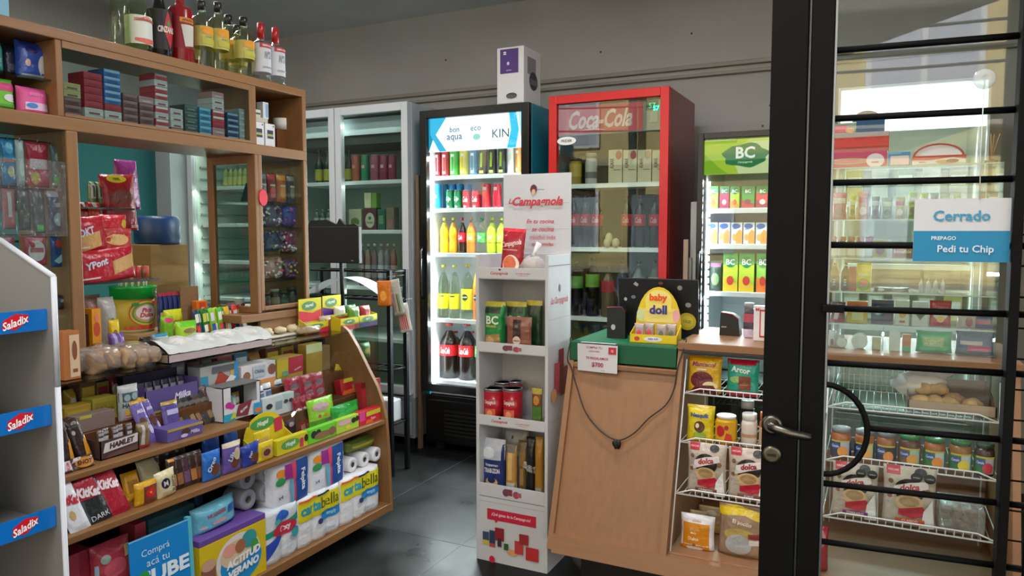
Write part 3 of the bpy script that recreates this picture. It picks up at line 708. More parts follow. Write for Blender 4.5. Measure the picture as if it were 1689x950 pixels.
# lever and lock
hl = Geo(); ch = M('6a655e', 'm', rough=.3)
hl.lathe([(.019, 0), (.019, .004), (.014, .008)], ch, 0, 0, 0, 24)
o = hl.obj('lever_rosette', dr); o.location = (.018, -.02, .992); o.rotation_euler = (PI / 2, 0, 0)
g = Geo(); g.tube([(.018, -.02, .995), (.018, -.05, .995), (.028, -.056, .994), (.05, -.058, .988), (.085, -.055, .983)], [.009, .008, .009, .0085, .007], ch, 12); g.obj('lever_handle', dr)
hl = Geo(); hl.lathe([(.017, 0), (.017, .004), (.012, .006)], M('6f675a', 'm', rough=.35), 0, 0, 0, 24); hl.box(-.008, .008, -.0025, .0025, .006, .0075, M('120f0c'))
o = hl.obj('lock_plate', dr); o.location = (.019, -.02, .935); o.rotation_euler = (PI / 2, 0, 0)
# signs on the glass
def on_door(name, x, z, w, h, dec, base, label, cat, y=-.011):
    g = Geo(); g.box(-w / 2, w / 2, -.0006, 0, 0, h, M(base, 'p')); g.decals(lambda u, v, e: (u, -.0006 - e, v), w, h, dec, 'p')
    o = g.obj(name); m = Matrix.Translation((-.19, 1.46, 0)) @ Matrix.Rotation(DA, 4, 'Z') @ Matrix.Translation((x, y - .006, z)); o.matrix_world = m; return tag(o, label, cat)
pA = hit(1507, 330, 'y', 1.5); pB = hit(1660, 432, 'y', 1.5)
on_door('closed_sign', (pA.x + pB.x) / 2 + .19, pB.z, pB.x - pA.x, pA.z - pB.z, [('r', 0, 0, 1, .49, '0e7fae'), ('t', .5, .73, .17, '2f8fb8', 'Cerrado', {'w': .62}), ('t', .32, .375, .06, 'cfe6f2', 'PREPAGO', {'w': .3}), ('t', .55, .19, .15, 'c6dcea', 'Pedi tu Chip', {'w': .78})],
        'c9ccd4', 'white and blue Cerrado sign stuck on the door glass', 'sign')
g = Geo(); g.lathe([(.004, .006), (.006, .008), (.016, .001), (.017, 0)], M('e8eef0', 'film', milk=.35), 0, 0, 0, 20); g.tube([(0, .001, 0), (0, .001, -.001)], .002, M('cccccc'))
o = g.obj('suction_cup'); q = hit(1622, 133, 'y', 1.487); o.location = (q.x, 1.470, q.z); o.rotation_euler = (PI / 2, 0, DA); tag(o, 'clear suction cup holding a thin string on the door glass', 'suction cup')
g = Geo(); g.tube([(0, 0, 0), (-.001, 0, -.12), (0.001, 0, -.2)], .0008, M('d8dde0', 'p')); g.obj('string', o).matrix_parent_inverse = Matrix.Rotation(-PI / 2, 4, 'X')

# ================================================================== GOODS: drinks fridge
def pos(i, n): return 'leftmost' if i == 0 else 'rightmost' if i == n - 1 else ORD[i] + ' from the left'
YB = 4.075
row = [(715, 725, '8e2430', 'dark red'), (726, 738, 'd8343a', 'bright red'), (739, 753, '4cc04a', 'green'), (755, 769, 'e8d22a', 'yellow'), (772, 785, '3f86a8', 'blue grey'), (787, 800, '1c201e', 'black'), (803, 816, '1c201e', 'black'), (819, 832, '23282a', 'black'), (835, 846, 'e6eadc', 'white'), (848, 857, 'e09a4a', 'orange')]
for i, (a, b_, c, nm) in enumerate(row):
    dec = [('r', .3, .1, .7, .85, {'black': '1c201e'}.get(nm, 'f4f4ee')), ('r', .34, .2, .66, .75, c)] if nm != 'black' else [('p', [(.36, .3), (.4, .85), (.46, .8), (.46, .3)], 'b9e03a'), ('p', [(.48, .3), (.49, .85), (.55, .85), (.54, .3)], 'b9e03a'), ('p', [(.57, .3), (.57, .8), (.64, .85), (.63, .3)], 'b9e03a'), ('r', .25, .08, .75, .18, 'd8e06a')]
    place(can(1, 1, c, dec) if 0 else can(R(a, b_, 290, 243, YB, 1.711).w, .165, c, dec), R(a, b_, 290, 243, YB, 1.711), '%s energy can, %s on the glowing fridge top shelf' % (nm, pos(i, len(row))), 'can', 'energy drink cans on the top shelf')
row = [(713, 724, '2aa3d8', 'tall blue', 303), (733, 745, '177a48', 'short green', 313), (746, 758, '177a48', 'short green', 313), (760, 773, 'c2202c', 'short red', 313), (775, 789, 'c2202c', 'short red', 313), (792, 806, 'c81e3a', 'tall red', 302), (810, 823, 'c81e3a', 'tall red', 302)]
for i, (a, b_, c, nm, yt) in enumerate(row):
    s = R(a, b_, 340, yt, YB, 1.506); dec = [('t', .5, .5, .3, 'f2f2ee', 'Up' if 'green' in nm else 'Cola' if 'red' in nm and 'short' in nm else '', {'i': .3, 'w': .6}), ('p', [(.3, .1), (.45, .2), (.7, .12), (.5, .05)], 'e8e8e4')] if 'blue' not in nm else [('r', .3, .45, .7, .55, 'e8f0f6')]
    if dec[0][-2] == '': dec = [('r', .3, .72, .7, .85, 'f0d8d8')]
    place(can(s.w, s.h, c, dec), s, '%s soda can, %s on the second shelf of the glowing fridge' % (nm, pos(i, len(row))), 'can', 'soda cans on the second shelf')
for i in range(4):
    s = R(725 + i * 13, 736 + i * 13, 338, 303, 4.17, 1.506)
    place(can(s.w, s.h, '1f86c0'), s, 'tall blue can in the back row of the second shelf, %s' % pos(i, 4), 'can', 'soda cans on the second shelf')
row = [(723, 736, 'f0cf2a', 'e8e02a', 'yellow juice', None), (738, 751, 'f2b12a', 'e8d02a', 'yellow orange juice', None), (753, 765, '2a1008', 'c8102e', 'small cola', 'c8102e'), (767, 781, 'f08a1c', 'f08a2a', 'orange soda', 'f5a030'), (784, 798, 'dfeee6', '1f9a4e', 'clear lemon soda', '2aa84a'), (800, 815, 'c6dc3a', 'c8e03a', 'lime soda', 'd2e84a'), (817, 830, 'c6dc3a', 'c8e03a', 'lime soda', 'd2e84a')]
for i, (a, b_, liq, cp, nm, lb) in enumerate(row):
    s = R(a, b_, 416, 359, YB, 1.223)
    place(bottle(s.w, s.h, liq, .84, cp, (.32, .58, lb, [('t', .5, .5, .5, 'f6f6f2', 'Cola' if 'cola' in nm else 'Fan' if 'orange' in nm else 'Spr', {'i': .3, 'w': .55})]) if lb else None, 'soda', lk='clear' if 'clear' in nm else 'g', caph=.07), s,
          '%s bottle, %s on the third shelf of the glowing fridge' % (nm, pos(i, len(row))), 'bottle', 'small bottles on the third shelf')
for i, (a, b_) in enumerate([(720, 735), (738, 753), (757, 776), (778, 790)]):
    s = R(a, b_, 527, 437, YB, .801)
    place(bottle(s.w, s.h, 'dfe6d8' if i < 3 else 'f08a1c', .84, 'e6e02a', (.18, .46 if i < 2 else .56, 'eae42a' if i < 3 else 'f07a2a', [('r', .2, .8, .8, .9, '4a5a2a')] if i < 2 else [('e', .5, .6, .28, .15, '2a3a2a'), ('t', .5, .6, .12, 'f0f0d0', 'pomelo', {'w': .45})]), 'plain', lk='clear' if i < 3 else 'g', caph=.04), s,
          'clear large soda bottle with yellow label, %s on the fourth fridge shelf' % pos(i, 4) if i < 3 else 'large orange soda bottle half hidden by the white stand on the fourth fridge shelf', 'bottle', 'large bottles on the fourth shelf')
for i, (a, b_) in enumerate([(720, 747), (751, 777), (779, 800)]):
    s = R(a, b_, 630, 535, YB + .02, .401)
    place(bottle(s.w, s.h, '1c0d08' if i < 2 else 'dfeee4', .84, 'd01a26' if i < 2 else '2a9a4a', (.42, .62, 'c8141e' if i < 2 else '3aa84a', [('t', .5, .5, .6, 'f4f0ee', 'Coca-Cola' if i < 2 else 'Sprite', {'i': .35, 'w': .62})]), 'plain', lk='g' if i < 2 else 'clear', caph=.035), s,
          'large cola bottle with red label, %s on the bottom fridge shelf' % ('leftmost' if i == 0 else 'second from the left') if i < 2 else 'large lemon soda bottle partly hidden by the white stand on the bottom fridge shelf', 'bottle', 'large bottles on the bottom shelf')
for i in range(2):
    s = R(733 + 27 * i, 756 + 27 * i, 628, 548, 4.25, .401)
    place(bottle(s.w, s.h, '1c0d08', .84, 'd01a26', (.42, .62, 'c8141e', []), 'plain', caph=.035), s, 'cola bottle in the back row of the bottom fridge shelf, %s' % ('left' if i == 0 else 'right'), 'bottle', 'large bottles on the bottom shelf')

# printer carton on the fridge
s = R(820, 864, 166, 69, 4.02, 2.116); o = carton('appliance_carton', s.w, .34, .24, 'd9d9dc', [('r', .12, .55, .8, .97, '4a2a78'), ('e', .42, .72, .05, .03, 'd8c8e8'), ('t', .45, .6, .03, 'cbb8e0', 'system'), ('t', .3, .9, .05, 'ffffff', '=', {'w': .1}), ('e', .55, .16, .2, .05, '3a3a40'), ('r', .4, .12, .7, .17, '55555a'), ('r', .05, .02, .95, .04, 'a8a8ac')])
g = Geo(); xx = s.w / 2; SS = lambda u, v, e: (xx + e, .12 + u, v); g.decals(SS, .24, .34, [('r', .2, .55, .7, .85, '8a8a90'), ('e', .55, .45, .25, .16, '3c3c42'), ('r', .35, .38, .8, .48, '6a6a70')], 'p'); g.obj('side_print', o)
place(o, s, 'white carton with purple panel and machine picture standing on top of the black fridge', 'carton')

# ------------------------------------------------------------------ cola fridge
YB = 4.02
s = R(936, 955, 303, 258, YB, 1.629); place(jar(s.w, s.h, 'a08a3e', '3e3a34', (.3, .75, 'b49a4a', []), 'jar'), s, 'round yellow brown jar, leftmost on the top shelf of the red fridge', 'jar')
s = R(962, 981, 303, 252, YB, 1.629); place(jar(s.w, s.h, 'b8b8b4', '9a9a96', (.2, .4, '6a6a6a', []), 'jar'), s, 'tall white jar beside the yellow jar in the red fridge', 'jar')
for i in range(4):
    s = R(1003 + 24 * i, 1026 + 24 * i, 303, 247, YB, 1.629)
    place(carton('milk_carton', s.w - .002, s.h, .07, 'c9bfa2', [('e', .75, .84, .22, .13, 'a8483c' if i < 2 else 'b89a80'), ('t', .26, .6, .12, '6a4436', 'ALMAR', {'r': 90, 'w': .3}), ('r', .4, .4, .9, .42, '8a6a58')]), s, 'cream milk carton, %s of the four in the red fridge' % pos(i, 4), 'carton', 'milk cartons in the red fridge')
for i, a in enumerate([934, 953, 972, 1022, 1043, 1068]):
    s = R(a, a + 18, 408, 322, YB, 1.269)
    place(bottle(s.w, s.h, '1a0d0a', .84, '6a1a1e', (.42, .64, 'b8202c', [('t', .5, .5, .5, 'd8b0b0', 'Cola', {'i': .3, 'w': .6})]), 'plain', caph=.035), s, 'dark cola bottle, %s on the second shelf of the red fridge' % pos(i, 6), 'bottle', 'cola bottles in the red fridge')
for i, (a, y) in enumerate([(1000, 392), (1012, 405), (998, 407)]):
    q = hit(a + 5, y, 'y', 4.0); g = Geo(); g.blob((0, 0, 0), (.022, .022, .028 if i else .034), M('cfc59a', 'p', rough=.4), 14)
    o = g.obj('egg'); z = [1.269 + .028 * 2 - .004, 1.269 + .028, 1.269 + .028][i]; o.location = (q.x, 3.985 + (.01 if i == 0 else 0), z); tag(o, ['pale egg resting on top of the two others in the red fridge', 'right pale egg of the bottom pair in the red fridge', 'left pale egg of the bottom pair in the red fridge'][i], 'egg', 'eggs in the red fridge')
for i, (a, w_, lc, liq, yt) in enumerate([(937, 20, '5a9a3a', '56685a', 430), (962, 22, '6aa83a', '5e7264', 425), (988, 22, 'b0283a', '6a5a44', 440), (1014, 18, '2a4a8a', '3a4450', 430), (1040, 20, '9a9a90', '5a6a64', 430), (1066, 20, '9a9a90', '5a6a64', 430)]):
    s = R(a, a + w_, 523, yt, YB, .87)
    place(bottle(s.w, s.h, liq, .84, '3a4a3a', (.5, .72, lc, []), 'plain', lk='clear' if i < 2 else 'g', caph=.04), s, '%s labelled bottle, %s on the third shelf of the red fridge' % (['green', 'bright green', 'red', 'blue', 'grey', 'grey'][i], pos(i, 6)), 'bottle', 'bottles on the third shelf of the red fridge')
# boards between the fridges
for i, (a, b_, yt) in enumerate([(1126, 1134, 395), (1134, 1140, 425), (1137, 1148, 333)]):
    s = R(a, b_, 560, yt, 4.0 + .02 * i); g = Geo(); g.box(-s.w / 2, s.w / 2, 0, .015, FL, s.z + s.h, M(['a8937c', '8c8a84', 'a9aba6'][i]), .002)
    o = g.obj('board'); o.location = (s.x - .005, s.y, 0); tag(o, ['brown narrow board leaning between the red and the green fridge', 'thin grey board between two other boards beside the red fridge', 'pale grey tall board between the red and the green fridge'][i], 'board')
for (x, c, n_) in ((-2.665, '6a5038', 'brown upright wooden slat between the white and the black fridge'),):
    g = Geo(); g.box(-.012, .012, 0, .03, 0, 1.78, M(c, 'wood'), .002); o = g.obj('timber_plank'); o.location = (x, 4.0, FL); tag(o, n_, 'slat')
for i, (x, c) in enumerate(((-1.79, 'a98a58'), (-1.755, '8a6a3a'))):
    g = Geo(); g.box(-.014, .014, 0, .2, 0, 1.72, M(c, 'wood'), .002); o = g.obj('wooden_board'); o.location = (x, 4.05, FL); tag(o, ['lighter', 'darker'][i] + ' brown board standing between the black and the red fridge', 'board')

# ------------------------------------------------------------------ juice fridge
YB = 4.01
def bc(w, h, front, accent, fruit, name='juice_carton', big=False, d=.05):
    return carton(name, w, h, d, front, [('r', 0, .72, 1, 1, '3a9a4a'), ('e', .5, .78, .36, .14, '0f7a46'), ('t', .5, .78, .15, 'f2fbf0', 'BC', {'w': .6}), ('p', [(0, 0), (0, .4), (1, .2), (1, 0)], accent), ('e', .5, .3, .24, .12, fruit)], bev=.002)
for i, (a, b_, f, ac, fr) in enumerate([(1169, 1184, '9ac83a', 'e8902a', 'e85a2a'), (1187, 1202, 'c83a5a', 'a81a3a', 'f0c0c8'), (1204, 1219, 'a8c83a', 'e8902a', 'e8602a'), (1223, 1244, '3a8a3a', 'a8283a', '7a1a3a'), (1247, 1268, 'c83a4a', '8a1a3a', 'f2d0d0')]):
    s = R(a, b_, 343, 307, YB, 1.478); place(bc(s.w, s.h, f, ac, fr), s, 'small juice carton, %s on the top shelf of the green fridge' % pos(i, 5), 'juice carton', 'small juice cartons')
for i in range(5):
    s = R(1165 + 20.3 * i, 1183 + 20.3 * i, 403, 367, YB, 1.291)
    place(carton('juice_carton', s.w, s.h, .05, 'e9ecf2', [('e', .45, .84, .4, .12, '2a5aa8'), ('r', .1, .7, .5, .73, '6a8ac8'), ('p', [(.45, .05), (.45, .5), (.75, .7), (1, .6), (1, .05)], 'f0903a'), ('e', .3, .35, .22, .14, 'f2a04a')]), s, 'white and orange juice carton, %s of five on the middle shelf' % pos(i, 5), 'juice carton', 'white and orange juice cartons')
s = R(1168, 1190, 480, 430, YB, 1.041); place(pouch('juice_pouch', s.w, s.h, .05, '3a4a40', [('r', .1, .8, .9, .92, '9a5a9a'), ('e', .5, .4, .3, .2, '7a9a6a')]), s, 'dark juice pouch left of the big green cartons', 'pouch')
for i, (a, b_, f, ac) in enumerate([(1192, 1216, 'b8d03a', 'e8c02a'), (1218, 1243, 'b8d03a', 'e8c02a'), (1247, 1268, '8ac04a', 'f07a2a')]):
    s = R(a, b_, 480, 418, YB, 1.041); place(bc(s.w, s.h, f, ac, 'c83a2a', d=.07), s, 'large green juice carton, %s on the lower shelf of the green fridge' % pos(i, 3), 'juice carton', 'large juice cartons')

# ------------------------------------------------------------------ glass door fridge
YB = 4.09
for i, (a, b_, c, cl) in enumerate([(577, 589, 'b8604a', 'coral'), (593, 604, '2f7a58', 'green'), (608, 621, '9c4a5e', 'rose'), (623, 636, '8a2a48', 'crimson'), (638, 649, '8a2a48', 'crimson')]):
    s = R(a, b_, 294, 255, YB, 1.701); place(can(s.w, s.h, c, [('r', .3, .5, .7, .62, 'c8a0a0')]), s, '%s tall can, %s on the top shelf of the white fridge' % (cl, pos(i, 5)), 'can', 'tall cans in the white fridge')
for i, a in enumerate([517, 531, 566]):
    s = R(a, a + 11, 296, 247, YB, 1.701); place(bottle(s.w, s.h, '1a2a20', .9, '3a4a2a', (.08, .42, 'a8a03a', []), 'wine'), s, 'dark green bottle, yellow label, %s in the white fridge' % pos(i, 3), 'bottle', 'green bottles in the white fridge')
bx = [(576, 596, 345, 0, 'a8a88a', [('e', .5, .4, .35, .2, '5a6a3a')], 'pale carton with green print at the left of the wine boxes'), (600, 621, 343, 0, '5a2030', [('e', .5, .45, .36, .34, 'b8b8a0'), ('e', .5, .55, .12, .08, '4a6a4a'), ('t', .5, .35, .08, '3a2a2a', 'Termidor', {'w': .5})], 'maroon wine box with pale oval label'),
      (623, 635, 345, 0, '2f5a48', [('r', .2, .3, .8, .7, '6a8a6a')], 'dark green carton right of the maroon wine box'), (637, 650, 342, 0, '7a6a58', [('r', .2, .1, .8, .5, '9a6a6a')], 'brown carton at the right end of the wine box shelf')]
for a, b_, yt, _, c, dec, lab in bx:
    s = R(a, b_, 381, yt, YB, 1.371); place(carton('wine_box', s.w, s.h, .06, c, dec), s, lab, 'carton', 'cartons in the white fridge')
for a, b_, c, lab in [(601, 612, 'c8c69a', 'cream small carton lying on top of the maroon wine box'), (613, 621, '6f9a3a', 'small green carton on top of the maroon wine box')]:
    zb = R(600, 621, 381, 343, YB, 1.371); s = R(a, b_, 342, 318, YB, 1.371 + zb.h + .001); place(carton('small_carton', s.w, s.h, .05, c), s, lab, 'carton')
for i in range(6):
    s = R(590 + 10.5 * i, 599 + 10.5 * i, 470, 402, YB, .991); place(bottle(s.w, s.h, ['6a4a48', '8a6a64', '7a5a5c', '8a8a90', '6f6a78', '8a5a58'][i], .86, 'c8c8c8', (.2, .5, ['9a8a88', 'a8a0a0', '8a7a88', 'c0c0c8', '8a90a8', 'b09a98'][i], []), 'plain'), s, 'dim pinkish bottle, %s on the third shelf of the white fridge' % pos(i, 6), 'bottle', 'bottles on the third shelf of the white fridge')
for i in range(3):
    s = R(516 + 10 * i, 524 + 10 * i, 381, 345, YB, 1.371); place(bottle(s.w, s.h, '3a4a44', .86, '8a9aa8', (.3, .6, '9aa0a0', []), 'plain'), s, 'small dark bottle behind the left pane of the white fridge, %s' % pos(i, 3), 'bottle', 'small bottles in the white fridge')
# seen through the hatch and side glass: leftmost door
for i in range(6):
    s = R(366 + 8 * i, 373 + 8 * i, 296, 275, YB, 1.701); place(bottle(s.w, .15, '8a8a4a', .9, '7a6a4a', (.1, .5, 'b8b06a', []), 'plain'), s, 'yellow labelled bottle seen through the cabinet side glass, %s' % pos(i, 6), 'bottle', 'yellow labelled bottles in the white fridge')

# ------------------------------------------------------------------ display cooler
rnd = random.Random(4)
for j, z in enumerate((1.5, .9)):
    for i in range(5):
        x = -.12 + i * .11; c = ['b8b070', 'c8c4b0', '9aa89a', 'd0ccc0', 'a8a08a'][(i + j) % 5]; g = carton('dairy_carton', .075, .15 + .03 * rnd.random(), .06, c, [('r', .1, .5, .9, .8, 'e4e2da')])
        g.location = (x, 4.06, z + .001); tag(g, 'pale carton, %s on the %s shelf of the white cooler' % (pos(i, 5), ['upper', 'lower'][j]), 'carton', 'cartons in the white cooler')

# ================================================================== white supermarket stand
st = empty('cardboard_stand', 'white cardboard shelf stand with red script lettering, in front of the wooden counter', 'display stand')
wc = M('c6c7cd', 'p'); wd = M('b9bac0', 'p')
SX0, SX1, SY0, SY1 = -1.527, -1.192, 2.73, 2.965
def spart(name, boxes, mat=wc, bev=.001):
    g = Geo()
    for b_ in boxes: g.box(*b_, mat, bev)
    return g
spart('p', [(SX0, SX0 + .014, SY0, SY1, FL, 1.262)]).obj('side_panel', st)
g = spart('p', [(SX1 - .014, SX1, SY0, SY1, FL, 1.262)])
S = lambda u, v, e: (SX1 + e, (SY0 + SY1) / 2 + u, v + FL)
g.decals(S, SY1 - SY0, 1.322, [('r', 0, .965, 1, .968, '5a5a60'), ('t', .5, .855, .028, 'c8303e', 'La Campagnola', {'i': .35, 'w': .78}), ('e', .5, .895, .035, .012, '3a2a2a'), ('r', 0, .80, 1, .801, '9a9aa0'), ('r', .45, .64, .68, .70, '8a1f38'), ('r', .25, .56, .48, .66, 'c04a58'), ('e', .22, .56, .12, .022, 'd89a6a'), ('r', .5, .55, .85, .64, '6a2a2a'),
    ('t', .5, .34, .03, 'c8303e', 'La', {'r': 90, 'w': .2}), ('t', .5, .27, .035, 'c8303e', 'Campagnola', {'r': 90, 'i': .3, 'w': .12}), ('r', 0, .48, 1, .481, '9a9aa0')], 'p'); g.obj('side_panel', st)
spart('p', [(SX0 + .014, SX1 - .014, SY1 - .012, SY1, FL, 1.262)], wd).obj('back_panel', st)
SSZ = [1.163, .852, .537, .227]; SFH = [.045, .04, .042, .055]
for k, (z, fh) in enumerate(zip(SSZ, SFH)):
    g = Geo(); g.box(SX0 + .014, SX1 - .014, SY0 + .004, SY1 - .012, z - .004, z, wd); g.obj('shelf', st)
    g = Geo(); g.box(SX0 + .014, SX1 - .014, SY0, SY0 + .004, z, z + fh, wc, .0005)
    S = lambda u, v, e, z=z: ((SX0 + SX1) / 2 + u, SY0 - e, z + v)
    if k in (0, 2): dec = [('t', .32, .45, .36, 'c04a56', 'Campagnola', {'i': .35, 'w': .27}), ('e', .33, .82, .02, .08, '3a2a3a'), ('t', .68, .5, .15, 'c86a74', 'con todo el sabor', {'w': .36}), ('t', .68, .3, .12, 'c86a74', 'de siempre para vos', {'w': .32})]
    else: dec = [('e', .42, .5, .05, .3, '6a3a58'), ('r', .44, .3, .52, .8, '7a3a4a'), ('e', .58, .45, .05, .28, 'a04858'), ('r', .6, .3, .66, .65, 'b0606a')]
    g.decals(S, SX1 - SX0 - .028, fh, dec, 'p'); g.obj('shelf_front', st)
g = Geo(); g.box(SX0 + .014, SX1 - .014, SY0, SY0 + .004, FL, .222, wc, .0005)
S = lambda u, v, e: ((SX0 + SX1) / 2 + u, SY0 - e, FL + v)
g.decals(S, SX1 - SX0 - .028, .282, [('r', 0, .93, 1, .935, '8a8a90'), ('r', .13, .66, .88, .83, 'c01f3e'), ('p', [(.24, .66), (.3, .66), (.27, .62)], 'c01f3e'), ('t', .5, .75, .06, 'f0c8d0', '\u00a1Qu\u00e9 ganas de la Campagnola!', {'w': .6}), ('r', .06, .26, .16, .46, '3a4a6a'), ('r', .06, .26, .16, .33, 'c8b040'), ('r', .17, .24, .26, .5, '2a3a5a'), ('r', .17, .24, .26, .3, 'b04a4a'),
    ('r', .26, .36, .4, .56, '8a1f2a'), ('r', .3, .27, .36, .4, '3a2a3a'), ('r', .4, .24, .47, .34, '2f5a2a'), ('e', .53, .22, .08, .05, 'd89a6a'), ('r', .57, .22, .7, .42, 'b83a3a'), ('r', .64, .38, .78, .54, '9a2a2a'), ('r', .74, .16, .93, .36, 'b82a30'), ('e', .22, .06, .045, .055, 'c01f3e')], 'p'); g.obj('front_panel', st)
g = Geo(); hx0, hx1 = -1.515, -1.19; g.box(hx0, hx1, SY1 + .001, SY1 + .005, .9, 1.61, wc, .0005)
S = lambda u, v, e: ((hx0 + hx1) / 2 + u, SY1 + .001 - e, 1.22 + v)
g.decals(S, hx1 - hx0, .39, [('r', .02, .67, .98, .673, '8f9096'), ('r', .02, .38, .98, .383, '9a9aa0'), ('e', .46, .83, .05, .05, '5a2a30'), ('e', .46, .8, .028, .03, 'd8a890'), ('r', .5, .82, .62, .825, '5a5a60'), ('t', .13, .7, .06, 'b8404c', 'La', {'i': .3, 'w': .1}), ('t', .52, .68, .13, 'c03240', 'Campagnola', {'i': .35, 'w': .74, 'b': .03}),
    ('t', .56, .47, .05, 'c4505c', 'En tu cocina', {'i': .3, 'w': .6}), ('t', .6, .38, .05, 'c4505c', 'se cocina', {'i': .3, 'w': .5}), ('t', .6, .29, .05, 'c87a84', 'mucho m\u00e1s', {'w': .5}), ('t', .6, .21, .05, 'c4505c', 'que comidas', {'i': .1, 'w': .52})], 'p'); g.obj('header_board', st)
s = R(820, 858, 440, 376, 2.80, 1.164); place(pouch('sauce_pouch', s.w, s.h, .045, 'a01e2c', [('r', 0, .93, 1, 1, 'd03040'), ('t', .5, .68, .14, 'f0d0d0', 'Campagnola', {'i': .35, 'r': 12, 'w': .85}), ('r', .1, .55, .8, .57, 'd8a0a0'), ('e', .55, .26, .36, .2, 'f0ddd0'), ('e', .5, .28, .28, .16, 'd86a4a')], seed=2), s, 'red sauce pouch with meatball picture on top of the white stand', 'pouch', tilt=-.06, roll=.06)
g = Geo(); fm = M('e8e6e0', 'film', milk=.4)
g.blob((0, .045, .05), (.06, .045, .045), fm, 14, .4, 3)
g.tube([(0, .045, .085), (.004, .045, .105), (.026, .045, .145)], [.014, .006, .014], M('e4e2e0', 'p'))
o = g.obj('plastic_bag'); n_ = Geo()
for i in range(16): n_.blob(((-.04 + .08 * rnd.random()), (.045 + .05 * (rnd.random() - .5)), .03 + .035 * rnd.random()), (.012, .008, .007), M('c9ab84', 'p'), 8, .2, i)
n_.obj('nuts', o)['kind'] = 'stuff'
s = R(855, 890, 442, 410, 2.78, 1.164); place(o, s, 'knotted clear plastic bag of nuts on top of the white stand', 'bag of nuts')
for i, (a, b_, y0, yy) in enumerate([(795, 829, 496, 2.78), (834, 866, 496, 2.83), (868, 892, 494, 2.84)]):
    s = R(a, b_, 566, y0, yy, .853); dec = [('r', 0, .9, 1, 1, 'c0b040'), ('r', .1, .76, .85, .88, '2a3a2a'), ('t', .5, .62, .18, 'e8eee4', 'BC', {'w': .7, 'b': .03}), ('t', .45, .5, .07, 'd8c860', 'muesli', {'w': .5}), ('p', [(.1, 0), (.15, .3), (.85, .34), (.9, 0)], 'a9824e'), ('e', .4, .18, .2, .1, 'c4a070')]
    place(pouch('granola_pouch', s.w, s.h - .005, .05 if i == 0 else .03, '1f8a44' if i == 0 else ('2c6a3c' if i == 1 else '28462c'), dec if i < 2 else dec[:2], seed=i + 8, taper=-.06), s, ['front green granola pouch with BC lettering on the white stand', 'green pouch behind the clear nut bag on the white stand', 'dark green pouch at the right side of the second stand level'][i], 'pouch', 'granola pouches on the stand')
s = R(833, 875, 566, 523, 2.755, .853); place(pouch('seed_bag', s.w, s.h, .03, '8a5240', [('r', 0, .75, 1, 1, '9a6a5c'), ('r', .3, .4, .62, .92, '3a2424'), ('e', .46, .34, .16, .12, 'd8c8b8'), ('t', .46, .34, .06, '6a4a3a', 'natural', {'w': .24}), ('r', .4, .7, .52, .78, '8a6a5a')], seed=4), s, 'clear bag of reddish brown seeds in front of the green pouches', 'bag')
for i, (a, b_, y, yt, yy) in enumerate([(793, 822, 682, 642, 2.76), (824, 853, 682, 642, 2.76), (811, 836, 675, 630, 2.85), (836, 856, 672, 628, 2.86)]):
    s = R(a, b_, y, yt, yy, .538); place(tin(s.w, s.h - (.004 if i > 1 else 0), 'b01c2c', [('t', .5, .6, .15, 'f2e4e4', 'Campagnola', {'i': .35, 'w': .62}), ('r', .2, .1, .8, .42, 'd8604a'), ('e', .5, .26, .16, .12, 'e89a6a')]), s, ['front left', 'front right', 'back left', 'back right'][i] + ' red tomato tin of the four on the white stand', 'tin can', 'tomato tins on the stand')
s = R(876, 893, 688, 641, 2.77, .538); place(pouch('seasoning_packet', s.w, s.h, .02, '4f7a34', [('r', 0, .55, 1, .9, '7a4a2a'), ('r', 0, .86, 1, 1, 'b8a83a'), ('e', .5, .7, .3, .12, 'c8883a'), ('r', 0, 0, 1, .2, '8a3a2a')], seed=6), s, 'green and brown seasoning packet at the right of the tomato tins', 'packet')
pk = [(789, 830, 800, 725, 2.77, '23306e', [('r', 0, .62, 1, 1, 'b8bcc8'), ('e', .4, .75, .25, .1, 'd8dce4'), ('t', .55, .52, .07, 'd8dcec', 'hispaman', {'w': .5}), ('t', .55, .42, .09, 'e8e8f4', 'TIRABUZON', {'w': .62}), ('e', .55, .2, .24, .1, 'd8b060'), ('e', .55, .25, .16, .06, '23306e')], 'blue bag of pasta with silver top on the lowest level of the white stand'),
      (832, 850, 803, 735, 2.78, 'b98a48', [('r', 0, 0, 1, .25, 'c8c4b8'), ('r', .3, .3, .7, .9, 'd8b070'), ('r', .1, .85, .9, 1, '6a6058')], 'amber bag of pasta behind the blue bag'),
      (853, 868, 806, 728, 2.79, '6a5634', [('r', .1, .55, .9, .8, '8a6a3a'), ('r', .3, .2, .7, .5, '9a7a48')], 'dim brown pasta bag in the middle of the lowest level'),
      (866, 880, 808, 722, 2.77, '1f1c1e', [('t', .5, .5, .3, 'd8d4cc', 'DON VICENTE', {'r': 75, 'w': .7})], 'black slim pasta pack with white lettering'),
      (880, 894, 810, 722, 2.775, 'a9772c', [('r', 0, 0, 1, .2, 'a8a49a')], 'mustard pasta pack at the right end of the lowest level')]
for i, (a, b_, y, yt, yy, c, dec, lab) in enumerate(pk):
    s = R(a, b_, y, yt, yy, .228); place(pouch('pasta_bag', s.w, s.h, .05 if i == 0 else .035, c, dec, seed=i + 20), s, lab, 'pasta bag', 'pasta bags on the stand')
s = R(828, 868, 740, 711, 2.86, .228); place(pouch('pasta_bag', s.w, s.h, .05, 'a4a4a8', [('e', .4, .88, .04, .03, '3a3a3a')], seed=31), s, 'silver grey bag standing at the back of the lowest stand level', 'pasta bag')

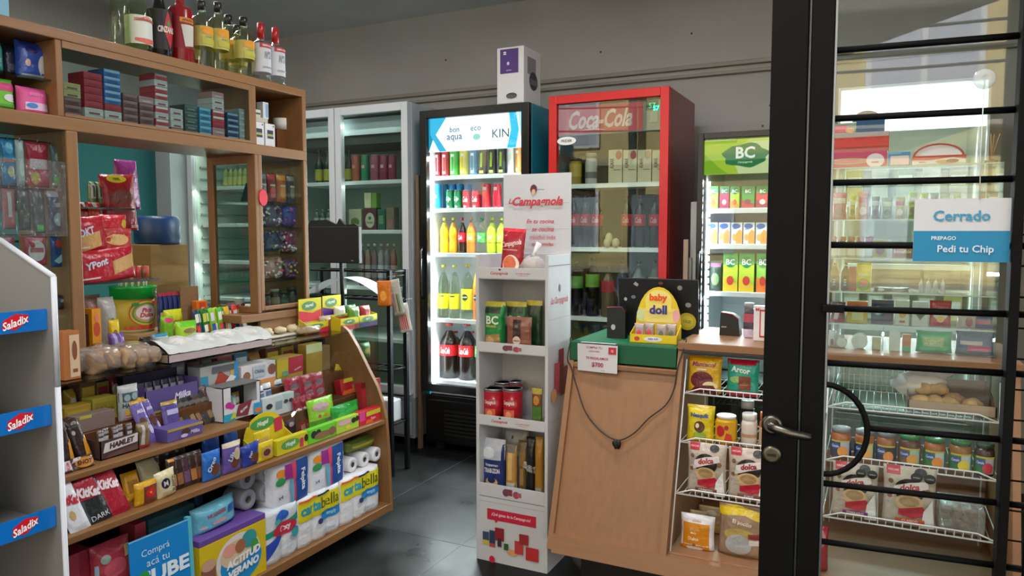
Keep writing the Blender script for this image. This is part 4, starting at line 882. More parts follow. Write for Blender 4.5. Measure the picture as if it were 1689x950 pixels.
# ================================================================== ON AND IN THE RIGHT COUNTER
gr = M('0d5a3c', 'p', rough=.5)
e = Geo(); e.box(-1.138, -.694, 2.835, 3.30, .826, .905, gr, .003); o = e.obj('green_case'); tag(o, 'flat dark green case lying on the lower part of the wooden counter', 'case')
gl_ = Geo(); gl_.box(-1.12, -.71, 2.85, 3.28, .905, .9065, M('0f6946', 'p')); gl_.obj('lid', o)
s = R(955, 1021, 612, 566, 2.829, .805)
g = Geo(); n = 8; W_, H_ = s.w, .112
def Sg(u, v, e=0): return (u, -.002 - e - .006 * (1 - v / H_) * math.sin(3 * u / W_ + .5), v)
vs = [Sg(-W_ / 2 + W_ * i / n, H_ * j / n) for j in range(n + 1) for i in range(n + 1)]
g.add(vs, [(j * (n + 1) + i, j * (n + 1) + i + 1, (j + 1) * (n + 1) + i + 1, (j + 1) * (n + 1) + i) for j in range(n) for i in range(n)], M('d6d3dc', 'p'), True)
g.decals(Sg, W_, H_, [('t', .42, .88, .08, 'a83040', 'COMPRA TU', {'w': .66}), ('t', .42, .74, .06, 'a83040', 'A SOLO $500', {'w': .52}), ('r', .78, .68, .97, .93, 'c02f3e'), ('t', .875, .8, .1, 'f0d8dc', 'Q', {}), ('t', .5, .5, .09, 'b03a48', 'TE REGALAMOS', {'w': .86}), ('t', .52, .26, .19, 'a83040', '$700', {'w': .6}), ('t', .66, .08, .035, 'b85a64', 'de saldo', {'w': .3})], 'p', 4)
o = g.obj('paper_sign'); o.location = (s.x, 2.812, .79); tag(o, 'white paper sign offering $700 hanging on the front of the green case', 'paper sign')
g = Geo(); g.box(-.075, .075, 0, .022, 0, .0006, M('c8ccd0', 'p')); g.obj('tape', o).location = (.0, .0, .1165)
def lap(label):
    a = hit(1026, 555, 'y', 3.13).x; b_ = hit(1156, 555, 'y', 3.13).x; w = b_ - a
    e = empty('laptop', label, 'laptop', ((a + b_) / 2, 3.1, .9075))
    g = Geo(); g.box(-w / 2, w / 2, 0, .19, 0, .018, M('141519', 'p'), .004); g.obj('base', e)
    g = Geo(); H2 = .255; g.box(-w / 2, w / 2, -.008, 0, 0, H2, M('0f1117', 'p', rough=.4), .004)
    rr = random.Random(3)
    dec = [('e', .86, .3, .11, .145, 'b8a82c'), ('e', .86, .3, .075, .1, 'c8ba44'), ('t', .86, .3, .05, '6a6a2a', 'OLE!', {'w': .12, 'r': -8}), ('p', [(.2, .9), (.23, .94), (.27, .9), (.25, .86)], 'a8a8a8'), ('e', .2, .68, .03, .03, '6a7a9a'), ('e', .78, .86, .03, .04, '8a8a8a'), ('e', .88, .58, .035, .04, '8f8f92'), ('e', .1, .64, .02, .03, 'b8bac0'), ('e', .55, .93, .03, .025, '7a3a3a'), ('e', .3, .5, .02, .03, '4a6a8a')]
    g.decals(lambda u, v, e_: (u, -.008 - e_, v), w, H2, dec, 'p'); o = g.obj('screen_lid', e); o.rotation_euler = (.12, 0, 0)
    return e
lap('dark laptop with a yellow round sticker on its lid, open on the green case')
s = R(1040, 1115, 560, 476, 2.90, .9075)
o = display_box('candy_display', s.w, s.h, .10, 'e8c81c', .035, .085, [('e', .5, .5, .2, .3, 'e8e4f0'), ('t', .5, .5, .3, '3a4aa8', 'baby doll', {'w': .32}), ('e', .15, .5, .06, .25, 'c83a3a')], [], arch=True)
S = lambda u, v, e_: (u, .097 - e_, .075 + v); g = Geo(); hh = s.h - .075
g.decals(S, s.w, hh, [('r', .06, .0, .94, .4, 'e6d67a'), ('e', .5, .6, .3, .32, 'f0e08a'), ('r', .22, .3, .78, .7, 'f0dc6a'), ('e', .1, .2, .08, .18, 'c8d8a0'), ('e', .9, .2, .08, .18, 'e8a8a8'), ('t', .5, .68, .26, 'e8501c', 'baby', {'b': .04, 'w': .5}), ('t', .5, .36, .26, '2a2f8a', 'doll', {'b': .04, 'w': .44})], 'p'); g.obj('header_card', o)
for i in range(4):
    p = pouch('candy_bag', .042, .07, .02, 'a89a98', [('e', .5, .45, .25, .2, ['d83a6a', '5a6a5a', 'd84a6a', '6a7a6a'][i]), ('r', .2, .1, .8, .2, 'd8882a')], seed=i); p.parent = o; p.location = (-s.w * .33 + (i % 2) * .09 + (i // 2) * .035, .018 + (i // 2) * .03, .006)
place(o, s, 'yellow baby doll candy display box standing on the green case before the laptop', 'display box', yaw=.06)
s = R(1001, 1031, 550, 506, 2.98, .9075)
g = Geo(); g.prism([(-s.w / 2, 0), (s.w / 2, 0), (s.w / 2, s.h * .85), (s.w * .3, s.h), (-s.w / 2, s.h * .97)], 0, .04, M('0e0f14', 'g', rough=.45), 'y'); g.tube([(-s.w / 2, -.001, s.h * .97), (s.w * .3, -.001, s.h), (s.w / 2, -.001, s.h * .85)], .0018, M('8a2a3a')); g.decals(lambda u, v, e_: (u, -e_, v), s.w, s.h, [('e', .35, .35, .12, .09, 'b8bac0')], 'p')
place(g.obj('card_reader'), s, 'black card reader with red edge standing left of the laptop', 'card reader')
s = R(1186, 1220, 560, 516, 3.10, .931)
g = Geo(); g.prism([(-s.w / 2, 0), (s.w / 2, 0), (s.w * .42, s.h * .75), (s.w * .1, s.h * .95), (-s.w * .45, s.h)], 0, .06, M('0c0d10', 'g', rough=.4), 'y'); g.tube([(s.w * .42, -.001, s.h * .75), (s.w * .1, -.001, s.h * .95), (-s.w * .45, -.001, s.h)], .002, M('9a2a3a')); g.decals(lambda u, v, e_: (u, -e_, v), s.w, s.h, [('r', .1, .35, .35, .4, '9a9ca0')], 'p')
place(g.obj('payment_terminal'), s, 'black payment terminal standing on the counter under the green fridge', 'terminal')
s = R(1223, 1243, 568, 500, 3.05, .931); place(jar(s.w * .9, s.h, 'b8a8ae', '8f9298', (.45, .7, 'b04a58', []), 'jar', glass=True), s, 'clear jar with a red label between the terminal and the white red box', 'jar')
s = R(1242, 1275, 573, 505, 3.0, .931); place(carton('small_carton', s.w, s.h, .04, 'e0dee4', [('r', .3, .1, .36, .9, 'c01f2e'), ('r', .3, .1, .9, .15, 'c01f2e'), ('r', .36, .85, .9, .9, 'c01f2e'), ('t', .25, .9, .1, 'c03a48', 'ML', {'w': .3})]), s, 'white carton with red line frame beside the black door post', 'carton')
g = Geo(); pts = [(1126, 566), (1132, 562), (1118, 605), (1112, 640), (1098, 668), (1070, 690), (1045, 715), (1018, 726), (990, 710), (966, 680), (952, 640), (942, 606), (936, 595)]
P3 = []
for k, (a, b_) in enumerate(pts):
    q = hit(a, b_, 'y', 2.80)
    for _ in range(4): q = hit(a, b_, 'y', fy(min(q.z, .93)) + (-.003 if q.z < .82 else -.012))
    P3.append(q)
P3[0] = Vector((P3[0].x, 2.86, .936)); P3[-1] = Vector((P3[-1].x, P3[-1].y, .835))
P3.append(Vector((-1.143, 2.86, .914)))
sm = []
for i in range(len(P3) - 1):
    p0, p1, p2, p3 = P3[max(0, i - 1)], P3[i], P3[i + 1], P3[min(len(P3) - 1, i + 2)]
    for t in (0, .25, .5, .75): sm.append(.5 * ((2 * p1) + (p2 - p0) * t + (2 * p0 - 5 * p1 + 4 * p2 - p3) * t * t + (3 * p1 - p0 - 3 * p2 + p3) * t ** 3))
sm.append(P3[-1]); g.tube(sm, .0028, M('2e221c', 'p'), 8)
o = g.obj('cable'); kn = Geo(); q = P3[7]
for i in range(3): kn.blob((q.x + .006 * (i - 1), q.y - .004, q.z - .012 - .008 * (i % 2)), (.012, .008, .014), M('15120f', 'p'), 10, .6, i)
kn.obj('knot', o); tag(o, 'thin dark cable hanging in a loop with a knot across the wood front', 'cable')

# ------------------------------------------------------------------ goods in the left wire rack
def shelfY(z, back=.05): return fy(z) + back
s = R(1131, 1188, 650, 588, shelfY(.74), .737)
place(pouch('biscuit_bag', s.w, s.h, .05, 'd9a81c', [('r', .0, .93, 1, 1, 'c8901a'), ('t', .5, .78, .13, '8a2a5a', 'Mantecol', {'i': .2, 'w': .8, 'b': .03}), ('e', .45, .35, .34, .24, '6a1f2a'), ('e', .7, .2, .22, .12, 'e8d8a0'), ('p', [(.1, 0), (.3, .2), (.8, .22), (.95, 0)], '6a1f2a'), ('r', .3, .62, .6, .66, 'f0e8d0')], seed=40), s, 'yellow biscuit bag, left of the two on the top wire shelf', 'bag', tilt=-.08)
s = R(1196, 1250, 655, 594, shelfY(.74), .737)
place(pouch('biscuit_bag', s.w, s.h, .05, '1f9a84', [('r', 0, .85, 1, 1, 'b01f34'), ('t', .45, .72, .16, 'd8e8e0', 'Arcor', {'w': .8, 'b': .04, 'r': -6}), ('e', .3, .45, .2, .09, '9ac070'), ('r', .4, .18, .78, .55, '7a3a2a'), ('r', .45, .3, .7, .33, '9a5a3a'), ('r', 0, 0, 1, .14, 'a81f3a')], seed=41), s, 'green and red wafer bag on the top wire shelf beside the yellow bag', 'bag', tilt=-.08)
s = R(1130, 1176, 733, 670, shelfY(.56), .559)
place(pouch('cocoa_bag', s.w, s.h, .05, 'd8c01c', [('r', 0, .93, 1, 1, 'c8aa20'), ('t', .5, .72, .15, '2a4a9a', 'Nesquik', {'b': .05, 'w': .86}), ('e', .5, .42, .2, .16, '5a3a20'), ('e', .42, .45, .07, .07, 'e8d8b0'), ('r', .3, .14, .75, .26, '8aa83a')], seed=42), s, 'yellow Nesquik cocoa bag on the second wire shelf', 'bag', tilt=-.06)
s = R(1176, 1212, 738, 688, shelfY(.56), .559); place(jar(s.w, s.h, 'd8a81c', 'd8cfc4', (.08, .8, 'd8a41c', [('e', .3, .55, .22, .28, 'b81f24'), ('p', [(.5, .1), (.6, .5), (.85, .4), (.9, .1)], 'c83a24'), ('e', .6, .75, .1, .12, 'b02a2a')]), 'dessert_tub', lidh=.1), s, 'yellow tub with red print and cream lid on the second wire shelf', 'tub')
for i, (a, b_, yt, yy, lab) in enumerate([(1220, 1247, 684, 0, 'front white lidded glass jar on the second wire shelf'), (1218, 1242, 662, .09, 'taller clear jar with grey lid behind the white lidded jar')]):
    s = R(a, b_, 733, yt, shelfY(.56) + yy, .559); place(jar(s.w, s.h, 'd8ccc4' if i == 0 else 'c8b8b0', 'e4e4e6' if i == 0 else '9a9ca0', (.3, .4, 'b88a6a', []), 'jar', lidh=.2, glass=i == 1), s, lab, 'jar')
for i, (a, b_) in enumerate([(1250, 1272), (1338, 1362)]):
    s = R(a, b_, 740, 682, shelfY(.56), .559); place(jar(s.w, s.h, 'a85a3a', 'c8623a' if i == 0 else '5a3030', (.12, .6, 'c8a088' if i == 0 else 'e0b070', []), 'jar', lidh=.22), s, ['orange brown jar touching the left edge of the black door post', 'dark lidded jar just right of the black door post behind the glass'][i], 'jar')
def dolca(nm, w, h, strip, sub, sc, seed):
    return pouch('coffee_pouch', w, h, .045, 'bdb0a4', [('r', .06, .86, .32, 1, 'b8223a'), ('t', .19, .93, .03, 'e8c8cc', 'NESCAFE', {'w': .22}), ('e', .7, .92, .12, .07, '1c1c1e'), ('e', .14, .75, .05, .04, '7a5a44'), ('e', .85, .62, .06, .05, '8a6a54'), ('e', .12, .5, .05, .04, '8a5a40'),
        ('e', .5, .62, .3, .2, '221c1c'), ('p', [(.16, .5), (.2, .68), (.5, .76), (.84, .8), (.86, .68), (.5, .6)], 'e6dcdc'), ('t', .5, .68, .11, 'b01f34', 'dolca', {'i': .2, 'w': .6, 'r': 9, 'b': .04}), ('e', .5, .42, .28, .14, 'd0b084'), ('e', .5, .44, .2, .09, 'a8885c'),
        ('p', [(.3, .3), (.75, .38), (.9, .25), (.6, .16), (.3, .2)], 'b8223a'), ('p', [(.72, 0), (.78, .3), (.95, .5), (.98, 0)], 'e8e6ea'), ('r', .25, .08, .8, .15, sub), ('t', .52, .115, .045, 'f0e0e0', sc, {'w': .5})], seed=seed)
for i, (a, b_, y, yt, sub, tx, lab) in enumerate([(1131, 1196, 826, 733, '7a4a3a', 'CREMOSO', 'beige dolca coffee pouch, left one on the third wire shelf of the left rack'), (1198, 1270, 834, 742, '8a5a5a', 'SUAVE', 'grey beige dolca coffee pouch beside the black door post'), ]):
    s = R(a, b_, y, yt, shelfY(.38), .376); place(dolca('', s.w, s.h, 0, sub, tx, 50 + i), s, lab, 'coffee pouch', 'dolca coffee pouches')
for i, (a, b_, y, yt, sub, tx, lab) in enumerate([(1370, 1447, 862, 766, '8a2a78', 'TORRADO', 'dolca coffee pouch with purple strip behind the door glass'), (1453, 1543, 877, 772, 'c8502a', 'CLASICO', 'dolca coffee pouch with orange strip behind the door glass')]):
    s = R(a, b_, y, yt, shelfY(.38), .376); o = dolca('', s.w, s.h, 0, sub, tx, 60 + i)
    g = Geo(); Sx = lambda u, v, e_: (u, -.004 - e_, v); g.decals(Sx, s.w, s.h, [('e', .62, .86, .11, .08, '18181a'), ('e', .86, .86, .11, .08, '18181a'), ('t', .62, .86, .02, 'c8c8cc', 'EXCESO', {'w': .16}), ('t', .86, .86, .02, 'c8c8cc', 'CAFEINA', {'w': .16})], 'p'); g.obj('warning_labels', o)
    place(o, s, lab, 'coffee pouch', 'dolca coffee pouches')
s = R(1119, 1176, 928, 852, 2.71, .172)
o = pouch('sugar_bag', s.w, s.h, .045, 'dcdae0', [('r', .0, .0, .88, .78, 'cf8418'), ('t', .5, .84, .05, 'd87a5a', 'AZUCAR', {'w': .5}), ('t', .45, .6, .09, 'e8b868', 'Dulce', {'i': .2, 'w': .5}), ('t', .42, .48, .09, 'f0e0c8', 'Mely', {'w': .5}), ('t', .42, .32, .1, 'f0e0c0', 'Dulce', {'w': .55}), ('e', .45, .03, .25, .06, 'e8e4e4'), ('e', .45, .14, .05, .04, '8a5a20')], seed=70)
place(o, s, 'orange and white sugar bag on the bay floor of the counter', 'sugar bag', tilt=-.05)
s = R(1181, 1256, 944, 838, 2.71, .172)
o = pouch('cocoa_bag', s.w, s.h, .06, '9c7f6a', [('p', [(0, .78), (0, .95), (.4, 1), (1, .9), (1, .72), (.6, .84)], 'd8b818'), ('t', .55, .68, .1, 'e8e0dc', 'El pocillo', {'w': .72, 'r': -8, 'b': .02}), ('e', .5, .45, .36, .13, 'b09a5a'), ('e', .48, .26, .3, .2, 'a8aab0'), ('r', .7, .4, .95, .5, '8a3a3a'), ('r', .72, .28, .95, .38, 'd8d0d0')], seed=71)
place(o, s, 'brown El pocillo bag with yellow wavy band on the bay floor beside the sugar bag', 'bag', tilt=-.05)
for i, (a, b_, y, yt, yy, lab) in enumerate([(1135, 1165, 900, 845, 2.82, 'clear bag of yellowish goods behind the sugar bag'), (1150, 1195, 900, 838, 2.88, 'crumpled clear bag at the back of the bay floor')]):
    s = R(a, b_, y, yt, yy, .172); place(pouch('plastic_bag', s.w, s.h, .04, 'b8a078', [('e', .5, .3, .3, .2, 'c8a04a'), ('e', .5, .8, .2, .1, 'd8d0c4')], seed=73 + i), s, lab, 'bag')
s = R(1338, 1364, 952, 872, 2.72, .172); place(pouch('plastic_bag', s.w, s.h, .06, 'a81f38', [('e', .5, .75, .35, .2, 'c0788a'), ('e', .4, .35, .2, .12, 'e0d0d0')], seed=77), s, 'shiny red bag on the bay floor just right of the black door post', 'bag')
# ------------------------------------------------------------------ jam jars, right wire rack
jr = [(1368, 1403, 'a85a2a', '8a8a92', '2a3050', 'e89a2a', 'b8b8d8', 'jam jar with silver lid and orange fruit label, leftmost of the row'), (1408, 1442, 'a06030', '8a8a92', '28305a', 'e8b050', 'c8c890', 'jam jar with silver lid and peach label, second of the row'), (1444, 1478, '9a5a2a', '7a7a84', '222c54', 'e8903a', '1c1c20', 'jam jar with silver lid and navy label, third of the row'),
      (1481, 1519, '5a2c20', '2a7a3a', '7a5a30', 'e0a040', '9ac8c0', 'jam jar with green lid and brown plum label'), (1523, 1560, '9a5a24', '2f7a3c', '2a7a34', 'e8902a', 'b8c8d8', 'jam jar with green lid and orange slice label'), (1565, 1604, '8a5a1c', '226a34', '2a7a34', 'e8d02a', 'b8c8d8', 'jam jar with green lid and yellow lemon label'), (1607, 1642, '3a1c18', '1c3a24', '2a7a34', 'c8384a', 'b8a8c8', 'jam jar with dark green lid and red fruit label, rightmost')]
for a, b_, liq, ld, l1, fr, l2, lab in jr:
    s = R(a, b_, 755 + (a - 1368) * .115, 685 + (a - 1368) * .08, shelfY(.56), .559)
    o = jar(s.w, .108, liq, ld, (.08, .62, l1, [('p', [(.5, .05), (.5, .95), (.98, .95), (.98, .05)], l2), ('r', 0, .9, 1, 1, 'c8b83a'), ('e', .62, .35, .26, .32, fr), ('e', .25, .66, .22, .2, '2a4a9a'), ('t', .25, .66, .16, 'd8e0f0', 'Canale', {'i': .2, 'w': .36})]), 'jam_jar', lidh=.15)
    place(o, s, lab, 'jam jar', 'jam jars behind the door glass')
# bread in the basket
s = R(1455, 1640, 688, 630, shelfY(.74) + .02, .737)
g = Geo(); tm = M('b9a08c', 'card'); 
g.box(-.13, .13, 0, .004, 0, .038, tm); g.box(-.13, .13, 0, .28, 0, .003, tm); g.box(-.13, .13, .276, .28, 0, .075, tm); g.prism([(0, 0), (.28, 0), (.28, .075), (0, .038)], .126, .13, tm); g.prism([(0, 0), (.28, 0), (.28, .075), (0, .038)], -.13, -.126, tm)
o = g.obj('cardboard_tray'); o.location = (.235, shelfY(.74) + .02, .7385); tag(o, 'shallow brown cardboard tray holding bread rolls on the top wire shelf', 'tray')
br = M('e6bd84', 'bread')
rs = [(.145, .04, .028), (.19, .05, .03), (.235, .04, .026), (.20, .12, .06), (.16, .12, .05), (.30, .05, .018), (.25, .12, .03), (.215, .2, .03)]
for i, (x, y, z) in enumerate(rs):
    g = Geo(); g.blob((0, 0, 0), (.036, .03, .024), br, 14, .25, i); o = g.obj('bread_roll'); yy = shelfY(.74) + .03 + y
    o.location = (x, yy, .742 + .023 + (z if z > .04 else 0) * .6); o.rotation_euler = (0, 0, i)
    tag(o, ['golden bread roll at the front left of the cardboard tray', 'golden bread roll at the front middle of the tray', 'golden bread roll in front of the white bag', 'bread roll lying on top of the two front rolls', 'bread roll on top at the left of the tray', 'single browned bread roll lying alone on the right of the tray', 'bread roll behind the front row in the middle', 'bread roll at the back of the tray'][i], 'bread roll', 'bread rolls in the tray')
g = Geo(); g.blob((0, 0, 0), (.085, .07, .045), M('f4f3f0', 'p'), 18, .55, 5); g.blob((.04, .02, .03), (.05, .04, .03), M('f6f5f2', 'film', milk=.85), 14, .6, 9)
o = g.obj('bread_bag'); o.location = (.15, shelfY(.74) + .19, .805); tag(o, 'crumpled white plastic bag over the bread rolls behind the door glass', 'bag')
g = Geo(); b0, b1 = xa + .02, .10; yy = shelfY(.74) + .01; r = .0018
for z in (.765, .80, .835): g.tube([(b0, yy + .3, z), (b1, yy + .3, z)], r, ww_)
for i in range(13): x = b0 + (b1 - b0) * i / 12; g.tube([(x, yy + .3, .74), (x, yy + .3, .838)], r, ww_, 5)
for z in (.765, .80): g.tube([(b0, yy + .05, z), (b0, yy + .3, z)], r, ww_)
g.tube([(b0, yy + .05, .74), (b0, yy + .05, .80)], r, ww_)
tag(g.obj('wire_basket'), 'white wire basket back with square openings on the top wire shelf', 'basket')
s = R(1548, 1625, 880, 800, shelfY(.38), .377); g = Geo(); fm = M('e2ddd6', 'film', milk=.18)
g.box(-s.w / 2, s.w / 2, 0, .16, 0, .085, fm, .008); o = g.obj('clear_box'); g = Geo(); rr = random.Random(2)
for i in range(24): g.blob((rr.uniform(-.045, .045), rr.uniform(.02, .14), rr.uniform(.014, .05)), (.014, .012, .01), M('8a6a50', 'bread'), 8, .3, i)
g.obj('dried_fruit', o)['kind'] = 'stuff'
place(o, s, 'clear plastic box of brown dried goods right of the coffee pouches', 'box')

# ================================================================== ON AND IN THE GLASS SHOWCASE
def shc(a, b_, yb, yt, lev, mk, lab, cat, group=None, back=0.02, **k):
    z = ([1.587] + [v + .0008 for v in GSZ] + [.9325])[lev]; s = R(a, b_, yb, yt, GY0 + back, z); o = mk(s); place(o, s, lab, cat, group, **k); return o
# on top
shc(1358, 1462, 293, 250, 0, lambda s: carton('chocolate_box', s.w, s.h * .98, .10, 'c42a6a', [('e', .4, .4, .35, .2, 'b8b86a'), ('e', .4, .4, .3, .12, 'c8588a'), ('e', .82, .4, .14, .45, 'e0d8e4'), ('t', .82, .3, .12, 'b82a3a', 'kinder', {'w': .2})]), 'pink chocolate box lying at the left on top of the glass showcase', 'box')
shc(1464, 1500, 293, 250, 0, lambda s: carton('chocolate_box', s.w, s.h * .98, .10, '3a90c8', [('r', .1, .05, .95, .72, 'e6ccd0'), ('e', .3, .9, .3, .1, '6ab0d8')]), 'light blue box beside the pink box on top of the glass showcase', 'box')
shc(1503, 1592, 300, 256, 0, lambda s: carton('chocolate_box', s.w, s.h * .98, .10, 'e8e2e0', [('p', [(0, .55), (0, 1), (1, 1), (1, .55), (.75, .75), (.3, .5)], 'c01f2c'), ('t', .2, .3, .2, 'c83a3a', 'kinder', {'w': .3}), ('e', .6, .3, .16, .18, 'c89a6a'), ('e', .75, .35, .12, .2, '8a4a30')]), 'white and red chocolate box at the right on top of the glass showcase', 'box')
zt = 1.587 + .0 ; s0 = R(1358, 1462, 293, 250, GY0 + .02, 1.587)
s = R(1366, 1466, 250, 196, GY0 + .03, 1.587 + s0.h * .98 + .001)
g = Geo(); W_, H_ = s.w, s.h
g.box(-W_ / 2, W_ / 2, 0, .085, 0, H_ * .45, M('b8202c', 'p'), .002); g.box(-W_ / 2, W_ / 2, 0.03, .085, H_ * .45, H_ * .62, M('a9a8a8', 'p'), .002)
g.decals(lambda u, v, e_: (u, -e_, v), W_, H_ * .45, [('p', [(0, .3), (.05, .9), (.2, .8), (.35, 1), (.5, .75), (.7, .95), (.85, .8), (1, .9), (1, .35)], 'd02030'), ('r', 0, 0, 1, .2, 'c06068')], 'p')
o = g.obj('egg_display')
g = Geo(); g.box(-W_ * .5, -W_ * .05, .05, .085, H_ * .62, H_ * .95, M('8aa08c', 'p')); g.decals(lambda u, v, e_: (u, .05 - e_, H_ * .62 + v), W_, H_ * .33, [('r', .02, .1, .3, .8, 'd86a78'), ('e', .35, .3, .08, .25, 'e0b080')], 'p'); g.box(-W_ * .05, W_ * .42, .05, .085, H_ * .62, H_ * 1.0, M('1f4f78', 'p')); g.obj('picture_panel', o)
g = Geo(); g.prism([(W_ * .24 * math.cos(PI * i / 10) + W_ * .12, H_ * 1.0 + H_ * .3 * math.sin(PI * i / 10)) for i in range(11)], .05, .085, M('55616c'), 'y'); g.obj('arched_header', o)
place(o, s, 'red, white and blue chocolate egg display on top of the pink box', 'display box')
s1 = R(1503, 1592, 300, 256, GY0 + .02, 1.587)
s = R(1508, 1592, 256, 235, GY0 + .03, 1.587 + s1.h * .98 + .001); g = Geo(); n = 14
g.prism([(s.w / 2 * math.cos(PI * i / n), s.h * math.sin(PI * i / n)) for i in range(n + 1)], .06, .064, M('d8d4d6', 'p'), 'y'); g.tube([(s.w / 2 * math.cos(PI * i / n), .058, s.h * math.sin(PI * i / n) + .001) for i in range(n + 1)], .003, M('b0202e'))
place(g.obj('arched_card'), s, 'white arched card with a red rim standing on the white and red box', 'card')
s = R(1622, 1646, 308, 262, GY0 + .05, 1.587); o = bottle(s.w, s.h, '5a1f10', .9, '1a1210', None, 'flask', lk='g', caph=.2)
g = Geo()
for k, dx in enumerate((-.004, .006, .022)): g.tube([(0, s.w / 2, s.h * .9), (dx, s.w / 2, s.h + .085)], .0012, M('c08a4a'), 6)
g.obj('reed_sticks', o); o.name = 'reed_diffuser'; place(o, s, 'amber reed diffuser bottle with thin sticks at the right end of the showcase top', 'diffuser')
s = R(1560, 1590, 300, 262, GY0 + .12, 1.587)
# shelf 1 (z 1.40): hanging packets
col = [(1372, 1396, 318, 'b84a6a', 'pink wafer packet'), (1400, 1411, 322, 'c8b43a', 'narrow yellow packet'), (1413, 1432, 316, 'd0804a', 'orange packet'), (1436, 1450, 324, '7a8a4a', 'olive packet'), (1453, 1472, 326, 'a8b88a', 'pale green packet'), (1475, 1492, 324, 'b8b45a', 'yellow green packet'), (1497, 1512, 316, 'a8c03a', 'lime packet'), (1516, 1530, 318, 'c8c44a', 'yellow packet'), (1533, 1547, 318, '8a9a6a', 'sage packet'), (1550, 1566, 318, 'a8b070', 'grey green packet'), (1570, 1584, 318, 'c8c84a', 'bright yellow packet'), (1610, 1624, 316, '6a7a8a', 'slate packet'), (1628, 1646, 316, '5a6a7a', 'dark slate packet')]
for i, (a, b_, yt, c, nm) in enumerate(col):
    shc(a, b_, 366, yt, 1, lambda s: pouch('snack_packet', s.w, s.h, .03, c, [('r', .1, .6, .9, .8, ['e8d8d8', 'f0e8c0', 'c83a3a'][i % 3]), ('e', .5, .3, .3, .15, ['5a2a3a', '6a7a2a', 'f0e0d0'][i % 3])], seed=i), nm + ' on the top glass shelf of the showcase, %s' % pos(i, len(col)), 'packet', 'packets on the top glass shelf')
# shelf 2 (z 1.262)
for i in range(5):
    shc(1366 + 15 * i, 1380 + 15 * i, 430, 390, 2, lambda s: jar(s.w, s.h, 'c8ccc8', '8a2a34', (.1, .5, 'd8dcd8', []), 'spice_jar', lidh=.28), 'small spice jar with dark red lid, %s on the second glass shelf' % pos(i, 5), 'spice jar', 'spice jars with red lids')
shc(1440, 1462, 430, 395, 2, lambda s: carton('tea_box', s.w, s.h, .04, 'b8b03a', [('e', .5, .5, .35, .35, '7a4a20')]), 'yellow box with brown oval on the second glass shelf', 'box')
shc(1463, 1469, 430, 396, 2, lambda s: carton('thin_box', s.w, s.h, .04, 'd8dcdc'), 'thin white box standing between the yellow and the brown boxes', 'box')
shc(1471, 1506, 430, 404, 2, lambda s: carton('tea_box', s.w, s.h, .04, '7a3a2c', [('t', .5, .5, .25, 'e8d0c0', 'bonafide', {'w': .8})]), 'brown bonafide box on the second glass shelf', 'box')
for i in range(4): shc(1515 + 12 * i, 1523 + 12 * i, 489, 460, 3, lambda s: bottle(s.w, s.h, 'c8ccd0', .9, 'e8e8ea', None, 'plain'), 'small clear bottle on the third glass shelf right part, %s' % pos(i, 4), 'bottle', 'small clear bottles in the showcase')
shc(1618, 1642, 432, 396, 2, lambda s: pouch('green_packet', s.w, s.h, .03, '1fa05a', [('r', .1, .35, .9, .45, 'c8e8d0'), ('r', 0, .8, .5, .95, 'd8ece0')]), 'bright green packet at the right end of the second glass shelf', 'packet')
# shelf 3 (z 1.14)
for i in range(2): shc(1368 + 18 * i, 1383 + 18 * i, 487, 434, 3, lambda s: bottle(s.w, s.h, '17201e', .9, '3a3a3a', (.1, .55, '141c20', [('r', .35, .4, .6, .55, '7ab8e0'), ('r', .35, .62, .6, .72, '8ab8e0'), ('r', .35, .2, .6, .32, '8ab8e0')]), 'plain'), 'dark bottle with blue marks, %s on the third glass shelf' % ['left one', 'right one'][i], 'bottle', 'dark bottles in the showcase')
shc(1399, 1411, 487, 440, 3, lambda s: carton('red_box', s.w, s.h, .04, '9a3a34'), 'dark red narrow box beside the dark bottles', 'box')
shc(1412, 1436, 487, 434, 3, lambda s: carton('soup_box', s.w, s.h, .04, 'd0c02a', [('r', 0, .75, 1, 1, 'd8c83a'), ('e', .5, .25, .45, .22, '4aa05a'), ('e', .5, .3, .3, .12, 'd85a4a'), ('t', .5, .6, .12, 'e8f0e0', 'Knorr', {'w': .7})]), 'yellow and green soup box on the third glass shelf', 'box')
shc(1440, 1500, 487, 474, 3, lambda s: pouch('flat_packet', s.w, s.h, .04, '5a5248', [('e', .2, .5, .1, .3, 'd0c8c0'), ('e', .7, .5, .2, .3, '8a8a88')]), 'low dark packet lying on the third glass shelf', 'packet')
# shelf 4 (z 1.024)
shc(1368, 1393, 541, 498, 4, lambda s: pouch('pink_packet', s.w, s.h, .03, '8a4a5e', [('p', [(.2, .1), (.45, .9), (.8, .9), (.5, .1)], 'd8ccd0'), ('r', 0, 0, 1, .15, 'c83a6a')]), 'dark pink packet at the left of the fourth glass shelf', 'packet')
shc(1396, 1430, 541, 497, 4, lambda s: carton('bandage_box', s.w, s.h, .04, 'd0b02a', [('r', 0, .8, 1, 1, 'd8703a'), ('r', .25, .15, .8, .5, 'e0d8a0'), ('e', .5, .7, .25, .12, '5a5a7a')]), 'yellow and orange box on the fourth glass shelf', 'box')
shc(1436, 1473, 541, 495, 4, lambda s: carton('navy_box', s.w, s.h, .04, '24284e', [('e', .3, .55, .22, .2, '3a9ab0'), ('r', .62, .2, .9, .75, '3a3a60'), ('t', .3, .5, .2, 'c8e0e8', 'S', {})]), 'navy blue box with turquoise mark on the fourth glass shelf', 'box')
shc(1476, 1499, 541, 496, 4, lambda s: carton('white_box', s.w, s.h, .04, 'dcd8cc', [('e', .5, .45, .25, .16, 'd89a5a'), ('r', .3, .1, .7, .2, 'b86a5a')]), 'white box with an orange mark on the fourth glass shelf', 'box')
